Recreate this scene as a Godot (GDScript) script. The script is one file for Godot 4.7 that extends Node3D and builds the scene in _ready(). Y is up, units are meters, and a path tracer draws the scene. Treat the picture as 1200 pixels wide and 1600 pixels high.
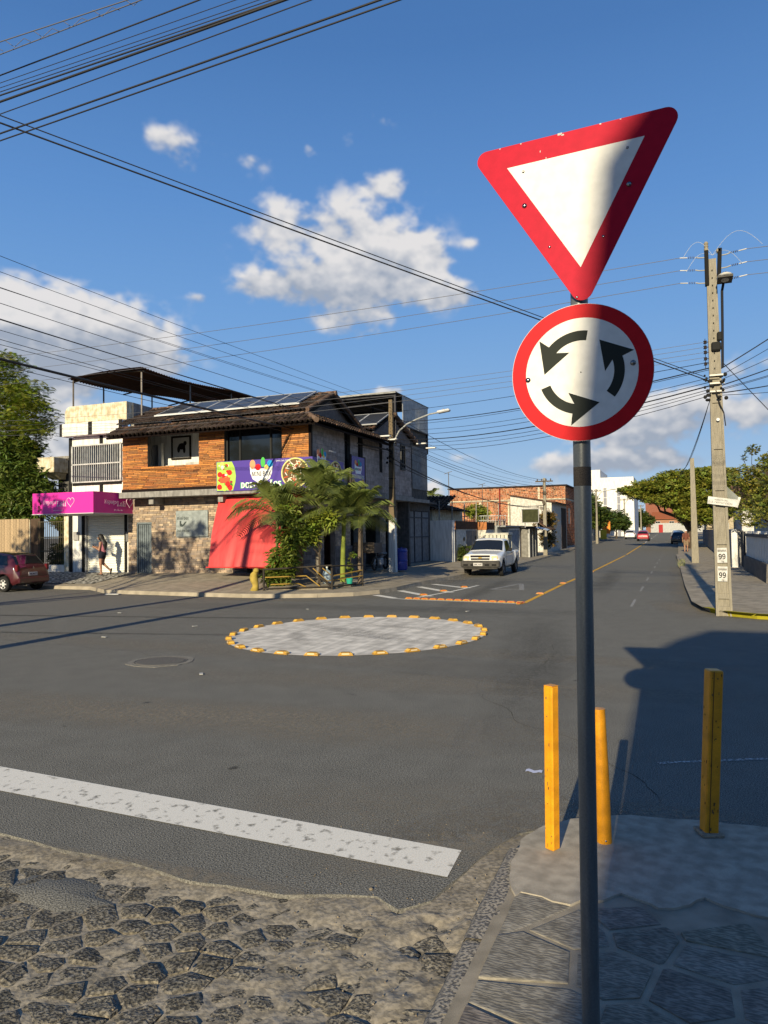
extends Node3D

# ------------------------------------------------------------------ mesh builder
class MB:
	var v := PackedVector3Array()
	var n := PackedVector3Array()
	var c := PackedColorArray()
	var u := PackedVector2Array()
	var col := Color.WHITE
	var t := Transform3D()
	var has_t := false

	func at(x: Transform3D) -> MB:
		t = x
		has_t = true
		return self

	func _p(a: Vector3, b: Vector3, d: Vector3, na: Vector3, nb: Vector3, nd: Vector3) -> void:
		if has_t:
			a = t * a; b = t * b; d = t * d
			na = (t.basis * na).normalized(); nb = (t.basis * nb).normalized(); nd = (t.basis * nd).normalized()
		v.append(a); v.append(d); v.append(b)
		n.append(na); n.append(nd); n.append(nb)
		c.append(col); c.append(col); c.append(col)
		u.append(Vector2(0, 0)); u.append(Vector2(0, 1)); u.append(Vector2(1, 0))

	func tri(a: Vector3, b: Vector3, d: Vector3) -> void:
		var k := (b - a).cross(d - a)
		if k.length_squared() < 1e-16:
			return
		k = k.normalized()
		_p(a, b, d, k, k, k)

	func trin(a: Vector3, b: Vector3, d: Vector3, na: Vector3, nb: Vector3, nd: Vector3) -> void:
		_p(a, b, d, na, nb, nd)

	func quad(a: Vector3, b: Vector3, d: Vector3, e: Vector3) -> void:
		tri(a, b, d)
		tri(a, d, e)

	func quadn(a: Vector3, b: Vector3, d: Vector3, e: Vector3, na: Vector3, nb: Vector3, nd: Vector3, ne: Vector3) -> void:
		_p(a, b, d, na, nb, nd)
		_p(a, d, e, na, nd, ne)

	func hexa(p: Array) -> void: # 8 corners: 0-3 bottom ccw from above, 4-7 top
		quad(p[3], p[2], p[1], p[0])
		quad(p[4], p[5], p[6], p[7])
		for i in 4:
			var j := (i + 1) % 4
			quad(p[i], p[j], p[4 + j], p[4 + i])

	func box(ce: Vector3, s: Vector3, b := Basis()) -> void:
		var h := s * 0.5
		var q: Array = []
		for y in [-1, 1]:
			for k in [Vector2(-1, 1), Vector2(1, 1), Vector2(1, -1), Vector2(-1, -1)]:
				q.append(ce + b * Vector3(k.x * h.x, y * h.y, k.y * h.z))
		hexa(q)

	func box2(lo: Vector3, hi: Vector3) -> void:
		box((lo + hi) * 0.5, (hi - lo).abs())

	func bbox(ce: Vector3, s: Vector3, e: float, b := Basis()) -> void: # chamfered box
		var h := s * 0.5
		var ax := [Vector3(1, 0, 0), Vector3(0, 1, 0), Vector3(0, 0, 1)]
		for i in 3:
			var j := (i + 1) % 3
			var k := (i + 2) % 3
			for sg in [-1.0, 1.0]:
				var f: Vector3 = ax[i] * h[i] * sg
				var uu: Vector3 = ax[j] * (h[j] - e)
				var vv: Vector3 = ax[k] * (h[k] - e) * sg
				quad(ce + b * (f - uu - vv), ce + b * (f + uu - vv), ce + b * (f + uu + vv), ce + b * (f - uu + vv))
			for s1 in [-1.0, 1.0]: # edges parallel to axis i
				for s2 in [-1.0, 1.0]:
					var d: Vector3 = ax[i] * (h[i] - e)
					var p: Vector3 = ax[j] * h[j] * s1 + ax[k] * (h[k] - e) * s2
					var q: Vector3 = ax[j] * (h[j] - e) * s1 + ax[k] * h[k] * s2
					_eq(ce, b, p, q, d)
		for x in [-1.0, 1.0]:
			for y in [-1.0, 1.0]:
				for z in [-1.0, 1.0]:
					var a1 := ce + b * Vector3(x * h.x, y * (h.y - e), z * (h.z - e))
					var a2 := ce + b * Vector3(x * (h.x - e), y * h.y, z * (h.z - e))
					var a3 := ce + b * Vector3(x * (h.x - e), y * (h.y - e), z * h.z)
					if x * y * z > 0: tri(a1, a2, a3)
					else: tri(a1, a3, a2)

	func _eq(ce: Vector3, b: Basis, p: Vector3, q: Vector3, d: Vector3) -> void:
		var k := (p + q)
		var nn := (2.0 * d).cross(q - p)
		if nn.dot(k) > 0: quad(ce + b * (p - d), ce + b * (p + d), ce + b * (q + d), ce + b * (q - d))
		else: quad(ce + b * (p + d), ce + b * (p - d), ce + b * (q - d), ce + b * (q + d))

	func beam(a: Vector3, b: Vector3, w: float, h: float, up := Vector3.UP) -> void: # square bar between two points
		var z := (b - a).normalized()
		var x := up.cross(z)
		if x.length() < 0.01: x = Vector3.RIGHT.cross(z)
		x = x.normalized()
		box((a + b) * 0.5, Vector3(w, h, a.distance_to(b)), Basis(x, z.cross(x), z))

	func tube(pts: Array, r, sides := 8, caps := true) -> void:
		var m := pts.size()
		var prev_x := Vector3.ZERO
		var rings: Array = []
		var nrm: Array = []
		for i in m:
			var d: Vector3 = (pts[mini(i + 1, m - 1)] - pts[maxi(i - 1, 0)]).normalized()
			var x := prev_x
			if i == 0:
				x = Vector3.UP.cross(d)
				if x.length() < 0.05: x = Vector3.RIGHT.cross(d)
			x = (x - d * x.dot(d)).normalized()
			prev_x = x
			var y := d.cross(x)
			var rr: float = r[i] if r is Array else r
			var ring: Array = []
			var nn: Array = []
			for k in sides:
				var an := TAU * k / sides
				var o := x * cos(an) + y * sin(an)
				ring.append(pts[i] + o * rr)
				nn.append(o)
			rings.append(ring); nrm.append(nn)
		for i in m - 1:
			for k in sides:
				var k2 := (k + 1) % sides
				quadn(rings[i][k], rings[i][k2], rings[i + 1][k2], rings[i + 1][k], nrm[i][k], nrm[i][k2], nrm[i + 1][k2], nrm[i + 1][k])
		if caps:
			for k in range(1, sides - 1):
				tri(rings[0][0], rings[0][k + 1], rings[0][k])
				tri(rings[m - 1][0], rings[m - 1][k], rings[m - 1][k + 1])

	func lathe(pr: Array, seg := 16, o := Vector3.ZERO, b := Basis()) -> void: # (radius, y) upwards, outside
		for i in pr.size() - 1:
			var p: Vector2 = pr[i]
			var q: Vector2 = pr[i + 1]
			var sl := Vector2(q.y - p.y, p.x - q.x).normalized()
			for k in seg:
				var a0 := TAU * k / seg
				var a1 := TAU * (k + 1) / seg
				var d0 := Vector3(cos(a0), 0, -sin(a0))
				var d1 := Vector3(cos(a1), 0, -sin(a1))
				var n0 := b * (d0 * sl.x + Vector3.UP * sl.y)
				var n1 := b * (d1 * sl.x + Vector3.UP * sl.y)
				var y0 := Vector3.UP * p.y
				var y1 := Vector3.UP * q.y
				if p.x > 1e-6:
					trin(o + b * (d0 * p.x + y0), o + b * (d1 * p.x + y0), o + b * (d1 * q.x + y1), n0, n1, n1)
				if q.x > 1e-6:
					trin(o + b * (d0 * p.x + y0), o + b * (d1 * q.x + y1), o + b * (d0 * q.x + y1), n0, n1, n0)

	func cyl(a: Vector3, b: Vector3, r0: float, r1: float, seg := 12) -> void:
		tube([a, b], [r0, r1], seg)

	func prism(poly: PackedVector2Array, z0: float, z1: float, x := Transform3D(), smooth_sides := false) -> void:
		var pl := poly
		if Geometry2D.is_polygon_clockwise(pl): # Godot: y down; counterclockwise in y-up reads as not clockwise
			pl = pl.duplicate(); pl.reverse()
		var area := 0.0
		for i in pl.size():
			var a := pl[i]
			var b2 := pl[(i + 1) % pl.size()]
			area += a.x * b2.y - b2.x * a.y
		if area < 0:
			pl = pl.duplicate(); pl.reverse()
		var ids := Geometry2D.triangulate_polygon(pl)
		for k in range(0, ids.size(), 3):
			var a := pl[ids[k]]
			var b := pl[ids[k + 1]]
			var d := pl[ids[k + 2]]
			if (b - a).cross(d - a) < 0:
				var sw := b
				b = d; d = sw
			tri(x * Vector3(a.x, a.y, z1), x * Vector3(b.x, b.y, z1), x * Vector3(d.x, d.y, z1))
			tri(x * Vector3(a.x, a.y, z0), x * Vector3(d.x, d.y, z0), x * Vector3(b.x, b.y, z0))
		var m := pl.size()
		for i in m:
			var a := pl[i]
			var b := pl[(i + 1) % m]
			var p0 := x * Vector3(a.x, a.y, z0)
			var p1 := x * Vector3(b.x, b.y, z0)
			var p2 := x * Vector3(b.x, b.y, z1)
			var p3 := x * Vector3(a.x, a.y, z1)
			if smooth_sides:
				var e0 := (a - pl[(i + m - 1) % m]).normalized()
				var e1 := (b - a).normalized()
				var e2 := (pl[(i + 2) % m] - b).normalized()
				var ta := (e0 + e1).normalized()
				var tb := (e1 + e2).normalized()
				var na := x.basis * Vector3(ta.y, -ta.x, 0)
				var nb := x.basis * Vector3(tb.y, -tb.x, 0)
				quadn(p0, p1, p2, p3, na, nb, nb, na)
			else:
				quad(p0, p1, p2, p3)

	func grid(nu: int, nv: int, f: Callable, flip := false, cf = null) -> void: # f(u, v) -> Vector3, normal = du x dv
		var P: Array = []
		for j in nv + 1:
			var row := PackedVector3Array()
			for i in nu + 1:
				row.append(f.call(float(i) / nu, float(j) / nv))
			P.append(row)
		var N: Array = []
		for j in nv + 1:
			var row := PackedVector3Array()
			for i in nu + 1:
				var du: Vector3 = P[j][mini(i + 1, nu)] - P[j][maxi(i - 1, 0)]
				var dv: Vector3 = P[mini(j + 1, nv)][i] - P[maxi(j - 1, 0)][i]
				var k := du.cross(dv)
				k = k.normalized() if k.length_squared() > 1e-18 else Vector3.UP
				row.append(-k if flip else k)
			N.append(row)
		for j in nv:
			for i in nu:
				if cf != null: col = cf.call((i + 0.5) / nu, (j + 0.5) / nv)
				var a: Vector3 = P[j][i]
				var b: Vector3 = P[j][i + 1]
				var d: Vector3 = P[j + 1][i + 1]
				var e: Vector3 = P[j + 1][i]
				if flip: quadn(a, e, d, b, N[j][i], N[j + 1][i], N[j + 1][i + 1], N[j][i + 1])
				else: quadn(a, b, d, e, N[j][i], N[j][i + 1], N[j + 1][i + 1], N[j + 1][i])

	func ball(o: Vector3, r: Vector3, seg := 12, rings := 8) -> void:
		for j in rings:
			for i in seg:
				var q: Array = []
				var qn: Array = []
				for k in [[i, j], [i + 1, j], [i + 1, j + 1], [i, j + 1]]:
					var a: float = TAU * k[0] / seg
					var e: float = -PI / 2 + PI * k[1] / rings
					var d := Vector3(cos(a) * cos(e), sin(e), -sin(a) * cos(e))
					q.append(o + d * r)
					qn.append((d / r).normalized())
				quadn(q[0], q[1], q[2], q[3], qn[0], qn[1], qn[2], qn[3])

	func text(s: String, size: float, depth: float, x: Transform3D, font: Font, width := 0.0) -> void: # letters as solid shapes, centred
		var tm := TextMesh.new()
		tm.text = s; tm.font = font; tm.font_size = 64; tm.pixel_size = size / 64.0; tm.depth = depth; tm.curve_step = 2.0
		tm.horizontal_alignment = HORIZONTAL_ALIGNMENT_CENTER
		var bb := tm.get_aabb()
		var k := width / bb.size.x if width > 0.0 and bb.size.x > 0.0 else 1.0
		for sfc in tm.get_surface_count():
			var ar := tm.surface_get_arrays(sfc)
			var vs: PackedVector3Array = ar[Mesh.ARRAY_VERTEX]
			var ns: PackedVector3Array = ar[Mesh.ARRAY_NORMAL]
			var id = ar[Mesh.ARRAY_INDEX]
			var cnt: int = id.size() if id != null and id.size() > 0 else vs.size()
			for i in range(0, cnt, 3):
				for q in 3:
					var w: int = id[i + q] if id != null and id.size() > 0 else i + q
					v.append(x * (vs[w] * Vector3(k, 1, 1)))
					n.append((x.basis * ns[w]).normalized())
					c.append(col)
					u.append(Vector2.ZERO if q == 0 else (Vector2(0, 1) if q == 1 else Vector2(1, 0)))

	func fade(f: Callable) -> void: # alpha by place
		for i in v.size():
			var q := c[i]
			q.a = f.call(v[i])
			c[i] = q

	func mesh() -> ArrayMesh:
		var m := ArrayMesh.new()
		var a := []
		a.resize(Mesh.ARRAY_MAX)
		a[Mesh.ARRAY_VERTEX] = v
		a[Mesh.ARRAY_NORMAL] = n
		a[Mesh.ARRAY_COLOR] = c
		a[Mesh.ARRAY_TEX_UV] = u
		m.add_surface_from_arrays(Mesh.PRIMITIVE_TRIANGLES, a)
		return m

# ------------------------------------------------------------------ scene helpers
var M := {}
var rng := RandomNumberGenerator.new()
var font_bold: Font
var font_plain: Font
var font_serif: Font

func rf(a: float, b: float) -> float: return rng.randf_range(a, b)

func L(r: float, g: float, b: float) -> Color: return Color(r, g, b) # linear base colour (vertex colours)

func S(r: float, g: float, b: float) -> Color: return Color(r, g, b).linear_to_srgb() # albedo_color from linear values

var used := {}

func numbered(called: String, parent: Node) -> String:
	var k := str(parent.get_instance_id()) + called
	used[k] = used.get(k, -1) + 1
	return called if used[k] == 0 else "%s_%03d" % [called, used[k]]

func obj(called: String, m: MB, material: Material, parent: Node = self, world := true) -> MeshInstance3D:
	var o := MeshInstance3D.new()
	o.name = numbered(called, parent)
	o.mesh = m.mesh()
	o.material_override = material
	o.cast_shadow = GeometryInstance3D.SHADOW_CASTING_SETTING_ON
	parent.add_child(o, true)
	if world and parent != self:
		var at := Vector3.ZERO
		var p: Node = parent
		while p != self and p is Node3D:
			at += p.position
			p = p.get_parent()
		o.position = -at
	return o

func inst(called: String, mesh: Mesh, material: Material, parent: Node, x := Transform3D()) -> MeshInstance3D:
	var o := MeshInstance3D.new()
	o.name = numbered(called, parent)
	o.mesh = mesh
	o.material_override = material
	o.transform = x
	parent.add_child(o, true)
	return o

func tag(o: Node, label: String, category: String, group := "") -> Node:
	o.set_meta("label", label)
	o.set_meta("category", category)
	if group: o.set_meta("group", group)
	return o

func thing(called: String, label: String, category: String, at := Vector3.ZERO, group := "") -> Node3D:
	var o := Node3D.new()
	o.name = numbered(called, self)
	add_child(o, true)
	o.position = at
	tag(o, label, category, group)
	return o

func stuff(o: Node) -> Node:
	o.set_meta("kind", "stuff")
	return o

func struct(called: String, m: MB, material: Material, label := "") -> MeshInstance3D:
	var o := obj(called, m, material)
	o.set_meta("kind", "structure")
	if label: o.set_meta("label", label)
	return o

func base_name(o: Node) -> String:
	var s := str(o.name)
	return s.substr(0, s.length() - 4) if s.length() > 4 and s[s.length() - 4] == "_" and s.right(3).is_valid_int() else s

func copy(o: Node3D, at: Vector3, turn: float, label: String, group := "") -> Node3D:
	var r: Node3D = o.duplicate()
	r.name = numbered(base_name(o), self)
	add_child(r, true)
	r.position = at
	r.rotation.y = turn
	r.set_meta("label", label)
	if group: r.set_meta("group", group)
	return r

const ORD := ["first", "second", "third", "fourth", "fifth", "sixth", "seventh", "eighth", "ninth", "tenth", "eleventh", "twelfth", "thirteenth", "fourteenth", "fifteenth", "sixteenth", "seventeenth", "eighteenth", "nineteenth", "twentieth", "twenty-first", "twenty-second", "twenty-third", "twenty-fourth", "twenty-fifth", "twenty-sixth", "twenty-seventh", "twenty-eighth"]

func nz(freq: float, sd: int, oct := 4, type := FastNoiseLite.TYPE_SIMPLEX_SMOOTH) -> FastNoiseLite:
	var f := FastNoiseLite.new()
	f.noise_type = type
	f.frequency = freq
	f.seed = sd
	f.fractal_type = FastNoiseLite.FRACTAL_FBM
	f.fractal_octaves = oct
	return f

# a tileable grey texture: noise stretched to lo..hi with contrast; returned as a texture
func noise_tex(size: int, f: FastNoiseLite, lo: float, hi: float, gain := 1.0, tint := Color.WHITE, size_y := 0) -> ImageTexture:
	var im := f.get_seamless_image(size, size_y if size_y else size)
	im.convert(Image.FORMAT_L8)
	var d := im.get_data()
	var lut := PackedByteArray()
	for i in 256:
		var x := clampf((i / 255.0 - 0.5) * gain + 0.5, 0, 1)
		var g := lerpf(lo, hi, x)
		lut.append(int(255.0 * Color(g, g, g).linear_to_srgb().r))
	if tint == Color.WHITE:
		for i in d.size(): d[i] = lut[d[i]]
		return ImageTexture.create_from_image(Image.create_from_data(im.get_width(), im.get_height(), false, Image.FORMAT_L8, d))
	var o := PackedByteArray()
	o.resize(d.size() * 3)
	for i in d.size():
		var k := Color8(lut[d[i]], 0, 0).srgb_to_linear().r
		var q := Color(lerpf(tint.r, 1.0, k), lerpf(tint.g, 1.0, k), lerpf(tint.b, 1.0, k)).linear_to_srgb()
		o[i * 3] = q.r8; o[i * 3 + 1] = q.g8; o[i * 3 + 2] = q.b8
	return ImageTexture.create_from_image(Image.create_from_data(im.get_width(), im.get_height(), false, Image.FORMAT_RGB8, o))

var T := {}

func mat(c: Color, rough := 0.8, tex := "", tile := 1.0, tex2 := "", tile2 := 4.0, bump := "", bump_cm := 0.0, metal := 0.0) -> StandardMaterial3D:
	var m := StandardMaterial3D.new()
	m.albedo_color = c
	m.roughness = rough
	m.metallic = metal
	if rough >= .75: m.metallic_specular = .22
	m.vertex_color_use_as_albedo = true
	if tex:
		m.albedo_texture = T[tex]
		m.uv1_triplanar = true
		m.uv1_world_triplanar = true
		m.uv1_scale = Vector3.ONE / tile
	if tex2:
		m.detail_enabled = true
		m.detail_blend_mode = BaseMaterial3D.BLEND_MODE_MUL
		m.detail_albedo = T[tex2]
		m.detail_uv_layer = BaseMaterial3D.DETAIL_UV_2
		m.uv2_triplanar = true
		m.uv2_world_triplanar = true
		m.uv2_scale = Vector3.ONE / tile2
	if bump:
		m.heightmap_enabled = true
		m.heightmap_texture = T[bump]
		m.heightmap_scale = bump_cm
		m.uv1_triplanar = true
		m.uv1_world_triplanar = true
		if not tex: m.uv1_scale = Vector3.ONE / tile
	return m

func glass(c: Color, alpha := 0.25) -> StandardMaterial3D:
	var m := StandardMaterial3D.new()
	m.transparency = BaseMaterial3D.TRANSPARENCY_ALPHA
	m.albedo_color = Color(c.r, c.g, c.b, alpha)
	m.roughness = 0.05
	return m

func gh(z: float) -> float: # the far street climbs a little
	return 0.009 * maxf(0.0, -z - 60.0)

# ------------------------------------------------------------------ sky
# cloud puffs: azimuth, elevation (degrees), half width, half height, strength, grey
const PUFFS := [[-22, 20.6, 4.6, 3.3, 1.0, .1], [-18.6, 20.9, 2.1, 1.8, .9, .05], [-26.5, 19.0, 5.2, 1.9, 1.0, .15], [-29.6, 23.0, 3.4, 2.4, .62, .1], [-21.3, 25.6, 2.6, 1.1, .6, 0.0],
	[-16.4, 18.0, 3.3, 1.2, .85, .1], [-24.2, 16.3, 3.0, 1.4, .6, .1], [-31.5, 18.8, 1.8, .9, .7, .1], [-24.5, 23.5, 2.6, 1.6, .6, 0.0],
	[-47.5, 15.1, 8.0, 2.4, 1.1, .25], [-55, 14.4, 8, 3.6, 1.1, .4], [-42.2, 14.8, 4.0, 2.0, 1.0, .35], [-46.5, 12.2, 8, 2.1, 1.0, .75], [-39.5, 13.2, 2.2, 1.2, .8, .4],
	[-46.5, 7.2, 4.2, 2.6, 1.0, .2], [-48, 9.4, 3, 1.5, .8, .2], [-45.6, 3.8, 6, 1.5, .8, .5],
	[-37.4, 27.3, 2.3, 1.6, .56, .1], [-38.6, 28.0, 1.6, .6, .45, 0.0], [-31.5, 27.1, 1.7, .9, .42, .1], [-27.4, 27.8, 1.0, .65, .46, 0.0], [-21.6, 29.6, 1.4, .8, .42, .1], [-24, 28.6, .9, .5, .36, 0.0], [-14.7, 21.6, .8, .45, .46, 0.0], [-35.8, 17.6, 1.0, .5, .6, .1],
	[-2.4, 7.6, 4.8, 2.2, .95, .6], [0.4, 8.9, 3.6, 1.1, .8, .2], [-7.6, 5.0, 2.6, 1.0, .72, .3], [-15.7, 5.8, 1.6, .5, .36, .2], [5.0, 11.2, 2.2, .9, .55, .2], [5.8, 8.4, 3.2, 1.3, .72, .4], [9.5, 7.0, 4, 1.6, .8, .3],
	[-21.1, 11.0, 1.6, .5, .62, 0.0], [-18.2, 3.2, 1.4, 1.1, .7, .3], [-3.5, 5.2, 6, .9, .7, .6], [-12, 3.2, 4, .7, .4, .4]]

func make_sky() -> ImageTexture:
	var puffs: Array = PUFFS.duplicate()
	var r := RandomNumberGenerator.new()
	r.seed = 77
	for i in 70: # the same fair-weather cloud all round the horizon
		var az := r.randf_range(14, 298)
		var el := 3.0 + 34.0 * pow(r.randf(), 1.7)
		var w := r.randf_range(2, 8) * (0.6 if el > 20 else 1.0)
		for j in r.randi_range(1, 4):
			puffs.append([az + r.randf_range(-w, w), el + r.randf_range(-1, 1), w * r.randf_range(.4, 1), w * r.randf_range(.2, .45), r.randf_range(.5, 1.0), r.randf_range(0, .5)])
	var low := sky_part(puffs, -180, 180, 0, 90, 4096 / 360.0 / 3.0)
	var lo_im := Image.create_from_data(low[1], low[2], false, Image.FORMAT_RGB8, low[0])
	lo_im.resize(4096, 1024, Image.INTERPOLATE_CUBIC)
	var im := Image.create(4096, 2048, false, Image.FORMAT_RGB8)
	im.fill(Color(.30, .29, .27))
	im.blit_rect(lo_im, Rect2i(0, 0, 4096, 1024), Vector2i(0, 0))
	var k := 4096 / 360.0
	var a0 := roundi((-56 + 180) * k)
	var aw := roundi(74 * k)
	var eh := roundi(40 * k)
	var hi := sky_part(puffs, a0 / k - 180, (a0 + aw) / k - 180, 0, eh / k, k)
	im.blit_rect(Image.create_from_data(hi[1], hi[2], false, Image.FORMAT_RGB8, hi[0]), Rect2i(0, 0, hi[1], hi[2]), Vector2i(a0, 1024 - hi[2]))
	var out := Image.create(4096, 2048, false, Image.FORMAT_RGB8) # a panorama begins straight ahead (-z)
	out.blit_rect(im, Rect2i(2048, 0, 2048, 2048), Vector2i(0, 0))
	out.blit_rect(im, Rect2i(0, 0, 2048, 2048), Vector2i(2048, 0))
	return ImageTexture.create_from_image(out)

const SKY_RAMP := [[0.0, .50, .63, .75], [3.0, .41, .575, .76], [8.0, .262, .460, .742], [16.0, .172, .365, .70], [24.0, .118, .285, .62], [34.0, .074, .198, .475], [50.0, .048, .138, .36], [90.0, .032, .098, .28]]

func sky_part(puffs: Array, az0: float, az1: float, el0: float, el1: float, k: float) -> Array:
	var w := roundi((az1 - az0) * k)
	var h := roundi((el1 - el0) * k)
	var D := PackedFloat32Array()
	D.resize(w * h)
	var HH := D.duplicate()
	var G := D.duplicate()
	for p in puffs:
		for wrap in [-360.0, 0.0, 360.0]:
			var px: float = p[0] + wrap
			var x0 := maxi(0, int((px - p[2] * 2.2 - az0) * k))
			var x1 := mini(w - 1, int((px + p[2] * 2.2 - az0) * k))
			if x1 < x0: continue
			var y0 := maxi(0, int((el1 - p[1] - p[3] * 2.2) * k))
			var y1 := mini(h - 1, int((el1 - p[1] + p[3] * 2.2) * k))
			for y in range(y0, y1 + 1):
				var ey: float = (el1 - (y + .5) / k - p[1]) / p[3]
				for x in range(x0, x1 + 1):
					var ex: float = (az0 + (x + .5) / k - px) / p[2]
					var b: float = p[4] * exp(-1.1 * (ex * ex + ey * ey))
					if b < 0.012: continue
					var i := y * w + x
					D[i] = 1.0 - (1.0 - D[i]) * (1.0 - minf(b, .97))
					HH[i] += b * ey
					G[i] += b * p[5]
	var f := nz(14.0, 5, 5)
	var f2 := nz(38.0, 9, 3)
	var out := PackedByteArray()
	out.resize(w * h * 3)
	var lut := PackedByteArray()
	for i in 4097: lut.append(clampi(roundi(255.0 * Color(i / 4096.0, 0, 0).linear_to_srgb().r), 0, 255))
	for y in h:
		var el := el1 - (y + .5) / k
		var q := 0
		while q < SKY_RAMP.size() - 2 and SKY_RAMP[q + 1][0] < el: q += 1
		var tt: float = clampf((el - SKY_RAMP[q][0]) / (SKY_RAMP[q + 1][0] - SKY_RAMP[q][0]), 0, 1)
		var br := lerpf(SKY_RAMP[q][1], SKY_RAMP[q + 1][1], tt)
		var bg := lerpf(SKY_RAMP[q][2], SKY_RAMP[q + 1][2], tt)
		var bb := lerpf(SKY_RAMP[q][3], SKY_RAMP[q + 1][3], tt)
		var ce := cos(deg_to_rad(el))
		var se := sin(deg_to_rad(el))
		for x in w:
			var i := y * w + x
			var cr := br
			var cg := bg
			var cb := bb
			var d := D[i]
			if d > 0.03:
				var az := deg_to_rad(az0 + (x + .5) / k)
				var v := Vector3(sin(az) * ce, se * 1.5, -cos(az) * ce)
				var n1 := f.get_noise_3dv(v)
				var n2 := f2.get_noise_3dv(v)
				var e := d + n1 * .52 * (1.0 - .3 * d) + n2 * .24
				var a := .96 * smoothstep(.18, .66, e)
				a = a * smoothstep(.02, .45, d)
				if a > 0.0:
					var hgt := HH[i] / maxf(d, .2)
					var lit := clampf(.66 + .45 * hgt + .75 * n1 + .45 * n2 - .75 * G[i] / maxf(d, .2) * clampf(.6 - hgt, 0, 1), 0, 1)
					cr = lerpf(cr, lerpf(.36, .80, lit), a)
					cg = lerpf(cg, lerpf(.41, .78, lit), a)
					cb = lerpf(cb, lerpf(.50, .77, lit), a)
			var dt := (((x * 73 + y * 151 + x * y * 31) & 255) / 255.0 - .5) * .0022
			out[i * 3] = lut[clampi(int((cr + dt * .6) * 4096), 0, 4096)]
			out[i * 3 + 1] = lut[clampi(int((cg + dt) * 4096), 0, 4096)]
			out[i * 3 + 2] = lut[clampi(int((cb + dt * 1.4) * 4096), 0, 4096)]
	return [out, w, h]

# ------------------------------------------------------------------ start
func _ready() -> void:
	rng.seed = 4242
	var cam := Camera3D.new()
	cam.name = "camera"
	cam.fov = 69.65
	cam.near = 0.05
	cam.far = 3000.0
	var yaw := deg_to_rad(21.76)
	var b := Basis(Vector3.UP, yaw) * Basis(Vector3.RIGHT, deg_to_rad(1.693)) * Basis(Vector3.BACK, deg_to_rad(-0.8))
	cam.transform = Transform3D(b, Vector3(0, 1.92, 0))
	add_child(cam)
	cam.current = true

	var env := Environment.new()
	env.background_mode = Environment.BG_SKY
	var sky := Sky.new()
	var sm := PanoramaSkyMaterial.new()
	sm.panorama = make_sky()
	sky.sky_material = sm
	env.sky = sky
	env.background_energy_multiplier = 0.70
	env.tonemap_mode = Environment.TONE_MAPPER_LINEAR
	env.tonemap_exposure = 1.42
	env.sdfgi_enabled = true
	env.ssao_enabled = true
	env.ssil_enabled = true
	var we := WorldEnvironment.new()
	we.name = "world_environment"
	we.environment = env
	add_child(we)

	var sun := DirectionalLight3D.new()
	sun.name = "sun"
	sun.light_energy = 1.6
	sun.light_color = Color(1.0, .935, .79)
	sun.light_angular_distance = 0.53
	sun.shadow_enabled = true
	var az := deg_to_rad(1.1)
	var el := deg_to_rad(18.6)
	var dir := Vector3(-sin(az) * cos(el), -sin(el), -cos(az) * cos(el))
	sun.transform = Transform3D(Basis.looking_at(dir, Vector3.UP), Vector3(0, 30, 30))
	add_child(sun)

	make_materials()
	build_ground()
	build_near_pavement()
	build_left_block()
	build_shop()
	build_corner_house()
	build_rear_house()
	build_street_row()
	build_far_end()
	build_right_side()
	build_behind()
	build_sign()
	build_bollards()
	build_markings()
	build_planter()
	build_poles()
	build_wires()
	build_vehicles()
	build_people()
	build_trees()
	build_small_things()

func rough(m: StandardMaterial3D) -> StandardMaterial3D:
	m.metallic_specular = .15
	return m

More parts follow.
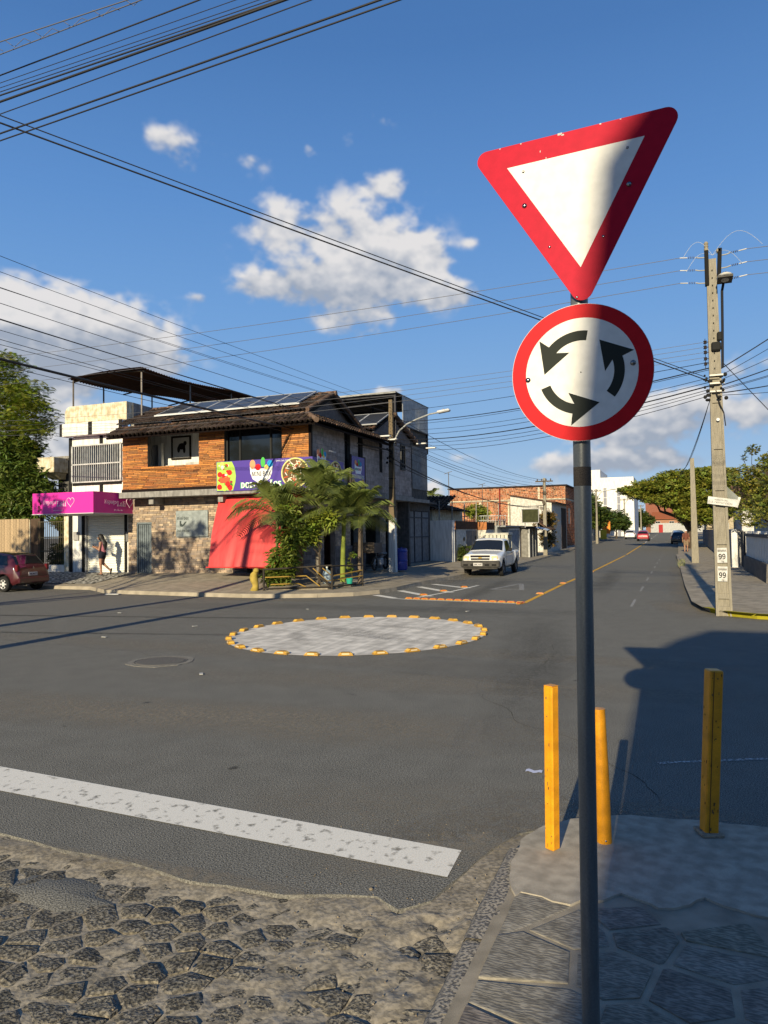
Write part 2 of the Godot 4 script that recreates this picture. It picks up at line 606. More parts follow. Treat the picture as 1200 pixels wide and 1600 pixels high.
func make_materials() -> void:
	var fb := SystemFont.new()
	fb.font_names = PackedStringArray(["Droid Sans"])
	fb.font_weight = 700
	font_bold = fb
	var fp := SystemFont.new()
	fp.font_names = PackedStringArray(["Droid Sans"])
	font_plain = fp
	var fs := SystemFont.new()
	fs.font_names = PackedStringArray(["Droid Serif"])
	fs.font_italic = true
	font_serif = fs
	T.blotch = noise_tex(512, nz(.012, 3, 5), .68, 1.0, 1.7)
	T.faint = noise_tex(512, nz(.02, 23, 4), .90, 1.0, 1.6)
	T.blotch_warm = noise_tex(512, nz(.014, 13, 5), 0.0, 1.0, 1.9, Color(.72, .64, .52))
	T.fine = noise_tex(512, nz(.09, 4, 4), .78, 1.0, 1.6)
	T.grain = noise_tex(1024, nz(.25, 6, 3), .62, 1.0, 1.5)
	T.speck = noise_tex(1024, nz(.30, 8, 4), .24, 1.0, 2.8)
	T.mosaic = noise_tex(256, nz(.055, 19, 2), .16, 1.0, 5.0)
	T.mottle = noise_tex(512, nz(.030, 57, 6), 0.0, 1.0, 3.2, Color(.30, .32, .37))
	T.mottle_light = noise_tex(512, nz(.028, 59, 6), .35, 1.0, 2.6, Color(.40, .41, .43))
	var sl := noise_tex(512, nz(.028, 61, 6), .25, 1.0, 2.8, Color(.42, .42, .44), 512).get_image() # split slate: streaks that run one way
	sl.resize(1024, 256, Image.INTERPOLATE_CUBIC)
	var s2 := Image.create(1024, 1024, false, sl.get_format())
	for k in 4: s2.blit_rect(sl, Rect2i(0, 0, 1024, 256), Vector2i(0, 256 * k))
	T.slate = ImageTexture.create_from_image(s2)
	T.rock = noise_tex(1024, nz(.02, 21, 6), .0, 1.0, 1.7)
	T.crackle = noise_tex(512, nz(.05, 17, 5), .45, 1.0, 2.2)
	var im := nz(.05, 31, 4).get_seamless_image(512, 48) # stains that run down walls
	im.resize(512, 512, Image.INTERPOLATE_CUBIC)
	im.convert(Image.FORMAT_L8)
	var dd := im.get_data()
	for i in dd.size(): dd[i] = int(lerpf(226, 255, clampf((dd[i] / 255.0 - .5) * 1.9 + .62, 0, 1)))
	T.streak = ImageTexture.create_from_image(Image.create_from_data(512, 512, false, Image.FORMAT_L8, dd))
	var im2 := nz(.06, 37, 4).get_seamless_image(64, 512) # grain along the boards
	im2.resize(512, 512, Image.INTERPOLATE_CUBIC)
	im2.convert(Image.FORMAT_L8)
	var d2 := im2.get_data()
	for i in d2.size(): d2[i] = int(lerpf(185, 255, clampf((d2[i] / 255.0 - .5) * 2.0 + .6, 0, 1)))
	T.board = ImageTexture.create_from_image(Image.create_from_data(512, 512, false, Image.FORMAT_L8, d2))
	# worn paint and blown dust: white whose alpha is eaten by noise
	for w in [["wear", .03, 41, 3.0, 1.42], ["dust", .02, 43, 1.3, .50], ["wear_heavy", .03, 47, 2.6, .50]]:
		var g := nz(w[1], w[2], 6).get_seamless_image(1024, 1024)
		g.convert(Image.FORMAT_L8)
		var gd := g.get_data()
		var o := PackedByteArray()
		o.resize(gd.size() * 4)
		for i in gd.size():
			var a := clampf((gd[i] / 255.0 - .5) * w[3] + w[4], 0, 1)
			o[i * 4] = 255; o[i * 4 + 1] = 255; o[i * 4 + 2] = 255; o[i * 4 + 3] = int(255 * a)
		T[w[0]] = ImageTexture.create_from_image(Image.create_from_data(1024, 1024, false, Image.FORMAT_RGBA8, o))
	M.asphalt = mat(S(.285, .276, .243), .95, "speck", 3.6, "faint", 5.0, "speck", .5)
	M.patch = mat(S(.258, .250, .222), .95, "speck", 3.1, "faint", 5.0, "speck", .4)
	M.crack = mat(S(.045, .042, .038), 1.0)
	M.dirt = rough(mat(S(.40, .35, .27), 1.0, "mottle_light", .55, "blotch", 1.3, "mottle_light", .7))
	M.ground = mat(S(.17, .15, .12), 1.0, "fine", 6, "blotch", 60)
	M.cobble = rough(mat(S(.40, .355, .28), 1.0, "mottle", .34, "crackle", .9, "mottle", .7))
	M.flag = rough(mat(S(.33, .305, .255), .95, "slate", .8, "blotch", .9, "slate", .4))
	M.kerb_stone = rough(mat(S(.36, .325, .27), .95, "mottle", .4, "faint", .4, "mottle", .5))
	M.mortar = rough(mat(S(.42, .37, .29), 1.0, "grain", .9, "blotch", 1.5, "grain", .5))
	M.concrete = rough(mat(S(.50, .45, .365), .95, "grain", 1.6, "blotch", .9, "grain", .22))
	M.pave = mat(S(.44, .385, .30), .95, "grain", 2.0, "blotch", 3.3, "rock", .6)
	M.mosaic = mat(S(.50, .48, .43), .9, "mosaic", 2.4, "fine", .7)
	M.plaster = mat(S(.72, .70, .65), .9, "streak", 3.0, "fine", 1.3)
	M.white_paint = mat(S(.80, .79, .75), .7, "streak", 3.5, "fine", 1.1)
	M.cream = mat(S(.68, .63, .50), .9, "blotch_warm", 2.2, "streak", 2.4)
	M.raw = mat(S(.31, .30, .285), .95, "blotch", 2.2, "streak", 2.0)
	M.dark_raw = mat(S(.12, .115, .11), .95, "blotch", 2.0, "streak", 1.6)
	M.any = mat(Color.WHITE, .8) # colour by vertex
	M.any_worn = mat(Color.WHITE, .85, "fine", .8, "blotch", 1.9)
	M.any_shiny = mat(Color.WHITE, .35)
	M.tile = mat(Color.WHITE, .9, "fine", .35, "blotch", 1.4)
	M.wood = mat(Color.WHITE, .6, "board", .55, "fine", .3)
	M.steel_pole = mat(S(.145, .158, .162), .42, "fine", .5, "streak", .7, "", 0, .25)
	M.metal_grey = mat(S(.30, .32, .34), .5, "fine", .6, "", 1, "", 0, .4)
	M.black = mat(S(.012, .012, .013), .6)
	M.rubber = mat(S(.022, .022, .022), .85)
	M.cable = mat(S(.012, .012, .014), .6)
	M.cable_light = mat(S(.10, .10, .11), .5)
	M.glass_dark = mat(S(.010, .012, .014), .06)
	M.glass_dark.metallic_specular = .6
	M.chrome = mat(S(.6, .6, .6), .2, "", 1, "", 1, "", 0, 1.0)
	M.bark = mat(S(.13, .10, .075), .95, "crackle", .5, "blotch", .6, "rock", 2)
	M.leaf = mat(Color.WHITE, .55)
	M.leaf.backlight_enabled = true
	M.leaf.backlight = Color(.50, .60, .18)
	for p in [["paint_white", S(.80, .77, .69), "wear", 3.1], ["paint_yellow", S(.72, .40, .06), "wear", 1.2], ["paint_faint", S(.50, .49, .47), "wear_heavy", 1.1], ["dust", S(.33, .285, .22), "dust", 1.6], ["stain", S(.035, .035, .036), "dust", 1.4], ["scuff", S(.24, .23, .21), "dust", .9]]:
		var m := mat(p[1], .9, p[2], p[3], "fine", .6)
		m.transparency = BaseMaterial3D.TRANSPARENCY_ALPHA
		M[p[0]] = m

# ------------------------------------------------------------------ ground
const LEFT_KERB := [[-70, -22.2], [-30, -21.7], [-20.2, -21.3], [-19.2, -20.6], [-18.4, -20.05], [-15, -19.75], [-12.6, -19.6], [-11.4, -19.75], [-10.3, -20.2], [-9.4, -20.9], [-8.95, -21.9], [-8.85, -23.2], [-8.95, -26], [-8.6, -33], [-8.35, -41], [-8.7, -50], [-9.0, -58]]
const RIGHT_KERB := [[60, -16.0], [8, -16.7], [2.6, -17.15], [1.5, -17.45], [.95, -17.9], [.62, -18.6], [.42, -20], [.3, -26], [.19, -38], [-.02, -56], [-.04, -58]]
const NEAR_EDGE := [[-60, -3.9], [-20, -3.8], [-10, -3.72], [-6, -3.66], [-4.16, -3.58], [-3.3, -3.53], [-2.57, -3.47], [-2.0, -3.50], [-1.7, -3.62], [-1.52, -3.66], [-1.36, -3.57], [-1.24, -3.7], [-1.2, -4.0], [-1.1, -4.4], [-.98, -4.72], [-.62, -5.06], [-.2, -5.16], [.6, -5.22], [4, -5.3], [60, -5.4]]

func dense(pts: Array, step: float, jit: float, f: FastNoiseLite) -> Array: # finer, slightly ragged polyline of Vector2(x, z)
	var o: Array = []
	for i in pts.size() - 1:
		var a := Vector2(pts[i][0], pts[i][1])
		var b := Vector2(pts[i + 1][0], pts[i + 1][1])
		var s := step if a.distance_to(b) < 12 else 4.0
		var m := maxi(1, int(a.distance_to(b) / s))
		for k in m:
			var p := a.lerp(b, float(k) / m)
			o.append(p + Vector2(f.get_noise_2d(p.x * 10, p.y * 10), f.get_noise_2d(p.y * 10 + 90, p.x * 10)) * jit)
	o.append(Vector2(pts[-1][0], pts[-1][1]))
	return o

func slab(m: MB, poly: PackedVector2Array, top: float, bottom: float, skirt_out := 0.0) -> void: # poly in (x, z); flat top and a skirt
	var ids := Geometry2D.triangulate_polygon(poly)
	for k in range(0, ids.size(), 3):
		var a := poly[ids[k]]; var b := poly[ids[k + 1]]; var d := poly[ids[k + 2]]
		var A := Vector3(a.x, top, a.y); var B := Vector3(b.x, top, b.y); var D := Vector3(d.x, top, d.y)
		if (B - A).cross(D - A).y < 0: m.tri(A, D, B)
		else: m.tri(A, B, D)
	var area := 0.0
	for i in poly.size(): area += poly[i].cross(poly[(i + 1) % poly.size()])
	for i in poly.size():
		var a := poly[i]; var b := poly[(i + 1) % poly.size()]
		var o := Vector2((b - a).y, -(b - a).x).normalized() * skirt_out * (1.0 if area > 0 else -1.0)
		var p0 := Vector3(a.x, top, a.y); var p1 := Vector3(b.x, top, b.y)
		var p2 := Vector3(b.x + o.x, bottom, b.y + o.y); var p3 := Vector3(a.x + o.x, bottom, a.y + o.y)
		if area > 0: m.quad(p0, p1, p2, p3)
		else: m.quad(p1, p0, p3, p2)

func voronoi(pts: Array, gap: float, bounds: Rect2, reach: float) -> Array: # cells of scattered points, each shrunk by half the joint
	var out: Array = []
	for i in pts.size():
		var p: Vector2 = pts[i]
		var cell := PackedVector2Array([p + Vector2(-reach, -reach), p + Vector2(reach, -reach), p + Vector2(reach, reach), p + Vector2(-reach, reach)])
		for j in pts.size():
			if j == i: continue
			var q: Vector2 = pts[j]
			var d := q - p
			var l := d.length()
			if l > reach * 2: continue
			var nn := d / l
			var lim := l / 2 - gap * .5
			var nc := PackedVector2Array()
			for k in cell.size():
				var a := cell[k]; var b := cell[(k + 1) % cell.size()]
				var da := (a - p).dot(nn) - lim
				var db := (b - p).dot(nn) - lim
				if da <= 0: nc.append(a)
				if (da < 0) != (db < 0) and absf(da - db) > 1e-7: nc.append(a.lerp(b, da / (da - db)))
			cell = nc
			if cell.size() < 3: break
		if cell.size() >= 3:
			var cl := PackedVector2Array()
			for k in cell.size():
				if cell[k].distance_to(cell[(k + 1) % cell.size()]) > .008:
					cl.append(cell[k].clamp(bounds.position, bounds.end))
			if cl.size() >= 3: out.append([p, cl])
	return out

func stone(m: MB, ce: Vector2, poly: PackedVector2Array, base: float, top: float, inset: float, bulge: float, rough: float, f: FastNoiseLite, tilt := Vector2.ZERO, rim = null) -> void:
	# a worn stone: steep side, rounded shoulder, uneven crown
	var k := poly.size()
	var area := 0.0
	for i in k: area += poly[i].cross(poly[(i + 1) % k])
	var pl := poly
	if area > 0:
		pl = poly.duplicate(); pl.reverse()
	var ring: Array = []
	for lv in [[1.0, base], [1.0, top - bulge], [1.0 - inset, top - bulge * .3], [(1.0 - inset) * .55, top]]:
		var r: Array = []
		for p in pl:
			var q: Vector2 = ce + (p - ce) * lv[0]
			var y: float = lv[1]
			if lv[1] > base: y += f.get_noise_2d(q.x * 60, q.y * 60) * rough + (q - ce).dot(tilt)
			r.append(Vector3(q.x, y, q.y))
		ring.append(r)
	var own := m.col
	for j in 3:
		m.col = own if rim == null or j == 2 else rim
		for i in k:
			var i2 := (i + 1) % k
			m.quad(ring[j][i], ring[j][i2], ring[j + 1][i2], ring[j + 1][i])
	m.col = own
	var c := Vector3(ce.x, top + f.get_noise_2d(ce.x * 60, ce.y * 60) * rough, ce.y)
	for i in k: m.tri(c, ring[3][i], ring[3][(i + 1) % k])

func build_ground() -> void:
	var f := nz(.35, 51, 3)
	var m := MB.new()
	# one sheet to the horizon that follows the street's slow climb
	var zs := [400.0, 60.0, 0.0, -3.0, -30.0, -60.0, -120.0, -200.0, -300.0, -600.0, -1500.0]
	for i in zs.size() - 1:
		var y0: float = -.22 + minf(gh(zs[i]), 2.2)
		var y1: float = -.22 + minf(gh(zs[i + 1]), 2.2)
		m.quad(Vector3(-1500, y0, zs[i]), Vector3(1500, y0, zs[i]), Vector3(1500, y1, zs[i + 1]), Vector3(-1500, y1, zs[i + 1]))
	struct("ground", m, M.ground)

	m = MB.new()
	var poly := PackedVector2Array()
	for p in dense(NEAR_EDGE, .08, .03, nz(.12, 51, 3)): poly.append(p)
	for p in RIGHT_KERB: poly.append(Vector2(p[0], p[1]))
	var lk := LEFT_KERB.duplicate(); lk.reverse()
	for p in lk: poly.append(Vector2(p[0], p[1]))
	slab(m, poly, 0.0, -.075, .03)
	struct("road", m, M.asphalt)
	m = MB.new()
	var ll := [[-9.0, -58], [-9.35, -75], [-9.9, -95], [-11, -115], [-11, -190]]
	for i in range(0, 33):
		var z0 := -58.0 - i * 4
		var z1 := z0 - 4
		m.quad(Vector3(pl_x(ll, z0), gh(z0), z0), Vector3(-.04, gh(z0), z0), Vector3(-.04, gh(z1), z1), Vector3(pl_x(ll, z1), gh(z1), z1))
	struct("road", m, M.asphalt)
	m = MB.new() # cross street at the far end
	m.quad(Vector3(-90, gh(-190), -190), Vector3(60, gh(-190), -190), Vector3(60, gh(-200), -200), Vector3(-90, gh(-200), -200))
	struct("road", m, M.asphalt)

	# the cobbled street on this side: a bed of sand and dirt, uneven, with the stones standing in it
	var bed := nz(2.2, 61, 4)
	m = MB.new()
	m.grid(220, 190, func(a: float, b: float) -> Vector3:
		var x := -5.1 + a * 4.22
		var z := -1.2 - b * 4.1
		var bury := smoothstep(-2.05, -1.1, x)
		var pit := smoothstep(-1.75, -1.2, x) * minf(0.0, bed.get_noise_2d(x * 1.1 + 40, z * 1.1)) * .055
		return Vector3(x, -.028 + bed.get_noise_2d(x, z) * .010 + bed.get_noise_2d(x * 3.3, z * 3.3 + 50) * lerpf(.006, .012, bury) + bury * .010 + pit + smoothstep(-3.25, -3.5, z) * .013, z) if z > -3.6 else Vector3(x, minf(-.004, -.009 + bed.get_noise_2d(x, z) * .01), z))
	struct("dirt_bed", m, M.dirt)
	m = MB.new()
	slab(m, PackedVector2Array([Vector2(-60, -1.2), Vector2(-.9, -1.2), Vector2(-.9, 30), Vector2(-60, 30)]), -.04, -.2)
	slab(m, PackedVector2Array([Vector2(-60, -3.85), Vector2(-5.1, -3.7), Vector2(-5.1, -1.2), Vector2(-60, -1.2)]), -.04, -.2)
	struct("dirt_bed", m, M.dirt)

	var street := Node3D.new()
	street.name = "cobbled_street"
	street.set_meta("kind", "structure")
	add_child(street)
	var seeds: Array = []
	var row := 0
	var z := -1.52
	while z > -3.62:
		var x := -4.75 + (row % 2) * .09 + rf(-.03, .03)
		while x < -1.02:
			if not (absf(x + 3.25) < .42 and absf(z + 3.12) < .13) and -x < 1.0 - z: # a tarred patch lies here
				seeds.append(Vector2(x + rf(-.035, .035), z + rf(-.028, .028) + (x + 3) * .03))
			x += rf(.15, .215)
		z -= rf(.125, .145)
		row += 1
	var sf := nz(.09, 71, 3)
	for cl in voronoi(seeds, .018, Rect2(-5, -3.6, 4.06, 2.3), .17):
		var p: Vector2 = cl[0]
		var bury := smoothstep(-2.15, -1.05, p.x)
		m = MB.new()
		var g := rf(.7, 1.3)
		var dusty := clampf(bury * 1.1 + rf(-.25, .3), 0, .85)
		m.col = L(.62 * g, .64 * g, .66 * g).lerp(L(.95, .95, .92), dusty)
		stone(m, p, cl[1], -.10, -.019 + rf(-.006, .004) - bury * .004, .24, .007, .010, sf, Vector2(rf(-.05, .05), rf(-.05, .05)), L(.82, .82, .80))
		obj("cobble", m, M.cobble, street)
	m = MB.new()
	m.grid(16, 8, func(a: float, b: float) -> Vector3:
		var an := a * TAU
		var r := b * (1.0 + .15 * sin(an * 3) + .1 * sin(an * 5 + 1))
		return Vector3(-3.22 + cos(an) * .43 * r, -.008 - b * b * .02, -3.13 + sin(an) * .17 * r), true)
	struct("tarred_patch", m, M.asphalt)

func pl_x(pts: Array, z: float) -> float:
	for i in pts.size() - 1:
		if z <= pts[i][1] and z >= pts[i + 1][1]:
			return lerpf(pts[i][0], pts[i + 1][0], (z - pts[i][1]) / (pts[i + 1][1] - pts[i][1]))
	return pts[-1][0]

func build_near_pavement() -> void:
	var f := nz(.35, 53, 3)
	# mortar bed of the flagged pavement and the smooth concrete corner beyond it
	var m := MB.new()
	slab(m, PackedVector2Array([Vector2(-.86, -4.2), Vector2(-.86, 30), Vector2(40, 30), Vector2(40, -4.2)]), .0975, -.2)
	struct("pavement", m, M.mortar)
	m = MB.new()
	var edge := PackedVector2Array()
	for p in dense([[-.80, -3.70], [-.90, -4.05], [-.91, -4.36], [-.84, -4.58], [-.66, -4.80], [-.42, -4.94], [-.15, -5.0], [.4, -5.04], [3, -5.12], [40, -5.2]], .07, .03, f): edge.append(p)
	for p in dense([[40, -3.6], [6, -3.62], [1.2, -3.92], [.8, -3.75], [.5, -3.86], [.1, -3.98], [-.12, -3.80], [-.3, -3.9], [-.55, -3.70], [-.78, -3.74]], .06, .05, f): edge.append(p)
	slab(m, edge, .109, -.2, .04)
	struct("pavement", m, M.concrete, "smooth concrete corner of the near pavement around the yellow bollards")
	# flagstones
	var fl := Node3D.new()
	fl.name = "flagstone_pavement"
	fl.set_meta("kind", "structure")
	add_child(fl)
	var seeds: Array = []
	var z := -1.45
	var row := 0
	while z > -4.1:
		var x := -.64 + (row % 2) * .17
		while x < 3.0:
			if x < .62 - (z + 1.4) * .55: seeds.append(Vector2(x + rf(-.1, .1), z + rf(-.09, .09)))
			x += rf(.26, .40)
		z -= rf(.25, .31)
		row += 1
	var sf := nz(.05, 73, 4)
	for cl in voronoi(seeds, .034, Rect2(-.80, -3.80, 4.2, 2.5), .34):
		var p: Vector2 = cl[0]
		if p.y < -3.72: continue
		m = MB.new()
		var g := rf(.78, 1.15)
		m.col = L(g * rf(.96, 1.06), g, g * rf(.92, 1.06))
		stone(m, p, cl[1], .06, .103 + rf(-.002, .004), .05, .003, .005, sf, Vector2(rf(-.015, .015), rf(-.015, .015)))
		obj("flagstone", m, M.flag, fl)
	# slate kerb, stone by stone
	var kb := Node3D.new()
	kb.name = "slate_kerb"
	kb.set_meta("kind", "structure")
	add_child(kb)
	var kz := 1.2
	while kz > -4.1:
		var len := rf(.34, .62)
		m = MB.new()
		var g := rf(.8, 1.25)
		m.col = L(g, g, g)
		var yt := .098 + rf(-.012, .008)
		var zz := [kz + .012, maxf(kz - len - .012, -4.3)]
		var kn := nz(.8, int(kz * 100) + 500, 3)
		m.grid(10, 6, func(a: float, b: float) -> Vector3:
			var pr := [Vector2(-.965, -.14), Vector2(-.955, yt - .03), Vector2(-.935, yt - .006), Vector2(-.885, yt), Vector2(-.84, yt), Vector2(-.815, yt - .01), Vector2(-.81, -.1)]
			var p: Vector2 = pr[int(round(b * 6))]
			var q: float = lerpf(zz[0], zz[1], a)
			var w := kn.get_noise_2d(q * 14, b * 9)
			return Vector3(p.x + w * .014 + sin(q * 1.9) * .012, p.y + w * .012, q), true)
		obj("kerb_stone", m, M.kerb_stone, kb)
		kz -= len
	# loose stones and grit in the gutter
	m = MB.new()
	for i in 260:
		var x := rf(-2.2, -.98) if i < 300 else rf(-4.5, -1.0)
		var zq := rf(-4.7, -1.7) if i < 300 else rf(-3.7, -3.3)
		var s := rf(.002, .006) * (2.6 if rng.randf() < .03 else 1.0)
		var g := rf(.5, 1.4)
		m.col = L(.22 * g, .18 * g, .13 * g)
		m.ball(Vector3(x, (.0 if zq < -3.65 else -.012) + s * .3, zq), Vector3(s, s * .7, s * rf(.7, 1.2)), 5, 3)
	stuff(tag(obj("gravel", m, M.any), "loose grit and small stones along the gutter by the kerb", "gravel"))

func side_strip(m: MB, kerb: Array, wall: Array, yk: float, nv := 6) -> void: # pavement between a kerb line and a wall line; wall: [x, z, y]
	for i in kerb.size() - 1:
		for j in nv:
			var q: Array = []
			for c in [[i, j], [i + 1, j], [i + 1, j + 1], [i, j + 1]]:
				var k = kerb[c[0]]
				var w = wall[c[0]]
				var s: float = float(c[1]) / nv
				q.append(Vector3(lerpf(k[0], w[0], s), lerpf(yk, w[2], s) + gh(k[1]), lerpf(k[1], w[1], s)))
			m.quad(q[0], q[1], q[2], q[3])

# ------------------------------------------------------------------ shared builders
func disc(m: MB, x: Transform3D, cx: float, cy: float, rx: float, ry: float, z0: float, z1: float, k := 20) -> void:
	var p := PackedVector2Array()
	for i in k: p.append(Vector2(cx + cos(TAU * i / k) * rx, cy + sin(TAU * i / k) * ry))
	m.prism(p, z0, z1, x)

func rect_wall(m: MB, o: Vector3, ex: Vector3, ey: Vector3, w: float, h: float, thick: float, holes: Array) -> void:
	# a wall in the plane ex/ey whose outer face looks along ex x ey; holes are Rect2 in wall units
	var xs := [0.0, w]
	var ys := [0.0, h]
	for r in holes:
		for v in [r.position.x, r.end.x]: if not xs.has(v): xs.append(v)
		for v in [r.position.y, r.end.y]: if not ys.has(v): ys.append(v)
	xs.sort(); ys.sort()
	var n := ex.cross(ey)
	var solid := func(i: int, j: int) -> bool:
		if i < 0 or j < 0 or i >= xs.size() - 1 or j >= ys.size() - 1: return false
		var c := Vector2((xs[i] + xs[i + 1]) / 2, (ys[j] + ys[j + 1]) / 2)
		for r in holes: if r.has_point(c): return false
		return true
	for i in xs.size() - 1:
		for j in ys.size() - 1:
			if not solid.call(i, j): continue
			var a: Vector3 = o + ex * xs[i] + ey * ys[j]
			var b: Vector3 = o + ex * xs[i + 1] + ey * ys[j]
			var c: Vector3 = o + ex * xs[i + 1] + ey * ys[j + 1]
			var d: Vector3 = o + ex * xs[i] + ey * ys[j + 1]
			var q := -n * thick
			m.quad(a, b, c, d)
			m.quad(b + q, a + q, d + q, c + q)
			if not solid.call(i, j - 1): m.quad(a + q, b + q, b, a)
			if not solid.call(i, j + 1): m.quad(d, c, c + q, d + q)
			if not solid.call(i - 1, j): m.quad(a + q, a, d, d + q)
			if not solid.call(i + 1, j): m.quad(b, b + q, c + q, c)

func cladding(m: MB, o: Vector3, ex: Vector3, ey: Vector3, w: float, h: float, holes: Array, lw: Array, lh: float, gap: float, dep: Array, paint: Callable) -> void:
	var n := ex.cross(ey)
	var y := 0.0
	while y < h - .01:
		var hh := minf(lh, h - y)
		var x := 0.0
		var first := true
		while x < w - .01:
			var l := rf(lw[0], lw[1]) * (rf(.3, 1.0) if first else 1.0)
			first = false
			var x1 := minf(x + l, w)
			var spans := [[x, x1]]
			for r in holes:
				if y + hh * .5 > r.position.y and y + hh * .5 < r.end.y:
					var ns: Array = []
					for s in spans:
						if s[1] <= r.position.x or s[0] >= r.end.x: ns.append(s)
						else:
							if s[0] < r.position.x: ns.append([s[0], r.position.x])
							if s[1] > r.end.x: ns.append([r.end.x, s[1]])
					spans = ns
			for s in spans:
				if s[1] - s[0] < .02: continue
				m.col = paint.call()
				var d := rf(dep[0], dep[1])
				var g := gap * .5
				var A: Vector3 = o + ex * (s[0] + g) + ey * (y + g)
				var B: Vector3 = o + ex * (s[1] - g) + ey * (y + g)
				var C: Vector3 = o + ex * (s[1] - g) + ey * (y + hh - g)
				var D: Vector3 = o + ex * (s[0] + g) + ey * (y + hh - g)
				var f := n * d
				m.quad(A + f, B + f, C + f, D + f)
				m.quad(A, B, B + f, A + f)
				m.quad(C, D, D + f, C + f)
				m.quad(B, C, C + f, B + f)
				m.quad(D, A, A + f, D + f)
			x = x1
		y += lh

func tiles(m: MB, o: Vector3, e: Vector3, s: Vector3, w: float, l: float, cut = null, pitch := .2, tl := .36, warm := 0.0) -> void:
	# clay roof: covers and channels laid row over row; o = eave start, e along the eave, s up the slope
	var n := e.cross(s).normalized()
	var cols := int(w / pitch)
	var rows := int(ceil(l / tl))
	for r in rows:
		for c in cols:
			if cut != null and cut.call((c + .5) * pitch, (r + .4) * tl): continue
			var g := rf(.55, 1.5)
			var kk := rng.randf() < .10 + warm
			var col := L(.15 * g, .088 * g, .058 * g) if kk else L(.062 * g, .046 * g, .038 * g)
			var x := (c + .5) * pitch
			var y0 := r * tl - .04
			var y1 := minf((r + 1) * tl + .02, l + .03)
			var lift := rf(-.004, .006)
			for up in [1, 0]:
				m.col = col if up else L(.035, .026, .022)
				var pr: Array = []
				for k in 6:
					var a: float = PI * k / 5.0
					pr.append([cos(a) * pitch * .36, (sin(a) * .075 + .045) if up else (.075 - sin(a) * .06)])
				var sh: float = 0.0 if up else pitch * .5
				for k in 5:
					var p = pr[k]
					var q = pr[k + 1]
					var P0: Vector3 = o + e * (x + sh + p[0]) + s * y0 + n * (p[1] + lift + .03)
					var Q0: Vector3 = o + e * (x + sh + q[0]) + s * y0 + n * (q[1] + lift + .03)
					var P1: Vector3 = o + e * (x + sh + p[0] * .86) + s * y1 + n * (p[1] * .9 + lift)
					var Q1: Vector3 = o + e * (x + sh + q[0] * .86) + s * y1 + n * (q[1] * .9 + lift)
					var a0: float = PI * k / 5.0
					var a1: float = PI * (k + 1) / 5.0
					var sg := 1.0 if up else -1.0
					m.quadn(P0, P1, Q1, Q0, e * cos(a0) * sg + n * sin(a0), e * cos(a0) * sg + n * sin(a0), e * cos(a1) * sg + n * sin(a1), e * cos(a1) * sg + n * sin(a1))
				if up: # thickness at the lower end
					for k in 5:
						var p = pr[k]
						var q = pr[k + 1]
						var P: Vector3 = o + e * (x + p[0]) + s * y0 + n * (p[1] + lift + .03)
						var Q: Vector3 = o + e * (x + q[0]) + s * y0 + n * (q[1] + lift + .03)
						m.quad(P, Q, Q - n * .02, P - n * .02)

func ridge(m: MB, a: Vector3, b: Vector3, r := .1) -> void: # half-round caps along a ridge or hip
	var k := maxi(1, int(a.distance_to(b) / .36))
	for i in k:
		var g := rf(.7, 1.6)
		m.col = L(.15 * g, .10 * g, .075 * g)
		var p := a.lerp(b, float(i) / k)
		var q := a.lerp(b, (i + 1.12) / k)
		m.tube([p, q], [r * 1.08, r * .95], 8)

func frame_rect(m: MB, x: Transform3D, w: float, h: float, t: float, d: float) -> void: # four bars, outer size w x h, centred
	for s in [-1, 1]:
		m.box(x * Vector3(s * (w - t) / 2, 0, 0), Vector3(t, h, d), x.basis)
		m.box(x * Vector3(0, s * (h - t) / 2, 0), Vector3(w - 2 * t, t, d), x.basis)

func window_on(p: Node, x: Transform3D, w: float, h: float, panes := 2, fm: Material = null, gm: Material = null) -> void: # x: centre, z outward
	var m := MB.new()
	frame_rect(m, x, w, h, .06, .08)
	for i in range(1, panes): m.box(x * Vector3(-w / 2 + w * i / panes, 0, 0), Vector3(.045, h - .12, .07), x.basis)
	var f := obj("window", m, fm if fm else M.metal_grey, p)
	m = MB.new()
	m.box(x * Vector3(0, 0, -.01), Vector3(w - .1, h - .1, .02), x.basis)
	var pane := obj("pane", m, gm if gm else M.glass_dark, f, false)
	pane.position = Vector3.ZERO

func corrugated(m: MB, o: Vector3, ex: Vector3, ey: Vector3, w: float, h: float, pitch := .12, dep := .02, curve = null, nv := 1) -> void: # ridges run along ey
	var n := ex.cross(ey).normalized()
	var k := int(w / pitch * 4)
	m.grid(k, nv, func(a: float, b: float) -> Vector3:
		var q := o + ex * (a * w) + ey * (b * h) + n * (sin(a * w / pitch * TAU) * dep)
		if curve != null: q += curve.call(a, b)
		return q)

# ------------------------------------------------------------------ the block across the street
const LEFT_WALL := [[-70, -27, .5], [-30, -25.5, .52], [-20.5, -25, .56], [-19.4, -25, .58], [-18, -25, .60], [-15.5, -25, .60], [-14.3, -25, .52], [-13.6, -25, .42], [-13.4, -25.2, .38], [-13.4, -26, .35], [-13.4, -27, .34], [-13.4, -28, .34], [-13.4, -30, .35], [-13.4, -34, .38], [-12.6, -41, .40], [-11.6, -50, .22], [-11.6, -58, .14]]

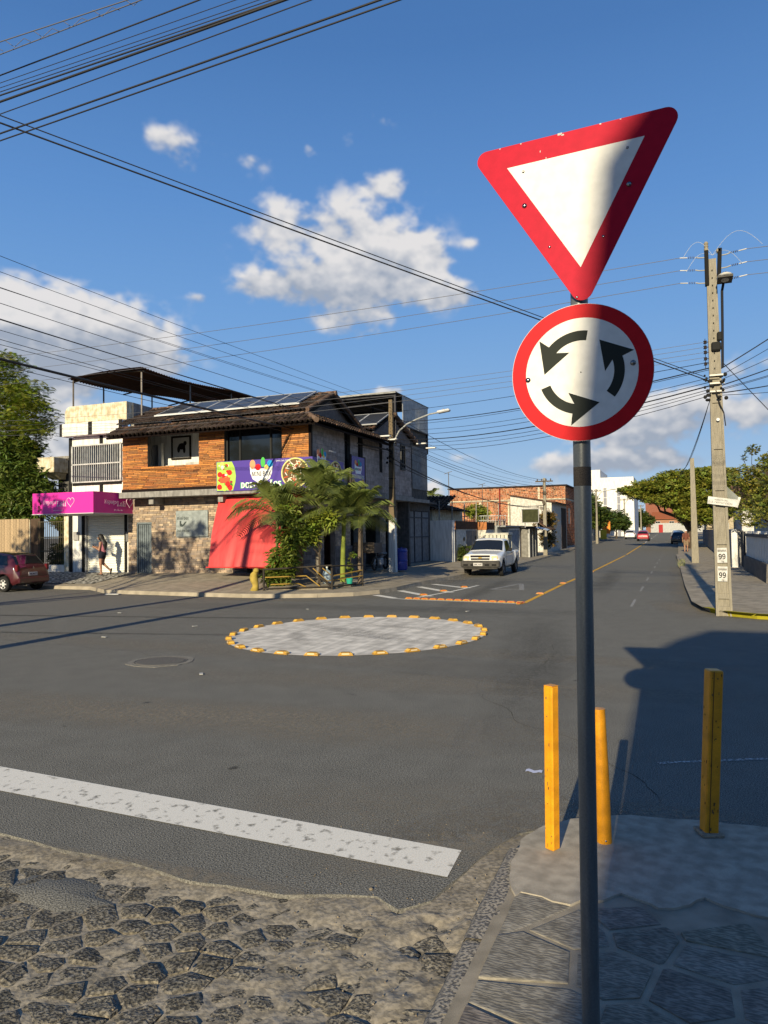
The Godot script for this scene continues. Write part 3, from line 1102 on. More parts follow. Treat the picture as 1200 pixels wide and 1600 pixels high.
func build_left_block() -> void:
	var m := MB.new()
	side_strip(m, LEFT_KERB, LEFT_WALL, .12)
	m.quad(Vector3(-70, .5, -27), Vector3(-13.4, .45, -25), Vector3(-13.4, .4, -60), Vector3(-70, .4, -60))
	var far_k := [[-9.0, -58], [-9.35, -75], [-9.9, -95], [-11, -115], [-11, -190]]
	var far_w := [[-11.6, -58, .14], [-12.2, -75, .14], [-13, -95, .14], [-14, -115, .14], [-14, -190, .14]]
	side_strip(m, far_k, far_w, .12, 2)
	struct("sidewalk", m, M.pave)
	m = MB.new() # kerb: a worn concrete lip
	var f := nz(.5, 91, 3)
	for set_ in [LEFT_KERB, far_k]:
		for i in set_.size() - 1:
			var a := Vector2(set_[i][0], set_[i][1])
			var b := Vector2(set_[i + 1][0], set_[i + 1][1])
			var n := Vector2(-(b - a).y, (b - a).x).normalized()
			var k := maxi(1, int(a.distance_to(b) / .8))
			if a.distance_to(b) > 14: k = 4
			for j in k:
				var p := a.lerp(b, float(j) / k)
				var q := a.lerp(b, float(j + 1) / k)
				var w0 := f.get_noise_2dv(p * 4) * .03
				var w1 := f.get_noise_2dv(q * 4) * .03
				var P := Vector3(p.x, gh(p.y), p.y); var Q := Vector3(q.x, gh(q.y), q.y)
				var o := Vector3(n.x, 0, n.y)
				m.quad(P + o * (w0 + .03), Q + o * (w1 + .03), Q + o * w1 + Vector3.UP * (.12 + w1 * .5), P + o * w0 + Vector3.UP * (.12 + w0 * .5))
				m.quad(P + o * w0 + Vector3.UP * (.12 + w0 * .5), Q + o * w1 + Vector3.UP * (.12 + w1 * .5), Q - o * .16 + Vector3.UP * .126, P - o * .16 + Vector3.UP * .126)
	struct("kerb", m, M.pave)
	m = MB.new() # black and white mosaic before the shop
	m.grid(20, 8, func(a: float, b: float) -> Vector3:
		var x := -31.0 + a * 10.4
		var z := -21.75 - b * 2.4
		return Vector3(x, .145 + (-21.4 - z) * .1225, z))
	struct("mosaic_pavement", m, M.mosaic)

	# beige panelled wall at the left edge of the picture
	var t := thing("panel_wall", "beige wall of upright boards at the left edge behind the dark red hatchback", "wall", Vector3(-29, .5, -24.3))
	m = MB.new()
	m.box2(Vector3(-36, 0, -24.6), Vector3(-26.55, 2.76, -24.36))
	obj("wall", m, M.cream, t)
	var bx := -36.0
	while bx < -26.66:
		var w := rf(.17, .22)
		m = MB.new()
		var g := rf(.85, 1.1)
		m.col = L(.50 * g, .36 * g, .21 * g)
		m.box2(Vector3(bx, .45, -24.36), Vector3(minf(bx + w - .012, -26.55), 2.8, -24.33 + rf(0, .012)))
		obj("board", m, M.wood, t)
		bx += w
	m = MB.new()
	m.col = L(.10, .07, .05)
	m.box2(Vector3(-26.54, .3, -24.6), Vector3(-26.0, 2.8, -24.4))
	obj("side_panel", m, M.any_worn, t)

	t = thing("iron_gate", "tall rusty iron bar gate between the beige wall and the shop", "gate", Vector3(-25.2, .5, -24.3))
	m = MB.new()
	m.col = L(.09, .08, .055)
	for y in [.62, 1.35, 1.95, 2.62]: m.box2(Vector3(-26.0, y, -24.33), Vector3(-24.45, y + .045, -24.29))
	obj("rail", m, M.any_worn, t)
	m = MB.new()
	m.col = L(.12, .105, .07)
	m.box(Vector3.ZERO, Vector3(.022, 2.2, .022))
	var bar := m.mesh()
	for i in 15: inst("bar", bar, M.any_worn, t, Transform3D(Basis(), Vector3(-25.96 + i * .105, 1.55, -24.28) - t.position))
	m = MB.new()
	m.box2(Vector3(-26.0, .2, -24.36), Vector3(-24.45, .78, -24.26))
	obj("low_wall", m, M.plaster, t)
	m = MB.new()
	m.box2(Vector3(-24.43, .2, -24.5), Vector3(-24.18, 2.85, -24.2))
	obj("gate_post", m, M.cream, t)

	t = thing("dark_house", "dark stained concrete house behind the gate left of the white shop", "house", Vector3(-26, .4, -29))
	m = MB.new()
	rect_wall(m, Vector3(-27.6, 0, -27), Vector3(1, 0, 0), Vector3(0, 1, 0), 3.2, 5.75, .2, [])
	m.box2(Vector3(-27.6, 0, -33), Vector3(-27.4, 5.7, -27.2))
	m.box2(Vector3(-27.6, 0, -33.2), Vector3(-24.4, 5.7, -33))
	m.box2(Vector3(-27.4, 3.0, -33), Vector3(-24.5, 3.15, -27.2))
	obj("wall", m, M.dark_raw, t)
	m = MB.new()
	m.box2(Vector3(-27.75, 5.72, -33.2), Vector3(-24.3, 5.84, -26.9))
	obj("roof_slab", m, M.raw, t)
	t = thing("water_tank", "small cream concrete tank box on the dark house above the pink sign", "water tank", Vector3(-27.4, 5, -26.5))
	m = MB.new()
	m.bbox(Vector3(-27.35, 5.35, -26.4), Vector3(1.05, .72, .9), .03)
	obj("tank", m, M.cream, t)
	m = MB.new()
	m.hexa([Vector3(-27.7, 4.72, -26.7), Vector3(-27.1, 4.72, -26.7), Vector3(-27.1, 4.72, -26.95), Vector3(-27.7, 4.72, -26.95), Vector3(-27.8, 4.98, -26.05), Vector3(-26.9, 4.98, -26.05), Vector3(-26.9, 4.98, -26.8), Vector3(-27.8, 4.98, -26.8)])
	obj("corbel", m, M.cream, t)

# ------------------------------------------------------------------ white shop with the pink sign
func build_shop() -> void:
	var X := Vector3(1, 0, 0)
	var Y := Vector3(0, 1, 0)
	var t := thing("white_shop", "white two-storey shop with roller shutter and barred upper window beside the wood-clad house", "shop", Vector3(-22.5, .45, -29))
	var m := MB.new()
	rect_wall(m, Vector3(-24.1, 0, -24.2), X, Y, 3.26, 6.2, .2, [Rect2(.85, .3, 2.08, 2.6), Rect2(.2, 4.3, 2.6, 1.5)])
	obj("front_wall", m, M.white_paint, t)
	m = MB.new()
	m.box2(Vector3(-24.1, 0, -34.6), Vector3(-23.9, 6.7, -24.4))
	m.box2(Vector3(-21.04, 0, -34.6), Vector3(-20.84, 6.7, -24.4))
	m.box2(Vector3(-23.9, 0, -34.6), Vector3(-21.04, 6.7, -34.4))
	m.box2(Vector3(-23.9, 3.2, -34.4), Vector3(-21.04, 3.4, -24.42))
	obj("side_wall", m, M.raw, t)
	m = MB.new() # black strips in the white front
	m.col = L(.02, .02, .022)
	for s in [[-22.45, 5.85, -22.29, 6.2], [-22.45, 3.65, -22.29, 4.13], [-24.12, 3.7, -23.97, 6.2], [-24.1, .4, -23.95, 2.9], [-23.42, .4, -23.28, 2.9], [-21.16, .4, -21.04, 2.9], [-23.92, 4.14, -21.3, 4.28]]:
		m = MB.new()
		m.col = L(.02, .02, .022)
		m.box2(Vector3(s[0], s[1], -24.21), Vector3(s[2], s[3], -24.16))
		obj("black_trim", m, M.any_worn, t)
	m = MB.new()
	m.box2(Vector3(-24.25, 6.22, -24.2), Vector3(-20.98, 6.74, -23.82))
	obj("fascia", m, M.white_paint, t)
	m = MB.new()
	m.col = L(.03, .03, .03)
	for q in [[-22.72, -22.52], [-21.12, -20.97], [-24.27, -24.15]]:
		m = MB.new()
		m.col = L(.03, .03, .03)
		m.box2(Vector3(q[0], 6.215, -23.83), Vector3(q[1], 6.75, -23.80))
		obj("black_trim", m, M.any_worn, t)
	m = MB.new() # rounded cream parapet
	var pp := PackedVector2Array()
	for i in 7:
		var a := PI / 2 + PI / 2 * i / 6
		pp.append(Vector2(-23.85 + cos(a) * .3, 7.2 + sin(a) * .3))
	pp.append(Vector2(-24.15, 6.75)); pp.append(Vector2(-20.86, 6.75)); pp.append(Vector2(-20.86, 7.5))
	m.prism(pp, -24.35, -23.98)
	obj("parapet", m, M.cream, t)
	m = MB.new()
	m.hexa([Vector3(-21.0, 6.7, -24.36), Vector3(-20.85, 6.7, -24.36), Vector3(-20.85, 6.7, -29), Vector3(-21.0, 6.7, -29), Vector3(-21.0, 7.5, -24.36), Vector3(-20.85, 7.5, -24.36), Vector3(-20.85, 7.35, -29), Vector3(-21.0, 7.35, -29)])
	obj("parapet", m, M.raw, t)
	# roller shutter slat by slat
	m = MB.new()
	m.grid(1, 6, func(a: float, b: float) -> Vector3: return Vector3(-1.03 + 2.06 * a, b * .1, sin(b * PI) * .028))
	m.box(Vector3(0, .001, -.004), Vector3(2.06, .012, .012))
	var sl := m.mesh()
	var sh := Node3D.new()
	sh.name = "roller_shutter"
	t.add_child(sh)
	for i in 26: inst("slat", sl, mat_cached("shutter"), sh, Transform3D(Basis(), Vector3(-22.21, .32 + i * .1, -24.31) - t.position))
	for x in [-23.26, -21.2]:
		m = MB.new()
		m.col = L(.45, .45, .44)
		m.box2(Vector3(x, .3, -24.35), Vector3(x + .05, 2.9, -24.22))
		obj("guide_rail", m, M.any_worn, sh)
	# barred window
	var w := Node3D.new()
	w.name = "barred_window"
	t.add_child(w)
	m = MB.new()
	m.box2(Vector3(-23.9, 4.3, -24.39), Vector3(-21.3, 5.8, -24.36))
	obj("pane", m, M.glass_dark, w)
	m = MB.new()
	m.col = L(.42, .44, .44)
	m.box(Vector3.ZERO, Vector3(.035, 1.56, .03))
	bar_row(w, t, m, 23, Vector3(-23.86, 5.04, -24.12), .114)
	m = MB.new()
	m.col = L(.62, .63, .62)
	for y in [4.25, 5.0, 5.8]: m.box2(Vector3(-23.92, y, -24.14), Vector3(-21.3, y + .05, -24.1))
	for x in [-23.93, -21.32]: m.box2(Vector3(x, 4.25, -24.14), Vector3(x + .045, 5.85, -24.1))
	obj("rail", m, M.any_worn, w)
	m = MB.new()
	m.col = L(.35, .34, .33)
	m.box(Vector3(-23.72, 2.0, -24.17), Vector3(.28, .36, .06))
	obj("meter_box", m, M.any_worn, t)
	m = MB.new()
	m.col = L(.2, .2, .2)
	m.box(Vector3(-20.95, 1.95, -24.17), Vector3(.22, .4, .08))
	obj("meter_box", m, M.any_worn, t)

	# pink box sign
	t = thing("shop_sign", "magenta box sign with thin white script and heart jutting over the sidewalk", "sign", Vector3(-22.2, 3.3, -23))
	m = MB.new()
	m.col = L(.62, .022, .30)
	m.hexa([Vector3(-23.62, 2.88, -21.8), Vector3(-20.56, 2.88, -21.8), Vector3(-20.56, 2.88, -24.1), Vector3(-23.62, 2.88, -24.1), Vector3(-23.62, 3.69, -21.8), Vector3(-20.56, 3.69, -21.8), Vector3(-20.56, 3.69, -24.1), Vector3(-23.62, 3.69, -24.1)])
	obj("sign_box", m, mat_cached("banner"), t)
	m = MB.new()
	m.col = L(.5, .5, .5)
	m.box2(Vector3(-23.64, 2.85, -24.1), Vector3(-20.54, 2.878, -21.78))
	obj("edge_strip", m, M.any, t)
	m = MB.new()
	m.col = L(.8, .62, .74)
	for k in 2:
		var x := Transform3D(Basis(), Vector3(-22.55, 3.3, -21.795)) if k == 0 else Transform3D(Basis(Vector3.UP, PI / 2), Vector3(-20.555, 3.3, -22.9))
		m.text("Espaço", .20, .004, x * Transform3D(Basis(), Vector3(-.18, .02, 0)), font_serif)
		m.text("Lali", .27, .004, x * Transform3D(Basis(), Vector3(.42, -.05, 0)), font_serif)
		var hp: Array = []
		for i in 25:
			var a := TAU * i / 24
			hp.append(x * Vector3(.88 + .0115 * 16 * pow(sin(a), 3), .02 + .0125 * (13 * cos(a) - 5 * cos(2 * a) - 2 * cos(3 * a) - cos(4 * a)), .003))
		m.tube(hp, .011, 4)
		m.text("beleza e bem estar", .055, .004, x * Transform3D(Basis(), Vector3(.25, -.3, 0)), font_plain)
	obj("lettering", m, M.any, t)
	m = MB.new()
	m.col = L(.10, .012, .05)
	for s in [[-23.25, 3.52, .035, .05], [-23.27, 3.40, .06, .09], [-23.20, 3.28, .05, .07], [-23.28, 3.14, .08, .07], [-23.2, 3.05, .06, .05], [-23.29, 3.0, .05, .08]]: disc(m, Transform3D(), s[0], s[1], s[2], s[3], -21.8, -21.796, 10)
	obj("dancer_emblem", m, M.any, t)
	m = MB.new()
	m.col = L(.04, .04, .04)
	m.ball(Vector3(-23.0, 3.72, -21.85), Vector3(.05, .06, .05), 8, 6)
	obj("spotlight", m, M.any, t)

	# rusty vaulted metal roof on posts over the shop's terrace
	t = thing("terrace_roof", "sagging rusty brown corrugated metal roof on thin posts above the white shop", "roof", Vector3(-22.2, 7, -29))
	m = MB.new()
	m.col = L(.105, .052, .034)
	corrugated(m, Vector3(-24.12, 8.74, -24.1), Vector3(0, 0, -1), Vector3(1, 0, 0), 10.4, 3.9, .17, .028, func(a: float, b: float) -> Vector3: return Vector3(0, .07 * sin(b * PI) * (1 - .35 * a) + .42 * a * (1 - .3 * b) - .10 * sin(a * PI * 2.0) + .14 * b * (1 - a), 0), 10)
	obj("metal_sheet", m, M.any_worn, t)
	m = MB.new()
	m.col = L(.07, .055, .045)
	for z in [-24.4, -27.5, -30.8, -34.2]: m.tube([Vector3(-24.1, 8.64, z), Vector3(-22.2, 8.88, z), Vector3(-20.3, 8.78 + (z + 24.4) * -.028, z)], .035, 5)
	obj("rafter", m, M.any_worn, t)
	for p in [[-24.0, -24.3, 8.7], [-24.0, -26.1, 8.75], [-20.4, -24.35, 8.72], [-24.0, -29.4, 8.9], [-24, -32.2, 9.0], [-20.4, -27.6, 8.8], [-20.4, -30.9, 8.95], [-24, -34.2, 9.05], [-20.4, -34.2, 9.05]]:
		m = MB.new()
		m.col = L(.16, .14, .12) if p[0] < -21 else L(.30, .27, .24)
		m.cyl(Vector3(p[0], 6.6, p[1]), Vector3(p[0], p[2], p[1]), .035, .035, 8)
		obj("post", m, M.any_worn, t)

func bar_row(w: Node, t: Node3D, m: MB, n: int, a: Vector3, step: float) -> void:
	var me := m.mesh()
	for i in n: inst("bar", me, M.any_worn, w, Transform3D(Basis(), a + Vector3(step * i, 0, 0) - t.position))

func mat_cached(k: String) -> Material:
	if not M.has(k):
		match k:
			"shutter": M[k] = mat(S(.72, .71, .64), .6, "faint", .8)
			"banner": M[k] = mat(Color.WHITE, .45)
			"tarp": M[k] = mat(S(.66, .055, .055), .55, "fine", .9, "streak", 2.4)
			"solar": M[k] = mat(S(.028, .032, .042), .28)
			"stucco": M[k] = mat(S(.66, .63, .56), .9, "streak", 2.2, "blotch", 1.6)
			"brickwork": M[k] = mat(Color.WHITE, .95, "fine", .5, "blotch", 2.4)
			"stud": M[k] = mat(S(.62, .34, .05), .5, "crackle", .12, "fine", .3)
			"yellow": M[k] = mat(S(.86, .36, .010), .42, "fine", .5, "blotch", .8)
			"car_red": M[k] = car_paint(L(.06, .006, .010))
			"car_white": M[k] = car_paint(L(.72, .72, .70))
			"pole": M[k] = mat(S(.33, .30, .24), .95, "grain", .8, "streak", .9, "rock", .5)
			"pole_dark": M[k] = mat(S(.20, .155, .10), .95, "grain", .8, "streak", .9, "rock", .5)
	return M[k]

func car_paint(c: Color) -> StandardMaterial3D:
	var m := StandardMaterial3D.new()
	m.albedo_color = c.linear_to_srgb()
	m.vertex_color_use_as_albedo = true
	m.roughness = .35
	m.clearcoat_enabled = true
	m.clearcoat = 1.0
	m.clearcoat_roughness = .08
	return m

# ------------------------------------------------------------------ corner house
func build_corner_house() -> void:
	var X := Vector3(1, 0, 0)
	var Y := Vector3(0, 1, 0)
	var Zb := Vector3(0, 0, -1)
	var t := thing("corner_house", "two-storey corner house clad in orange wood above and stone tile below", "house", Vector3(-16, .4, -27))
	# ground floor
	var holes := [Rect2(.43, .0, .74, 2.5), Rect2(5.3, .0, 2.4, 3.05)]
	var m := MB.new()
	rect_wall(m, Vector3(-20.8, 0, -24), X, Y, 8.0, 3.46, .2, holes)
	obj("front_wall", m, M.raw, t)
	m = MB.new()
	var side_holes := [Rect2(1.5, 0, 1.0, 2.6), Rect2(4.0, 1.2, .8, 1.5), Rect2(5.6, 0, 1.7, 2.75), Rect2(8.0, 0, .8, 2.6)]
	rect_wall(m, Vector3(-12.8, 0, -24.2), Zb, Y, 9.6, 3.46, .2, side_holes)
	obj("side_wall", m, M.raw, t)
	m = MB.new()
	var stone_paint := func() -> Color:
		var g := rf(1.25, 1.75)
		return [L(.30 * g, .225 * g, .165 * g), L(.24 * g, .19 * g, .15 * g), L(.36 * g, .28 * g, .20 * g), L(.22 * g, .18 * g, .15 * g)][rng.randi() % 4]
	cladding(m, Vector3(-20.8, .2, -24), X, Y, 8.0, 3.25, [Rect2(.43, 0, .74, 2.3), Rect2(5.3, 0, 2.4, 2.85), Rect2(2.38, 1.68, 1.52, 1.06)], [.12, .34], .083, .01, [.012, .035], stone_paint)
	stuff(obj("stone_tile", m, M.any_worn, t))
	m = MB.new()
	var grey_paint := func() -> Color:
		var g := rf(.6, 1.2)
		return L(.25 * g, .215 * g, .20 * g)
	cladding(m, Vector3(-12.8, .2, -24.0), Zb, Y, 9.8, 1.25, [Rect2(1.7, 0, 1.0, 2.4), Rect2(5.8, 0, 1.7, 2.55), Rect2(8.2, 0, .8, 2.4)], [.3, .6], .16, .008, [.01, .022], grey_paint)
	cladding(m, Vector3(-12.8, 1.45, -24.0), Zb, Y, 9.8, 2.0, [Rect2(1.7, 0, 1.0, 1.2), Rect2(4.2, 0, .8, 1.3), Rect2(5.8, 0, 1.7, 1.35), Rect2(8.2, 0, .8, 1.2)], [.12, .3], .083, .008, [.01, .028], stone_paint)
	stuff(obj("stone_tile", m, M.any_worn, t))
	# steel door, rib by rib
	var d := Node3D.new()
	d.name = "steel_door"
	t.add_child(d)
	m = MB.new()
	m.col = L(.16, .19, .21)
	m.box2(Vector3(-20.37, .46, -24.10), Vector3(-19.63, 2.5, -24.05))
	for x in [-20.37, -19.68]: m.box2(Vector3(x, .46, -24.05), Vector3(x + .05, 2.5, -23.99))
	m.box2(Vector3(-20.32, 2.44, -24.05), Vector3(-19.68, 2.5, -23.99))
	obj("leaf", m, M.any_worn, d)
	m = MB.new()
	m.col = L(.19, .225, .25)
	m.box(Vector3.ZERO, Vector3(.045, 1.9, .03))
	var rib := m.mesh()
	for i in 6: inst("rib", rib, M.any_worn, d, Transform3D(Basis(), Vector3(-20.27 + i * .108, 1.46, -24.035) - t.position))
	# dark shop room behind the tarpaulin
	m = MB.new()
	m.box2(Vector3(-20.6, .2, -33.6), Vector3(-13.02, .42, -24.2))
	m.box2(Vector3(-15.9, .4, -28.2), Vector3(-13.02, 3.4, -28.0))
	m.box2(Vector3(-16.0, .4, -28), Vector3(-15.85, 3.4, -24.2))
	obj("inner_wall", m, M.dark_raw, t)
	# slab
	m = MB.new()
	m.box2(Vector3(-20.45, 3.46, -33.8), Vector3(-11.92, 3.68, -23.06))
	for x in [-19.2, -16.0]: m.box2(Vector3(x, 3.2, -23.98), Vector3(x + .22, 3.458, -23.3))
	obj("floor_slab", m, M.raw, t)
	# upper floor
	var up := [Rect2(1.23, .96, 2.39, 1.5), Rect2(4.76, .5, 2.44, 1.96)]
	m = MB.new()
	rect_wall(m, Vector3(-20.38, 3.69, -23.2), X, Y, 8.38, 2.42, .18, up)
	obj("front_wall", m, M.dark_raw, t)
	m = MB.new()
	var wood_paint := func() -> Color:
		var g := rf(.55, 1.35)
		return [L(.52 * g, .185 * g, .028 * g), L(.58 * g, .225 * g, .040 * g), L(.42 * g, .135 * g, .022 * g), L(.50 * g, .20 * g, .045 * g)][rng.randi() % 4]
	cladding(m, Vector3(-20.38, 3.70, -23.2), X, Y, 8.30, 2.3, [Rect2(1.23, .95, 2.39, 1.5), Rect2(4.76, .5, 2.44, 1.96)], [.22, .75], .068, .012, [.008, .035], wood_paint)
	stuff(obj("wood_strip", m, M.wood, t))
	m = MB.new()
	m.col = L(.012, .011, .010)
	m.box2(Vector3(-20.4, 3.685, -23.2), Vector3(-12.0, 3.80, -23.155))
	obj("black_trim", m, M.any, t)
	m = MB.new()
	m.col = L(.012, .011, .010)
	m.box2(Vector3(-12.08, 3.69, -23.2), Vector3(-11.98, 6.0, -23.15))
	obj("black_trim", m, M.any, t)
	m = MB.new()
	rect_wall(m, Vector3(-12.0, 3.69, -23.38), Zb, Y, 10.3, 2.45, .18, [Rect2(2.6, .7, .55, 1.7), Rect2(3.9, .7, .5, 1.7), Rect2(6.2, .9, .35, 1.5)])
	obj("side_wall", m, M.dark_raw, t)
	m = MB.new()
	var dark_paint := func() -> Color:
		var g := rf(.8, 1.12)
		return L(.41 * g, .36 * g, .34 * g)
	cladding(m, Vector3(-12.0, 3.70, -23.3), Zb, Y, 10.4, 2.42, [Rect2(2.68, .7, .55, 1.75), Rect2(3.98, .7, .5, 1.75), Rect2(6.28, .9, .35, 1.55)], [.5, .9], .15, .006, [.006, .014], dark_paint)
	stuff(obj("grey_tile", m, M.any_worn, t))
	# the rooms behind the two wide openings
	m = MB.new()
	rect_wall(m, Vector3(-20.38, 3.68, -24.45), X, Y, 8.2, 2.6, .15, [Rect2(.45, 0, .5, 2.0)])
	m.box2(Vector3(-20.38, 3.68, -25.3), Vector3(-20.22, 6.25, -23.4))
	m.box2(Vector3(-16.4, 3.68, -25.3), Vector3(-16.25, 6.2, -23.38))
	obj("inner_wall", m, M.white_paint, t)
	m = MB.new()
	m.box2(Vector3(-20.2, 6.12, -25.3), Vector3(-12.2, 6.2, -23.38))
	obj("ceiling", m, M.plaster, t)
	m = MB.new()
	m.box2(Vector3(-19.42, 3.68, -24.3), Vector3(-19.26, 5.7, -24.15))
	obj("inner_post", m, M.white_paint, t)
	m = MB.new()
	m.col = L(.02, .017, .015)
	frame_rect(m, Transform3D(Basis(), Vector3(-18.5, 5.50, -24.42)), .95, .95, .07, .05)
	var pic := obj("wall_picture", m, M.any, t)
	m = MB.new()
	m.col = L(.45, .44, .42)
	m.box2(Vector3(-18.95, 5.07, -24.445), Vector3(-18.05, 5.93, -24.42))
	m.col = L(.02, .018, .016) # a dark animal in the print
	for q in [[-18.47, 5.55, .17, .13], [-18.62, 5.43, .07, .13], [-18.35, 5.41, .06, .14], [-18.31, 5.67, .08, .09]]: disc(m, Transform3D(), q[0], q[1], q[2], q[3], -24.42, -24.412)
	obj("print", m, M.any, pic)
	m = MB.new()
	m.col = L(.55, .55, .52)
	m.box2(Vector3(-17.6, 4.55, -23.9), Vector3(-16.9, 4.78, -23.5))
	m.box2(Vector3(-18.5, 4.5, -23.75), Vector3(-17.7, 4.7, -23.45))
	obj("railing_cloth", m, M.any_worn, t)
	m = MB.new()
	m.box2(Vector3(-15.5, 4.2, -23.37), Vector3(-13.3, 6.1, -23.35))
	var gp := obj("window", m, M.glass_dark, t)
	m = MB.new()
	for x in [-15.62, -15.06, -13.75, -13.26]:
		m = MB.new()
		m.col = L(.03, .03, .03)
		m.box2(Vector3(x, 4.19, -23.36), Vector3(x + .07, 6.1, -23.31))
		obj("mullion", m, M.any, gp)
	for q in [[-26.25, .55], [-27.52, .5], [-29.75, .35]]:
		m = MB.new()
		m.box2(Vector3(-12.17, 4.4, q[0] - q[1]), Vector3(-12.13, 6.1, q[0] + .02))
		obj("window", m, M.glass_dark, t)

	# skirt of clay tiles along the front and round the side, with a hip at the corner
	var sl := Vector3(0, .42, -.80).normalized()
	m = MB.new()
	tiles(m, Vector3(-20.6, 5.78, -22.45), X, sl, 9.2, .93, func(x: float, y: float) -> bool: return x > 9.12 - y * .92)
	var ss := Vector3(-.80, .42, 0).normalized()
	tiles(m, Vector3(-11.4, 5.78, -22.45), Zb, ss, 7.4, .93, func(x: float, y: float) -> bool: return x < y * .92)
	ridge(m, Vector3(-11.4, 5.86, -22.45), Vector3(-12.2, 6.27, -23.27), .09)
	ridge(m, Vector3(-20.6, 6.24, -23.27), Vector3(-12.2, 6.27, -23.27), .075)
	stuff(obj("roof_tile", m, M.tile, t))
	m = MB.new()
	m.col = L(.018, .014, .012)
	m.hexa([Vector3(-20.6, 5.73, -22.56), Vector3(-11.5, 5.73, -22.56), Vector3(-12.15, 6.02, -23.25), Vector3(-20.6, 6.02, -23.25), Vector3(-20.6, 5.78, -22.5), Vector3(-11.5, 5.78, -22.5), Vector3(-12.15, 6.14, -23.25), Vector3(-20.6, 6.14, -23.25)])
	m.hexa([Vector3(-11.5, 5.70, -22.52), Vector3(-11.5, 5.70, -29.8), Vector3(-12.15, 6.02, -29.8), Vector3(-12.15, 6.02, -23.27), Vector3(-11.5, 5.78, -22.52), Vector3(-11.5, 5.78, -29.8), Vector3(-12.15, 6.14, -29.8), Vector3(-12.15, 6.14, -23.27)])
	obj("eave_board", m, M.any, t)
	# main roof: ridge along the front, gable wall to the side street
	var s1 := (Vector3(0, 7.28, -25.46) - Vector3(0, 6.34, -23.3)).normalized()
	m = MB.new()
	tiles(m, Vector3(-20.7, 6.33, -23.25), X, s1, 8.6, 2.4)
	tiles(m, Vector3(-12.1, 6.31, -28.05), Vector3(-1, 0, 0), Vector3(0, .98, 2.6).normalized(), 8.6, 2.75)
	ridge(m, Vector3(-20.7, 7.34, -25.46), Vector3(-12.1, 7.34, -25.46))
	ridge(m, Vector3(-12.18, 6.40, -23.25), Vector3(-12.18, 7.36, -25.46), .085)
	ridge(m, Vector3(-12.18, 7.36, -25.46), Vector3(-12.18, 6.38, -28.05), .085)
	stuff(obj("roof_tile", m, M.tile, t))
	m = MB.new()
	m.col = L(.20, .18, .17)
	m.prism(PackedVector2Array([Vector2(23.35, 6.1), Vector2(28.0, 6.1), Vector2(28.0, 6.28), Vector2(25.46, 7.22), Vector2(23.35, 6.30)]), -12.55, -12.4, Transform3D(Basis(Vector3(0, 0, -1), Vector3(0, 1, 0), Vector3(1, 0, 0)), Vector3.ZERO))
	obj("gable_wall", m, M.any_worn, t)
	m = MB.new()
	m.col = L(.022, .016, .013)
	m.beam(Vector3(-12.22, 6.24, -23.2), Vector3(-12.22, 7.22, -25.46), .10, .14)
	m.beam(Vector3(-12.22, 7.22, -25.46), Vector3(-12.22, 6.2, -28.1), .10, .14)
	obj("barge_board", m, M.any, t)
	# solar panels on the front slope
	var nrm := X.cross(s1)
	var pb := Basis(X, s1, nrm)
	m = MB.new()
	m.bbox(Vector3.ZERO, Vector3(1.02, 1.72, .04), .004)
	var pm := m.mesh()
	m = MB.new()
	m.col = L(.42, .43, .44)
	frame_rect(m, Transform3D(Basis(), Vector3(0, 0, .004)), 1.03, 1.73, .03, .05)
	m.col = L(.10, .11, .13)
	for i in range(1, 6): m.box(Vector3(-.5 + i / 6.0, 0, .0215), Vector3(.006, 1.66, .002))
	for i in range(1, 10): m.box(Vector3(0, -.86 + i * .172, .0215), Vector3(.97, .005, .002))
	var fm := m.mesh()
	for i in 6:
		var c := Vector3(-18.62 + i * 1.06, 6.33, -23.25) + s1 * 1.42 + nrm * .20
		var o := inst("solar_panel", pm, mat_cached("solar"), t, Transform3D(pb, c - t.position))
		inst("frame", fm, M.any, o)
	m = MB.new()
	m.col = L(.55, .56, .56)
	m.beam(Vector3(-19.2, 0, 0) + Vector3(0, 6.33, -23.25) + s1 * .53 + nrm * .19, Vector3(-12.7, 0, 0) + Vector3(0, 6.33, -23.25) + s1 * .53 + nrm * .19, .05, .05)
	obj("panel_rail", m, M.any, t)

	# banner round the corner
	var P := func(m2: MB, x: Transform3D, side: bool) -> void: # the printed picture; x: lower left corner, width 3.9
		var z0 := .004
		if not side:
			m2.col = L(.36, .55, .10); m2.prism(PackedVector2Array([Vector2(.02, .02), Vector2(.72, .02), Vector2(.82, .3), Vector2(.85, .55), Vector2(.8, .85), Vector2(.68, 1.08), Vector2(.02, 1.08)]), z0, z0 + .002, x)
			var r2 := RandomNumberGenerator.new()
			r2.seed = 12
			var cols := [L(.55, .02, .03), L(.60, .05, .03), L(.12, .35, .05), L(.70, .68, .62), L(.30, .03, .06), L(.65, .25, .05), L(.05, .16, .03), L(.75, .55, .15)]
			for i in 46:
				m2.col = cols[r2.randi() % 8]
				var rr := r2.randf_range(.03, .085)
				disc(m2, x, r2.randf_range(.09, .66), r2.randf_range(.08, 1.0), rr, rr * r2.randf_range(.7, 1.1), z0 + .002 + i * .0001, z0 + .003 + i * .0001, 9)
			m2.col = L(.42, .10, .05); m2.prism(PackedVector2Array([Vector2(.18, .3), Vector2(.55, .3), Vector2(.62, .5), Vector2(.12, .5)]), z0 + .007, z0 + .008, x)
			for q in [[.16, .62], [.58, .68], [.5, .26], [.6, .12], [.36, .1], [.14, .16]]:
				m2.col = L(.60, .03, .03) if q[0] != .36 else L(.4, .6, .1)
				disc(m2, x, q[0], q[1], .105, .10, z0 + .008, z0 + .010, 14)
		var bx := 1.92 if not side else .62
		var by := .64 if not side else 1.05
		var kb := 1.32 if not side else 1.0
		m2.col = L(.80, .80, .80)
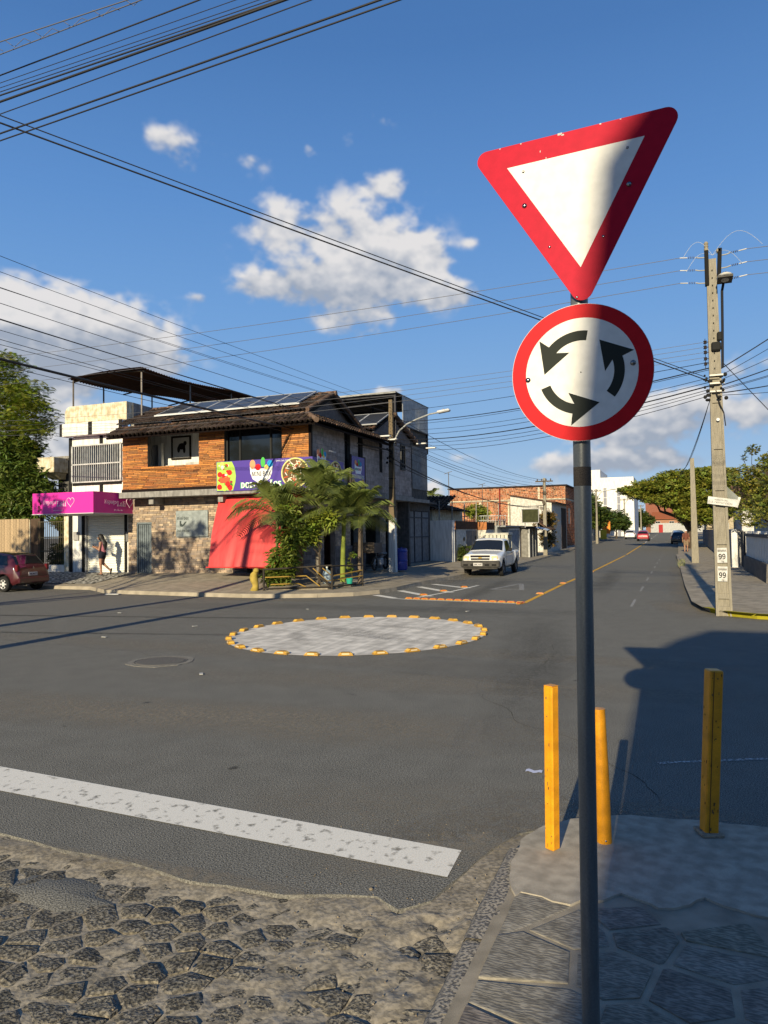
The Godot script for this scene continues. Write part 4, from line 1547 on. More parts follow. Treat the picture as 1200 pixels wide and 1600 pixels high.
		var bowl := PackedVector2Array([Vector2(-.36, .12), Vector2(-.34, -.06), Vector2(-.27, -.22), Vector2(-.14, -.3), Vector2(.14, -.3), Vector2(.27, -.22), Vector2(.34, -.06), Vector2(.36, .12), Vector2(.2, .06), Vector2(-.2, .06)])
		m2.prism(bowl, z0, z0 + .003, x * Transform3D(Basis().scaled(Vector3(kb, kb, 1)), Vector3(bx, by + .05, 0)))
		for q in [[-.27, .22, .09, .13, L(.75, .30, .16)], [-.1, .14, .09, .09, L(.55, .02, .03)], [.06, .27, .07, .14, L(.08, .42, .09)], [.17, .13, .07, .07, L(.70, .55, .15)], [.28, .22, .09, .10, L(.03, .30, .62)]]:
			m2.col = q[4]
			disc(m2, x, bx + q[0] * kb, by + q[1] * kb, q[2] * kb, q[3] * kb, z0 + .003, z0 + .005, 14)
		m2.col = L(.06, .06, .06)
		m2.text("MINI BOX", .23, .003, x * Transform3D(Basis(), Vector3(bx, by - .06, z0 + .004)), font_bold, .60 * kb)
		m2.col = L(.10, .42, .12)
		m2.text("DOIS IRMÃOS", .30, .002, x * Transform3D(Basis(), Vector3(bx - .02, by - .46, z0 + .002)), font_bold, 1.72)
		m2.col = L(.80, .82, .78)
		m2.text("DOIS IRMÃOS", .275, .004, x * Transform3D(Basis(), Vector3(bx - .02, by - .455, z0 + .004)), font_bold, 1.64)
		m2.col = L(.8, .8, .8)
		m2.text("@mini_box_2irmaos", .08, .003, x * Transform3D(Basis(), Vector3(bx + .92, by + .38, z0 + .002)), font_plain, .62)
		# salad bowl at the right end
		var sx := 3.3 if not side else 1.8
		m2.col = L(.60, .58, .22); disc(m2, x, sx, .56, .56, .54, z0, z0 + .003, 24)
		m2.col = L(.13, .09, .05); disc(m2, x, sx, .56, .51, .49, z0 + .003, z0 + .005, 24)
		var r3 := RandomNumberGenerator.new()
		r3.seed = 5
		for i in 60:
			var a := r3.randf() * TAU
			var rr := sqrt(r3.randf()) * .43
			m2.col = [L(.7, .66, .5), L(.5, .2, .05), L(.12, .25, .04), L(.6, .1, .05), L(.75, .72, .65)][r3.randi() % 5]
			var ang := r3.randf() * TAU
			var bs := x * Transform3D(Basis(Vector3.BACK, ang), Vector3(sx + cos(a) * rr, .56 + sin(a) * rr, z0 + .005 + i * .00006))
			m2.box(bs.origin, Vector3(.16, .03, .002), bs.basis)
	var bn := thing("shop_banner", "long purple shop banner with a white fruit bowl wrapped round the house corner", "banner", Vector3(-14, 3.6, -23))
	m = MB.new()
	m.col = L(.062, .030, .27)
	m.box2(Vector3(-15.86, 3.57, -23.05), Vector3(-11.90, 4.67, -23.01))
	m.box2(Vector3(-11.90, 3.57, -25.6), Vector3(-11.86, 4.67, -23.01))
	obj("sheet", m, mat_cached("banner"), bn)
	m = MB.new()
	P.call(m, Transform3D(Basis(), Vector3(-15.86, 3.57, -23.012)), false)
	P.call(m, Transform3D(Basis(Vector3.UP, PI / 2), Vector3(-11.862, 3.57, -23.1)), true)
	obj("print", m, M.any, bn)
	# hanging sign on the side
	var vs := thing("upright_sign", "upright purple sign with the fruit bowl on the shaded side wall", "sign", Vector3(-11.7, 3.5, -26.8))
	m = MB.new()
	m.col = L(.055, .035, .26)
	m.box2(Vector3(-11.86, 3.52, -27.5), Vector3(-11.80, 5.0, -26.2))
	obj("sheet", m, mat_cached("banner"), vs)
	m = MB.new()
	m.col = L(.05, .04, .04)
	for z in [-26.18, -27.56]: m.box2(Vector3(-11.88, 3.45, z - .05), Vector3(-11.8, 5.05, z + .03))
	obj("frame", m, M.any, vs)
	m = MB.new()
	var vx := Transform3D(Basis(Vector3.UP, PI / 2), Vector3(-11.80, 3.52, -26.2))
	m.col = L(.8, .8, .8)
	m.prism(PackedVector2Array([Vector2(-.36, .14), Vector2(-.34, -.06), Vector2(-.24, -.24), Vector2(.24, -.24), Vector2(.34, -.06), Vector2(.36, .10), Vector2(.2, .05), Vector2(-.15, .05)]), .002, .004, vx * Transform3D(Basis(), Vector3(.65, 1.04, 0)))
	for q in [[-.26, .2, .1, .1, L(.75, .34, .16)], [-.1, .13, .1, .07, L(.5, .05, .03)], [.06, .22, .07, .13, L(.08, .40, .12)], [.25, .17, .08, .09, L(.05, .3, .5)]]:
		m.col = q[4]
		disc(m, vx, .65 + q[0], 1.04 + q[1], q[2], q[3], .004, .006, 12)
	m.col = L(.03, .22, .12); m.text("MINI", .13, .003, vx * Transform3D(Basis(), Vector3(.50, .98, .006)), font_bold)
	m.col = L(.45, .06, .06); m.text("BOX", .13, .003, vx * Transform3D(Basis(), Vector3(.80, .98, .006)), font_bold)
	m.col = L(.55, .60, .55); m.text("DOIS IRMÃOS", .2, .003, vx * Transform3D(Basis(), Vector3(.65, .68, .006)), font_bold, 1.1)
	for q in [[.18, .3], [1.1, .36]]:
		m.col = L(.45, .30, .10); disc(m, vx, q[0], q[1], .17, .28, .002, .004, 14)
		m.col = L(.25, .08, .04); disc(m, vx, q[0] + .02, q[1] - .02, .11, .2, .004, .006, 14)
	obj("print", m, M.any, vs)
	# wall plaque with a price list
	var pq := thing("wall_plaque", "pale grey plaque with a small black bird mark on the stone-tiled wall", "sign", Vector3(-17.65, 1.9, -23.96))
	m = MB.new()
	m.col = L(.33, .37, .38)
	m.bbox(Vector3(-17.66, 2.42, -23.955), Vector3(1.5, 1.02, .05), .01)
	obj("board", m, M.any_worn, pq)
	m = MB.new()
	m.col = L(.05, .06, .06)
	var qx := Transform3D(Basis(), Vector3(-17.66, 2.42, -23.93))
	m.text("Mini box", .17, .003, qx * Transform3D(Basis(), Vector3(-.42, .22, .001)), font_bold, .56)
	m.text("Dois irmãos", .14, .003, qx * Transform3D(Basis(), Vector3(-.40, -.27, .001)), font_bold, .56)
	m.prism(PackedVector2Array([Vector2(-.56, .12), Vector2(-.48, .10), Vector2(-.49, .02), Vector2(-.42, -.04), Vector2(-.30, .08), Vector2(-.22, .09), Vector2(-.34, -.06), Vector2(-.44, -.12), Vector2(-.54, -.1), Vector2(-.56, -.02)]), .0, .004, qx)
	m.col = L(.22, .25, .27)
	for c in 2:
		for r in 5: frame_rect(m, qx * Transform3D(Basis(), Vector3(.20 + c * .32, .37 - r * .185, .001)), .27, .165, .014, .004)
	obj("print", m, M.any, pq)
	# red tarpaulin awning pulled down in front of the shop door
	var tp := thing("tarpaulin", "bright red tarpaulin sloping down over the shop front behind the palms", "awning", Vector3(-14, .8, -22.6))
	m = MB.new()
	var tn := nz(.5, 83, 3)
	var fall := func(a: float, b: float) -> Vector3:
		var x := lerpf(lerpf(-15.75, -12.75, a), lerpf(-16.1, -12.5, a), b)
		var sag := sin(b * PI) * .12 + tn.get_noise_2d(x * 3, b * 2) * .05 + sin(x * 9 + b * 2) * .012 * (1 - b)
		return Vector3(x, lerpf(.80, 3.38, b), lerpf(-22.3, -23.55, b) + sag)
	m.grid(40, 24, fall)
	obj("sheet", m, mat_cached("tarp"), tp)
	m = MB.new()
	m.col = L(.5, .05, .05)
	m.tube([Vector3(-15.84, .80, -22.3), Vector3(-12.7, .80, -22.3)], .025, 6)
	obj("bottom_bar", m, M.any, tp)
	m = MB.new() # two rounded flaps of a second awning seen through the leaves
	m.col = L(1, 1, 1)
	m.prism(PackedVector2Array([Vector2(-.5, -.5), Vector2(.35, -.5), Vector2(.5, 0), Vector2(.45, .38), Vector2(.2, .5), Vector2(-.2, .35), Vector2(-.45, -.1)]), 0, .02, Transform3D(Basis(), Vector3(-12.6, 3.0, -22.25)))
	obj("flap", m, mat_cached("tarp"), tp)
	m = MB.new()
	m.grid(24, 14, func(a: float, b: float) -> Vector3: # rounded front flap lying on the sheet
		var e := absf(a * 2 - 1)
		return fall.call(.36 + a * .62, b * .66 * pow(1.0 - pow(e, 3.4), .5)) + Vector3(0, .03, .09))
	obj("flap", m, mat_cached("tarp"), tp)
	m = MB.new()
	m.col = L(.55, .33, .02)
	m.ball(Vector3(-15.85, 2.15, -23.9), Vector3(.2, .28, .12), 10, 8)
	tag(obj("yellow_lamp_shade", m, M.any_worn), "round yellow plate on the tiled wall beside the red tarpaulin", "wall plate")

# ------------------------------------------------------------------ second house on the side street
func build_rear_house() -> void:
	var Y := Vector3(0, 1, 0)
	var Zb := Vector3(0, 0, -1)
	var X := Vector3(1, 0, 0)
	var t := thing("grey_house", "dark grey tiled second house with terrace roof behind the corner house", "house", Vector3(-15, .4, -33))
	var m := MB.new()
	m.col = L(.20, .18, .175)
	m.prism(PackedVector2Array([Vector2(28.3, 6.1), Vector2(34.4, 6.1), Vector2(34.2, 6.25), Vector2(31.2, 7.22), Vector2(29.2, 6.32)]), -12.2, -12.02, Transform3D(Basis(Vector3(0, 0, -1), Vector3(0, 1, 0), Vector3(1, 0, 0)), Vector3.ZERO))
	obj("gable_wall", m, M.any_worn, t)
	m = MB.new()
	m.box2(Vector3(-20, .3, -34.0), Vector3(-12.2, 6.2, -33.8))
	m.box2(Vector3(-20.2, .3, -34), Vector3(-20, 6.2, -28.4))
	obj("back_wall", m, M.dark_raw, t)
	var s1 := (Vector3(0, 7.28, -31.2) - Vector3(0, 6.35, -29.0)).normalized()
	m = MB.new()
	tiles(m, Vector3(-20, 6.35, -29.0), X, s1, 8.2, 2.45, null, .2, .36, .15)
	tiles(m, Vector3(-11.8, 6.25, -34.4), Vector3(-1, 0, 0), Vector3(0, 1.0, 3.2).normalized(), 8.2, 3.3, null, .2, .36, .3)
	ridge(m, Vector3(-20, 7.34, -31.2), Vector3(-11.8, 7.34, -31.2))
	ridge(m, Vector3(-11.88, 7.34, -31.2), Vector3(-11.88, 6.33, -34.4), .11)
	stuff(obj("roof_tile", m, M.tile, t))
	var nrm := X.cross(s1)
	m = MB.new()
	m.bbox(Vector3.ZERO, Vector3(1.02, 1.9, .04), .004)
	var pm := m.mesh()
	m = MB.new()
	m.col = L(.40, .41, .42)
	frame_rect(m, Transform3D(Basis(), Vector3(0, 0, .004)), 1.03, 1.91, .03, .05)
	m.col = L(.10, .11, .13)
	for i in range(1, 6): m.box(Vector3(-.5 + i / 6.0, 0, .0215), Vector3(.006, 1.84, .002))
	var fm := m.mesh()
	for i in 4:
		var o := inst("solar_panel", pm, mat_cached("solar"), t, Transform3D(Basis(X, s1, nrm), Vector3(-15.6 + i * 1.05, 6.35, -29.0) + s1 * 1.25 + nrm * .2 - t.position))
		inst("frame", fm, M.any, o)
	# narrow upper block at the back, with sheet cladding
	m = MB.new()
	rect_wall(m, Vector3(-12.0, 3.45, -33.7), Zb, Y, 2.4, 3.65, .2, [])
	m.box2(Vector3(-16.5, 3.45, -36.1), Vector3(-12.2, 7.1, -35.9))
	obj("upper_wall", m, M.dark_raw, t)
	m = MB.new()
	m.col = L(.27, .28, .29)
	corrugated(m, Vector3(-11.96, 4.1, -33.75), Zb, Y, 2.3, 2.1, .14, .014)
	obj("sheet_cladding", m, M.any_worn, t)
	m = MB.new()
	m.col = L(.58, .59, .58)
	corrugated(m, Vector3(-11.9, 7.0, -32.3), Zb, Y, 3.8, 1.42, .2, .04)
	obj("hanging_sheet", m, M.any_worn, t)
	m = MB.new()
	m.col = L(.05, .05, .055)
	m.beam(Vector3(-11.9, 7.0, -32.3), Vector3(-11.9, 7.0, -36.1), .05, .06)
	for q in [[-11.95, -31.5], [-11.95, -36.1], [-15.9, -31.6], [-14, -33.8], [-16.6, -36.1]]: m.box2(Vector3(q[0] - .04, 6.0, q[1] - .04), Vector3(q[0] + .04, 8.38, q[1] + .04))
	m.beam(Vector3(-16.8, 8.3, -31.5), Vector3(-11.9, 8.3, -31.5), .06, .1)
	m.beam(Vector3(-16.8, 7.85, -31.6), Vector3(-11.95, 8.0, -31.6), .05, .05)
	m.beam(Vector3(-16.8, 8.35, -36.1), Vector3(-11.9, 8.35, -36.1), .06, .1)
	obj("terrace_frame", m, M.any, t)
	m = MB.new()
	m.col = L(.10, .095, .09)
	corrugated(m, Vector3(-16.9, 8.40, -31.35), X, Zb, 5.05, 4.9, .2, .02)
	obj("terrace_roof", m, M.any_worn, t)
	m = MB.new()
	m.col = L(.40, .40, .39)
	m.box2(Vector3(-16.95, 8.36, -31.36), Vector3(-11.85, 8.44, -31.30))
	obj("roof_edge", m, M.any_worn, t)
	m = MB.new()
	m.box2(Vector3(-20, 6.3, -36.2), Vector3(-16.9, 8.2, -36.0))
	obj("terrace_wall", m, M.raw, t)
	window_on(t, Transform3D(Basis(Vector3.UP, PI / 2), Vector3(-11.96, 5.5, -32.45)), .55, 1.2, 2, M.black)
	m = MB.new()
	m.col = L(.6, .6, .58)
	for q in [[-11.5, 6.28, -33.9], [-11.45, 6.2, -35.2], [-11.45, 6.05, -28.9], [-11.4, 5.98, -29.6]]: m.bbox(Vector3(q[0], q[1], q[2]), Vector3(.5, .06, .22), .01)
	obj("floodlight", m, M.any, t)
	# bracing slab over the shop front on the side street
	m = MB.new()
	m.box2(Vector3(-12.6, 3.46, -36.2), Vector3(-11.9, 3.62, -33.82))
	obj("canopy_slab", m, M.raw, t)

	# grey sheet-metal garage gates
	t = thing("garage_gate", "tall grey sheet-metal garage gates set in a dark wall behind the utility pole", "gate", Vector3(-12.8, .35, -36.4))
	m = MB.new()
	m.box2(Vector3(-20, .2, -39.0), Vector3(-12.82, 3.5, -38.8))
	m.box2(Vector3(-13.0, 3.1, -38.8), Vector3(-12.8, 3.5, -33.9))
	m.box2(Vector3(-20, 3.5, -39.0), Vector3(-12.4, 3.6, -33.85))
	obj("wall", m, M.dark_raw, t)
	for i in 4:
		m = MB.new()
		m.col = L(.24, .25, .26)
		corrugated(m, Vector3(-12.84, .35, -33.95 - i * 1.21), Zb, Y, 1.19, 2.72, .15, .006)
		m.col = L(.11, .12, .13)
		for y in [.36, 1.7, 2.72]: m.box2(Vector3(-12.84, y, -33.97 - i * 1.21 - 1.15), Vector3(-12.80, y + .06, -33.97 - i * 1.21))
		m.box2(Vector3(-12.84, .35, -33.95 - i * 1.21 - .05), Vector3(-12.795, 3.1, -33.95 - i * 1.21))
		obj("gate_leaf", m, M.any_worn, t)

# ------------------------------------------------------------------ houses along the far street
func build_street_row() -> void:
	var X := Vector3(1, 0, 0)
	var Y := Vector3(0, 1, 0)
	var Zb := Vector3(0, 0, -1)
	var t := thing("white_wall", "plain white garden wall beside the grey garage gates", "wall", Vector3(-12.2, .25, -39.1))
	var m := MB.new()
	m.box2(Vector3(-12.82, 0, -39.25), Vector3(-11.52, 2.62, -39.0))
	m.box2(Vector3(-11.74, 0, -39.6), Vector3(-11.50, 2.6, -39.25))
	obj("wall", m, M.white_paint, t)

	t = thing("low_house", "low flat-roofed house with a brown fascia and orange ends behind the pickup", "house", Vector3(-12.5, .1, -43))
	m = MB.new()
	m.box2(Vector3(-17, 0, -44.3), Vector3(-11.5, 2.12, -39.4))
	m.box2(Vector3(-17, 0, -46.4), Vector3(-10.95, 2.1, -44.3))
	obj("wall", m, mat_cached("stucco"), t)
	m = MB.new()
	m.col = L(.105, .062, .04)
	m.box2(Vector3(-17, 2.12, -44.28), Vector3(-11.46, 2.58, -39.37))
	m.box2(Vector3(-17, 2.1, -46.42), Vector3(-10.91, 2.55, -44.27))
	m.col = L(.50, .20, .075)
	m.box2(Vector3(-12.3, 2.1, -39.365), Vector3(-11.45, 2.58, -39.35))
	m.box2(Vector3(-11.45, 2.08, -44.265), Vector3(-10.90, 2.56, -44.25))
	obj("fascia", m, M.any_worn, t)
	m = MB.new()
	m.col = L(.22, .21, .20)
	m.box2(Vector3(-11.5, .1, -42.9), Vector3(-11.47, 2.05, -41.7))
	m.box2(Vector3(-11.5, .1, -44.0), Vector3(-11.46, 2.05, -42.97))
	obj("door", m, M.any_worn, t)
	m = MB.new()
	m.col = L(.02, .02, .02)
	m.ball(Vector3(-11.45, 1.55, -41.1), Vector3(.05, .12, .09), 8, 6)
	m.ball(Vector3(-11.45, 1.62, -43.6), Vector3(.05, .12, .1), 8, 6)
	obj("wall_lamp", m, M.any, t)
	t = thing("tiled_house", "small house with a dark clay-tiled porch roof behind the white garden wall", "house", Vector3(-15.5, .1, -42))
	m = MB.new()
	m.box2(Vector3(-20, 0, -47), Vector3(-13.2, 3.4, -40.6))
	obj("wall", m, M.cream, t)
	m = MB.new()
	tiles(m, Vector3(-20, 3.2, -40.2), X, Vector3(0, .3, -1).normalized(), 7.6, 3.2, null, .22, .4, .5)
	tiles(m, Vector3(-12.6, 3.2, -40.2), Zb, Vector3(-1, .3, 0).normalized(), 6.4, 3.2, null, .22, .4, .5)
	stuff(obj("roof_tile", m, M.tile, t))
	for i in 6:
		m = MB.new()
		m.col = L(.35, .33, .30)
		var p := Vector3(-12.6 + i * .42, 0, -40.0 - i * 1.15)
		m.beam(Vector3(p.x, 2.55, p.z), Vector3(p.x + .02, 3.75, p.z), .05, .05)
		tag(obj("fence_post", m, M.any_worn), "thin electric fence post standing on the low house wall, %s from the garage gates" % ORD[i], "fence post", "electric fence posts on the low house")

	t = thing("grey_garage", "low grey house front with a small dark window and blue-grey sheet gate", "house", Vector3(-12, .1, -48.6))
	m = MB.new()
	m.col = L(.34, .35, .35)
	rect_wall(m, Vector3(-10.75, 0, -46.42), Vector3(.10, 0, -.995).normalized(), Y, 6.6, 2.25, .2, [])
	m.box2(Vector3(-16, 2.25, -53), Vector3(-10.2, 2.35, -46.42))
	m.box2(Vector3(-16, 0, -46.6), Vector3(-10.8, 2.25, -46.44))
	obj("wall", m, M.any_worn, t)
	var gb := Basis(Vector3(.10, 0, -.995).normalized(), Y, Vector3(.995, 0, .10).normalized())
	window_on(t, Transform3D(gb, Vector3(-10.58, 1.62, -47.6)), .9, .62, 2, M.black)
	m = MB.new()
	m.col = L(.26, .31, .38)
	corrugated(m, Vector3(-10.50, .12, -48.75), gb.x, Y, 2.2, 1.95, .16, .008)
	obj("sheet_gate", m, M.any_worn, t)
	m = MB.new()
	m.col = L(.7, .7, .68)
	frame_rect(m, Transform3D(gb, Vector3(-10.39, 1.1, -49.83)), 2.45, 2.1, .1, .06)
	obj("gate_frame", m, M.any_worn, t)
	m = MB.new()
	for i in 34: m.beam(Vector3(-15.5 + i * .16, 2.35, -47.2), Vector3(-15.5 + i * .16, 3.0, -47.2), .02, .02)
	m.beam(Vector3(-15.5, 3.0, -47.2), Vector3(-10.3, 3.0, -47.2), .04, .04)
	m.beam(Vector3(-15.5, 2.7, -47.2), Vector3(-10.3, 2.7, -47.2), .03, .03)
	m.col = L(.4, .36, .3)
	obj("roof_railing", m, M.metal_grey, t)
	m = MB.new()
	m.col = L(.40, .33, .26)
	m.box2(Vector3(-15.9, 2.35, -47.6), Vector3(-10.5, 2.66, -47.4))
	obj("parapet", m, M.any_worn, t)
	m = MB.new()
	m.col = L(.28, .04, .03)
	m.cyl(Vector3(-10.75, 2.3, -47.3), Vector3(-10.75, 4.75, -47.3), .05, .05, 8)
	tag(obj("red_pole", m, M.any_worn), "thin red steel pole rising from the grey house roof", "pole")
	t = thing("billboard", "small dark green billboard on the roof of the kiosk", "billboard", Vector3(-9.4, 2.3, -50))
	m = MB.new()
	m.col = L(.055, .06, .03)
	m.box2(Vector3(-9.85, 2.55, -50.2), Vector3(-8.75, 3.45, -50.1))
	obj("board", m, M.any_worn, t)
	m = MB.new()
	m.col = L(.3, .3, .3)
	frame_rect(m, Transform3D(Basis(), Vector3(-9.3, 3.0, -50.1)), 1.16, .96, .04, .1)
	for x in [-9.7, -8.9]: m.box2(Vector3(x, 2.2, -50.2), Vector3(x + .05, 2.55, -50.15))
	obj("frame", m, M.any, t)
	t = thing("kiosk", "shabby roadside kiosk with dark wooden doors and a light sheet awning", "kiosk", Vector3(-9.7, .1, -53))
	m = MB.new()
	m.col = L(.25, .24, .22)
	m.box2(Vector3(-12, 0, -55), Vector3(-9.7, 2.2, -51.4))
	obj("wall", m, M.any_worn, t)
	m = MB.new()
	m.col = L(.09, .065, .045)
	for i in 3: m.box2(Vector3(-9.7, .15, -51.6 - i * 1.1 - .8), Vector3(-9.65, 2.0, -51.6 - i * 1.1))
	m.box2(Vector3(-11.2, .15, -51.4), Vector3(-10.2, 2.0, -51.34))
	obj("door", m, M.wood, t)
	m = MB.new()
	m.col = L(.5, .5, .48)
	for z in [-51.3, -52.5, -53.6]: m.box2(Vector3(-9.72, .1, z - .12), Vector3(-9.6, 2.1, z))
	obj("post", m, M.any_worn, t)
	m = MB.new()
	m.col = L(.06, .055, .05)
	m.box2(Vector3(-12.1, 2.2, -55.1), Vector3(-9.3, 2.3, -51.1))
	obj("roof", m, M.any_worn, t)
	m = MB.new()
	m.col = L(.45, .50, .55)
	m.grid(10, 4, func(a: float, b: float) -> Vector3: return Vector3(-9.6 + b * 1.15, 2.2 - b * b * .22 + sin(a * PI) * .08, -51.8 - a * 2.2))
	obj("awning", m, M.any_shiny, t)
	m = MB.new()
	m.col = L(.10, .035, .02)
	tiles(m, Vector3(-9.0, 2.0, -55.2), Zb, Vector3(-1, .75, 0).normalized(), 3.4, 1.7, null, .24, .4, .3)
	stuff(obj("roof_tile", m, M.tile, t))

	# white stucco house before the brick building
	t = thing("stucco_house", "peeling white stucco house with a sloping tiled edge before the brick building", "house", Vector3(-12, .1, -66))
	m = MB.new()
	m.prism(PackedVector2Array([Vector2(-13.6, 0), Vector2(-10.05, 0), Vector2(-10.05, 4.45), Vector2(-13.6, 5.1)]), -73, -64)
	obj("wall", m, mat_cached("stucco"), t)
	m = MB.new()
	m.col = L(.12, .06, .04)
	m.hexa([Vector3(-13.7, 5.1, -63.8), Vector3(-9.7, 4.38, -63.8), Vector3(-9.7, 4.38, -73.1), Vector3(-13.7, 5.1, -73.1), Vector3(-13.7, 5.2, -63.8), Vector3(-9.7, 4.48, -63.8), Vector3(-9.7, 4.48, -73.1), Vector3(-13.7, 5.2, -73.1)])
	obj("roof_edge", m, M.any_worn, t)
	m = MB.new()
	m.col = L(.045, .03, .022)
	m.box2(Vector3(-10.06, .3, -72.5), Vector3(-10.02, 4.1, -69.5))
	obj("doorway", m, M.any, t)
	m = MB.new()
	m.col = L(.33, .30, .26)
	for i in 26:
		var q := Vector2(rf(-11.6, -10.15), rf(2.6, 4.2))
		var p := PackedVector2Array()
		var r := rf(.06, .2)
		for k in 7: p.append(q + Vector2(cos(TAU * k / 7), sin(TAU * k / 7)) * r * rf(.6, 1.2))
		m.prism(p, -64 + .002, -64 + .006 + i * .0003)
	stuff(obj("bare_patch", m, M.any_worn, t))

	# long raw brick building
	t = thing("brick_building", "long unplastered orange brick building with concrete beams and a flat dark roof edge", "building", Vector3(-17, .2, -80))
	m = MB.new()
	rect_wall(m, Vector3(-23.9, 0, -80), X, Y, 12.8, 6.8, .25, [])
	m.box2(Vector3(-11.35, 0, -95), Vector3(-11.1, 6.8, -80.25))
	m.box2(Vector3(-23.9, 0, -95), Vector3(-23.65, 6.8, -80.25))
	m.col = L(.7, .7, .7)
	obj("wall", m, M.cream, t)
	m = MB.new()
	var brick_paint := func() -> Color:
		var g := rf(.55, 1.25)
		return [L(.50 * g, .185 * g, .085 * g), L(.44 * g, .155 * g, .075 * g), L(.56 * g, .24 * g, .12 * g), L(.36 * g, .13 * g, .07 * g)][rng.randi() % 4] if rng.randf() > .035 else L(.14, .06, .035)
	var hb := [Rect2(0, 5.06, 12.8, .16), Rect2(3.35, 0, .26, 5.1), Rect2(6.6, 0, .26, 5.1), Rect2(9.9, 5.2, .2, 1.6)]
	cladding(m, Vector3(-23.9, .2, -80), X, Y, 12.8, 6.6, hb, [.24, .30], .17, .022, [.01, .04], brick_paint)
	cladding(m, Vector3(-11.1, .2, -80), Zb, Y, 15, 6.6, [Rect2(0, 5.06, 15, .16), Rect2(2, 2.6, 1.6, 1.6)], [.24, .30], .17, .022, [.01, .03], brick_paint)
	stuff(obj("brick", m, mat_cached("brickwork"), t))
	m = MB.new()
	m.col = L(.05, .042, .04)
	m.box2(Vector3(-24.1, 6.78, -95.2), Vector3(-10.9, 6.92, -79.8))
	obj("roof_edge", m, M.any_worn, t)
	m = MB.new()
	m.col = L(.30, .26, .20)
	for x in [-20.4, -17.15]: m.box2(Vector3(x, .2, -80), Vector3(x + .22, 5.1, -79.93))
	m.box2(Vector3(-23.9, 5.27, -80), Vector3(-11.1, 5.40, -79.95))
	obj("concrete_frame", m, M.any_worn, t)

	# houses farther down the left side
	var row := [["cream_house", "narrow cream house past the brick building on the left side", L(.55, .50, .40), -10.9, -98.0, 4.6, 8.0, 3.6], ["ochre_house", "low ochre house under the trees on the left side of the far street", L(.42, .32, .20), -11.4, -110.0, 3.6, 9.0, 4.0], ["pale_house", "pale low house next to the white tower block far down the street", L(.6, .58, .54), -11.6, -132.0, 5.2, 10.0, 4.4], ["brown_house", "brown two-storey house at the foot of the white tower block", L(.22, .12, .08), -11.3, -158.0, 6.8, 9.0, 3.2]]
	for r in row:
		t = thing(r[0], r[1], "house", Vector3(r[3] - 3, gh(r[4]), r[4] - 3))
		m = MB.new()
		m.col = r[2]
		var y0: float = gh(r[4])
		m.box2(Vector3(r[3] - 8, y0 - .5, r[4] - r[6]), Vector3(r[3], y0 + r[5], r[4]))
		obj("wall", m, M.any_worn, t)
		m = MB.new()
		m.col = L(.16, .08, .055)
		m.box2(Vector3(r[3] - 8.2, y0 + r[5], r[4] - r[6] - .2), Vector3(r[3] + .3, y0 + r[5] + .22, r[4] + .25))
		obj("roof", m, M.any_worn, t)
		for k in 2:
			window_on(t, Transform3D(Basis(), Vector3(r[3] - 1.2 - k * 2.4, y0 + 1.7, r[4] + .02)), 1.0, 1.0, 2)
			window_on(t, Transform3D(Basis(Vector3.UP, PI / 2), Vector3(r[3] + .02, y0 + 1.5, r[4] - 2 - k * 3.0)), 1.1, 1.3, 2)

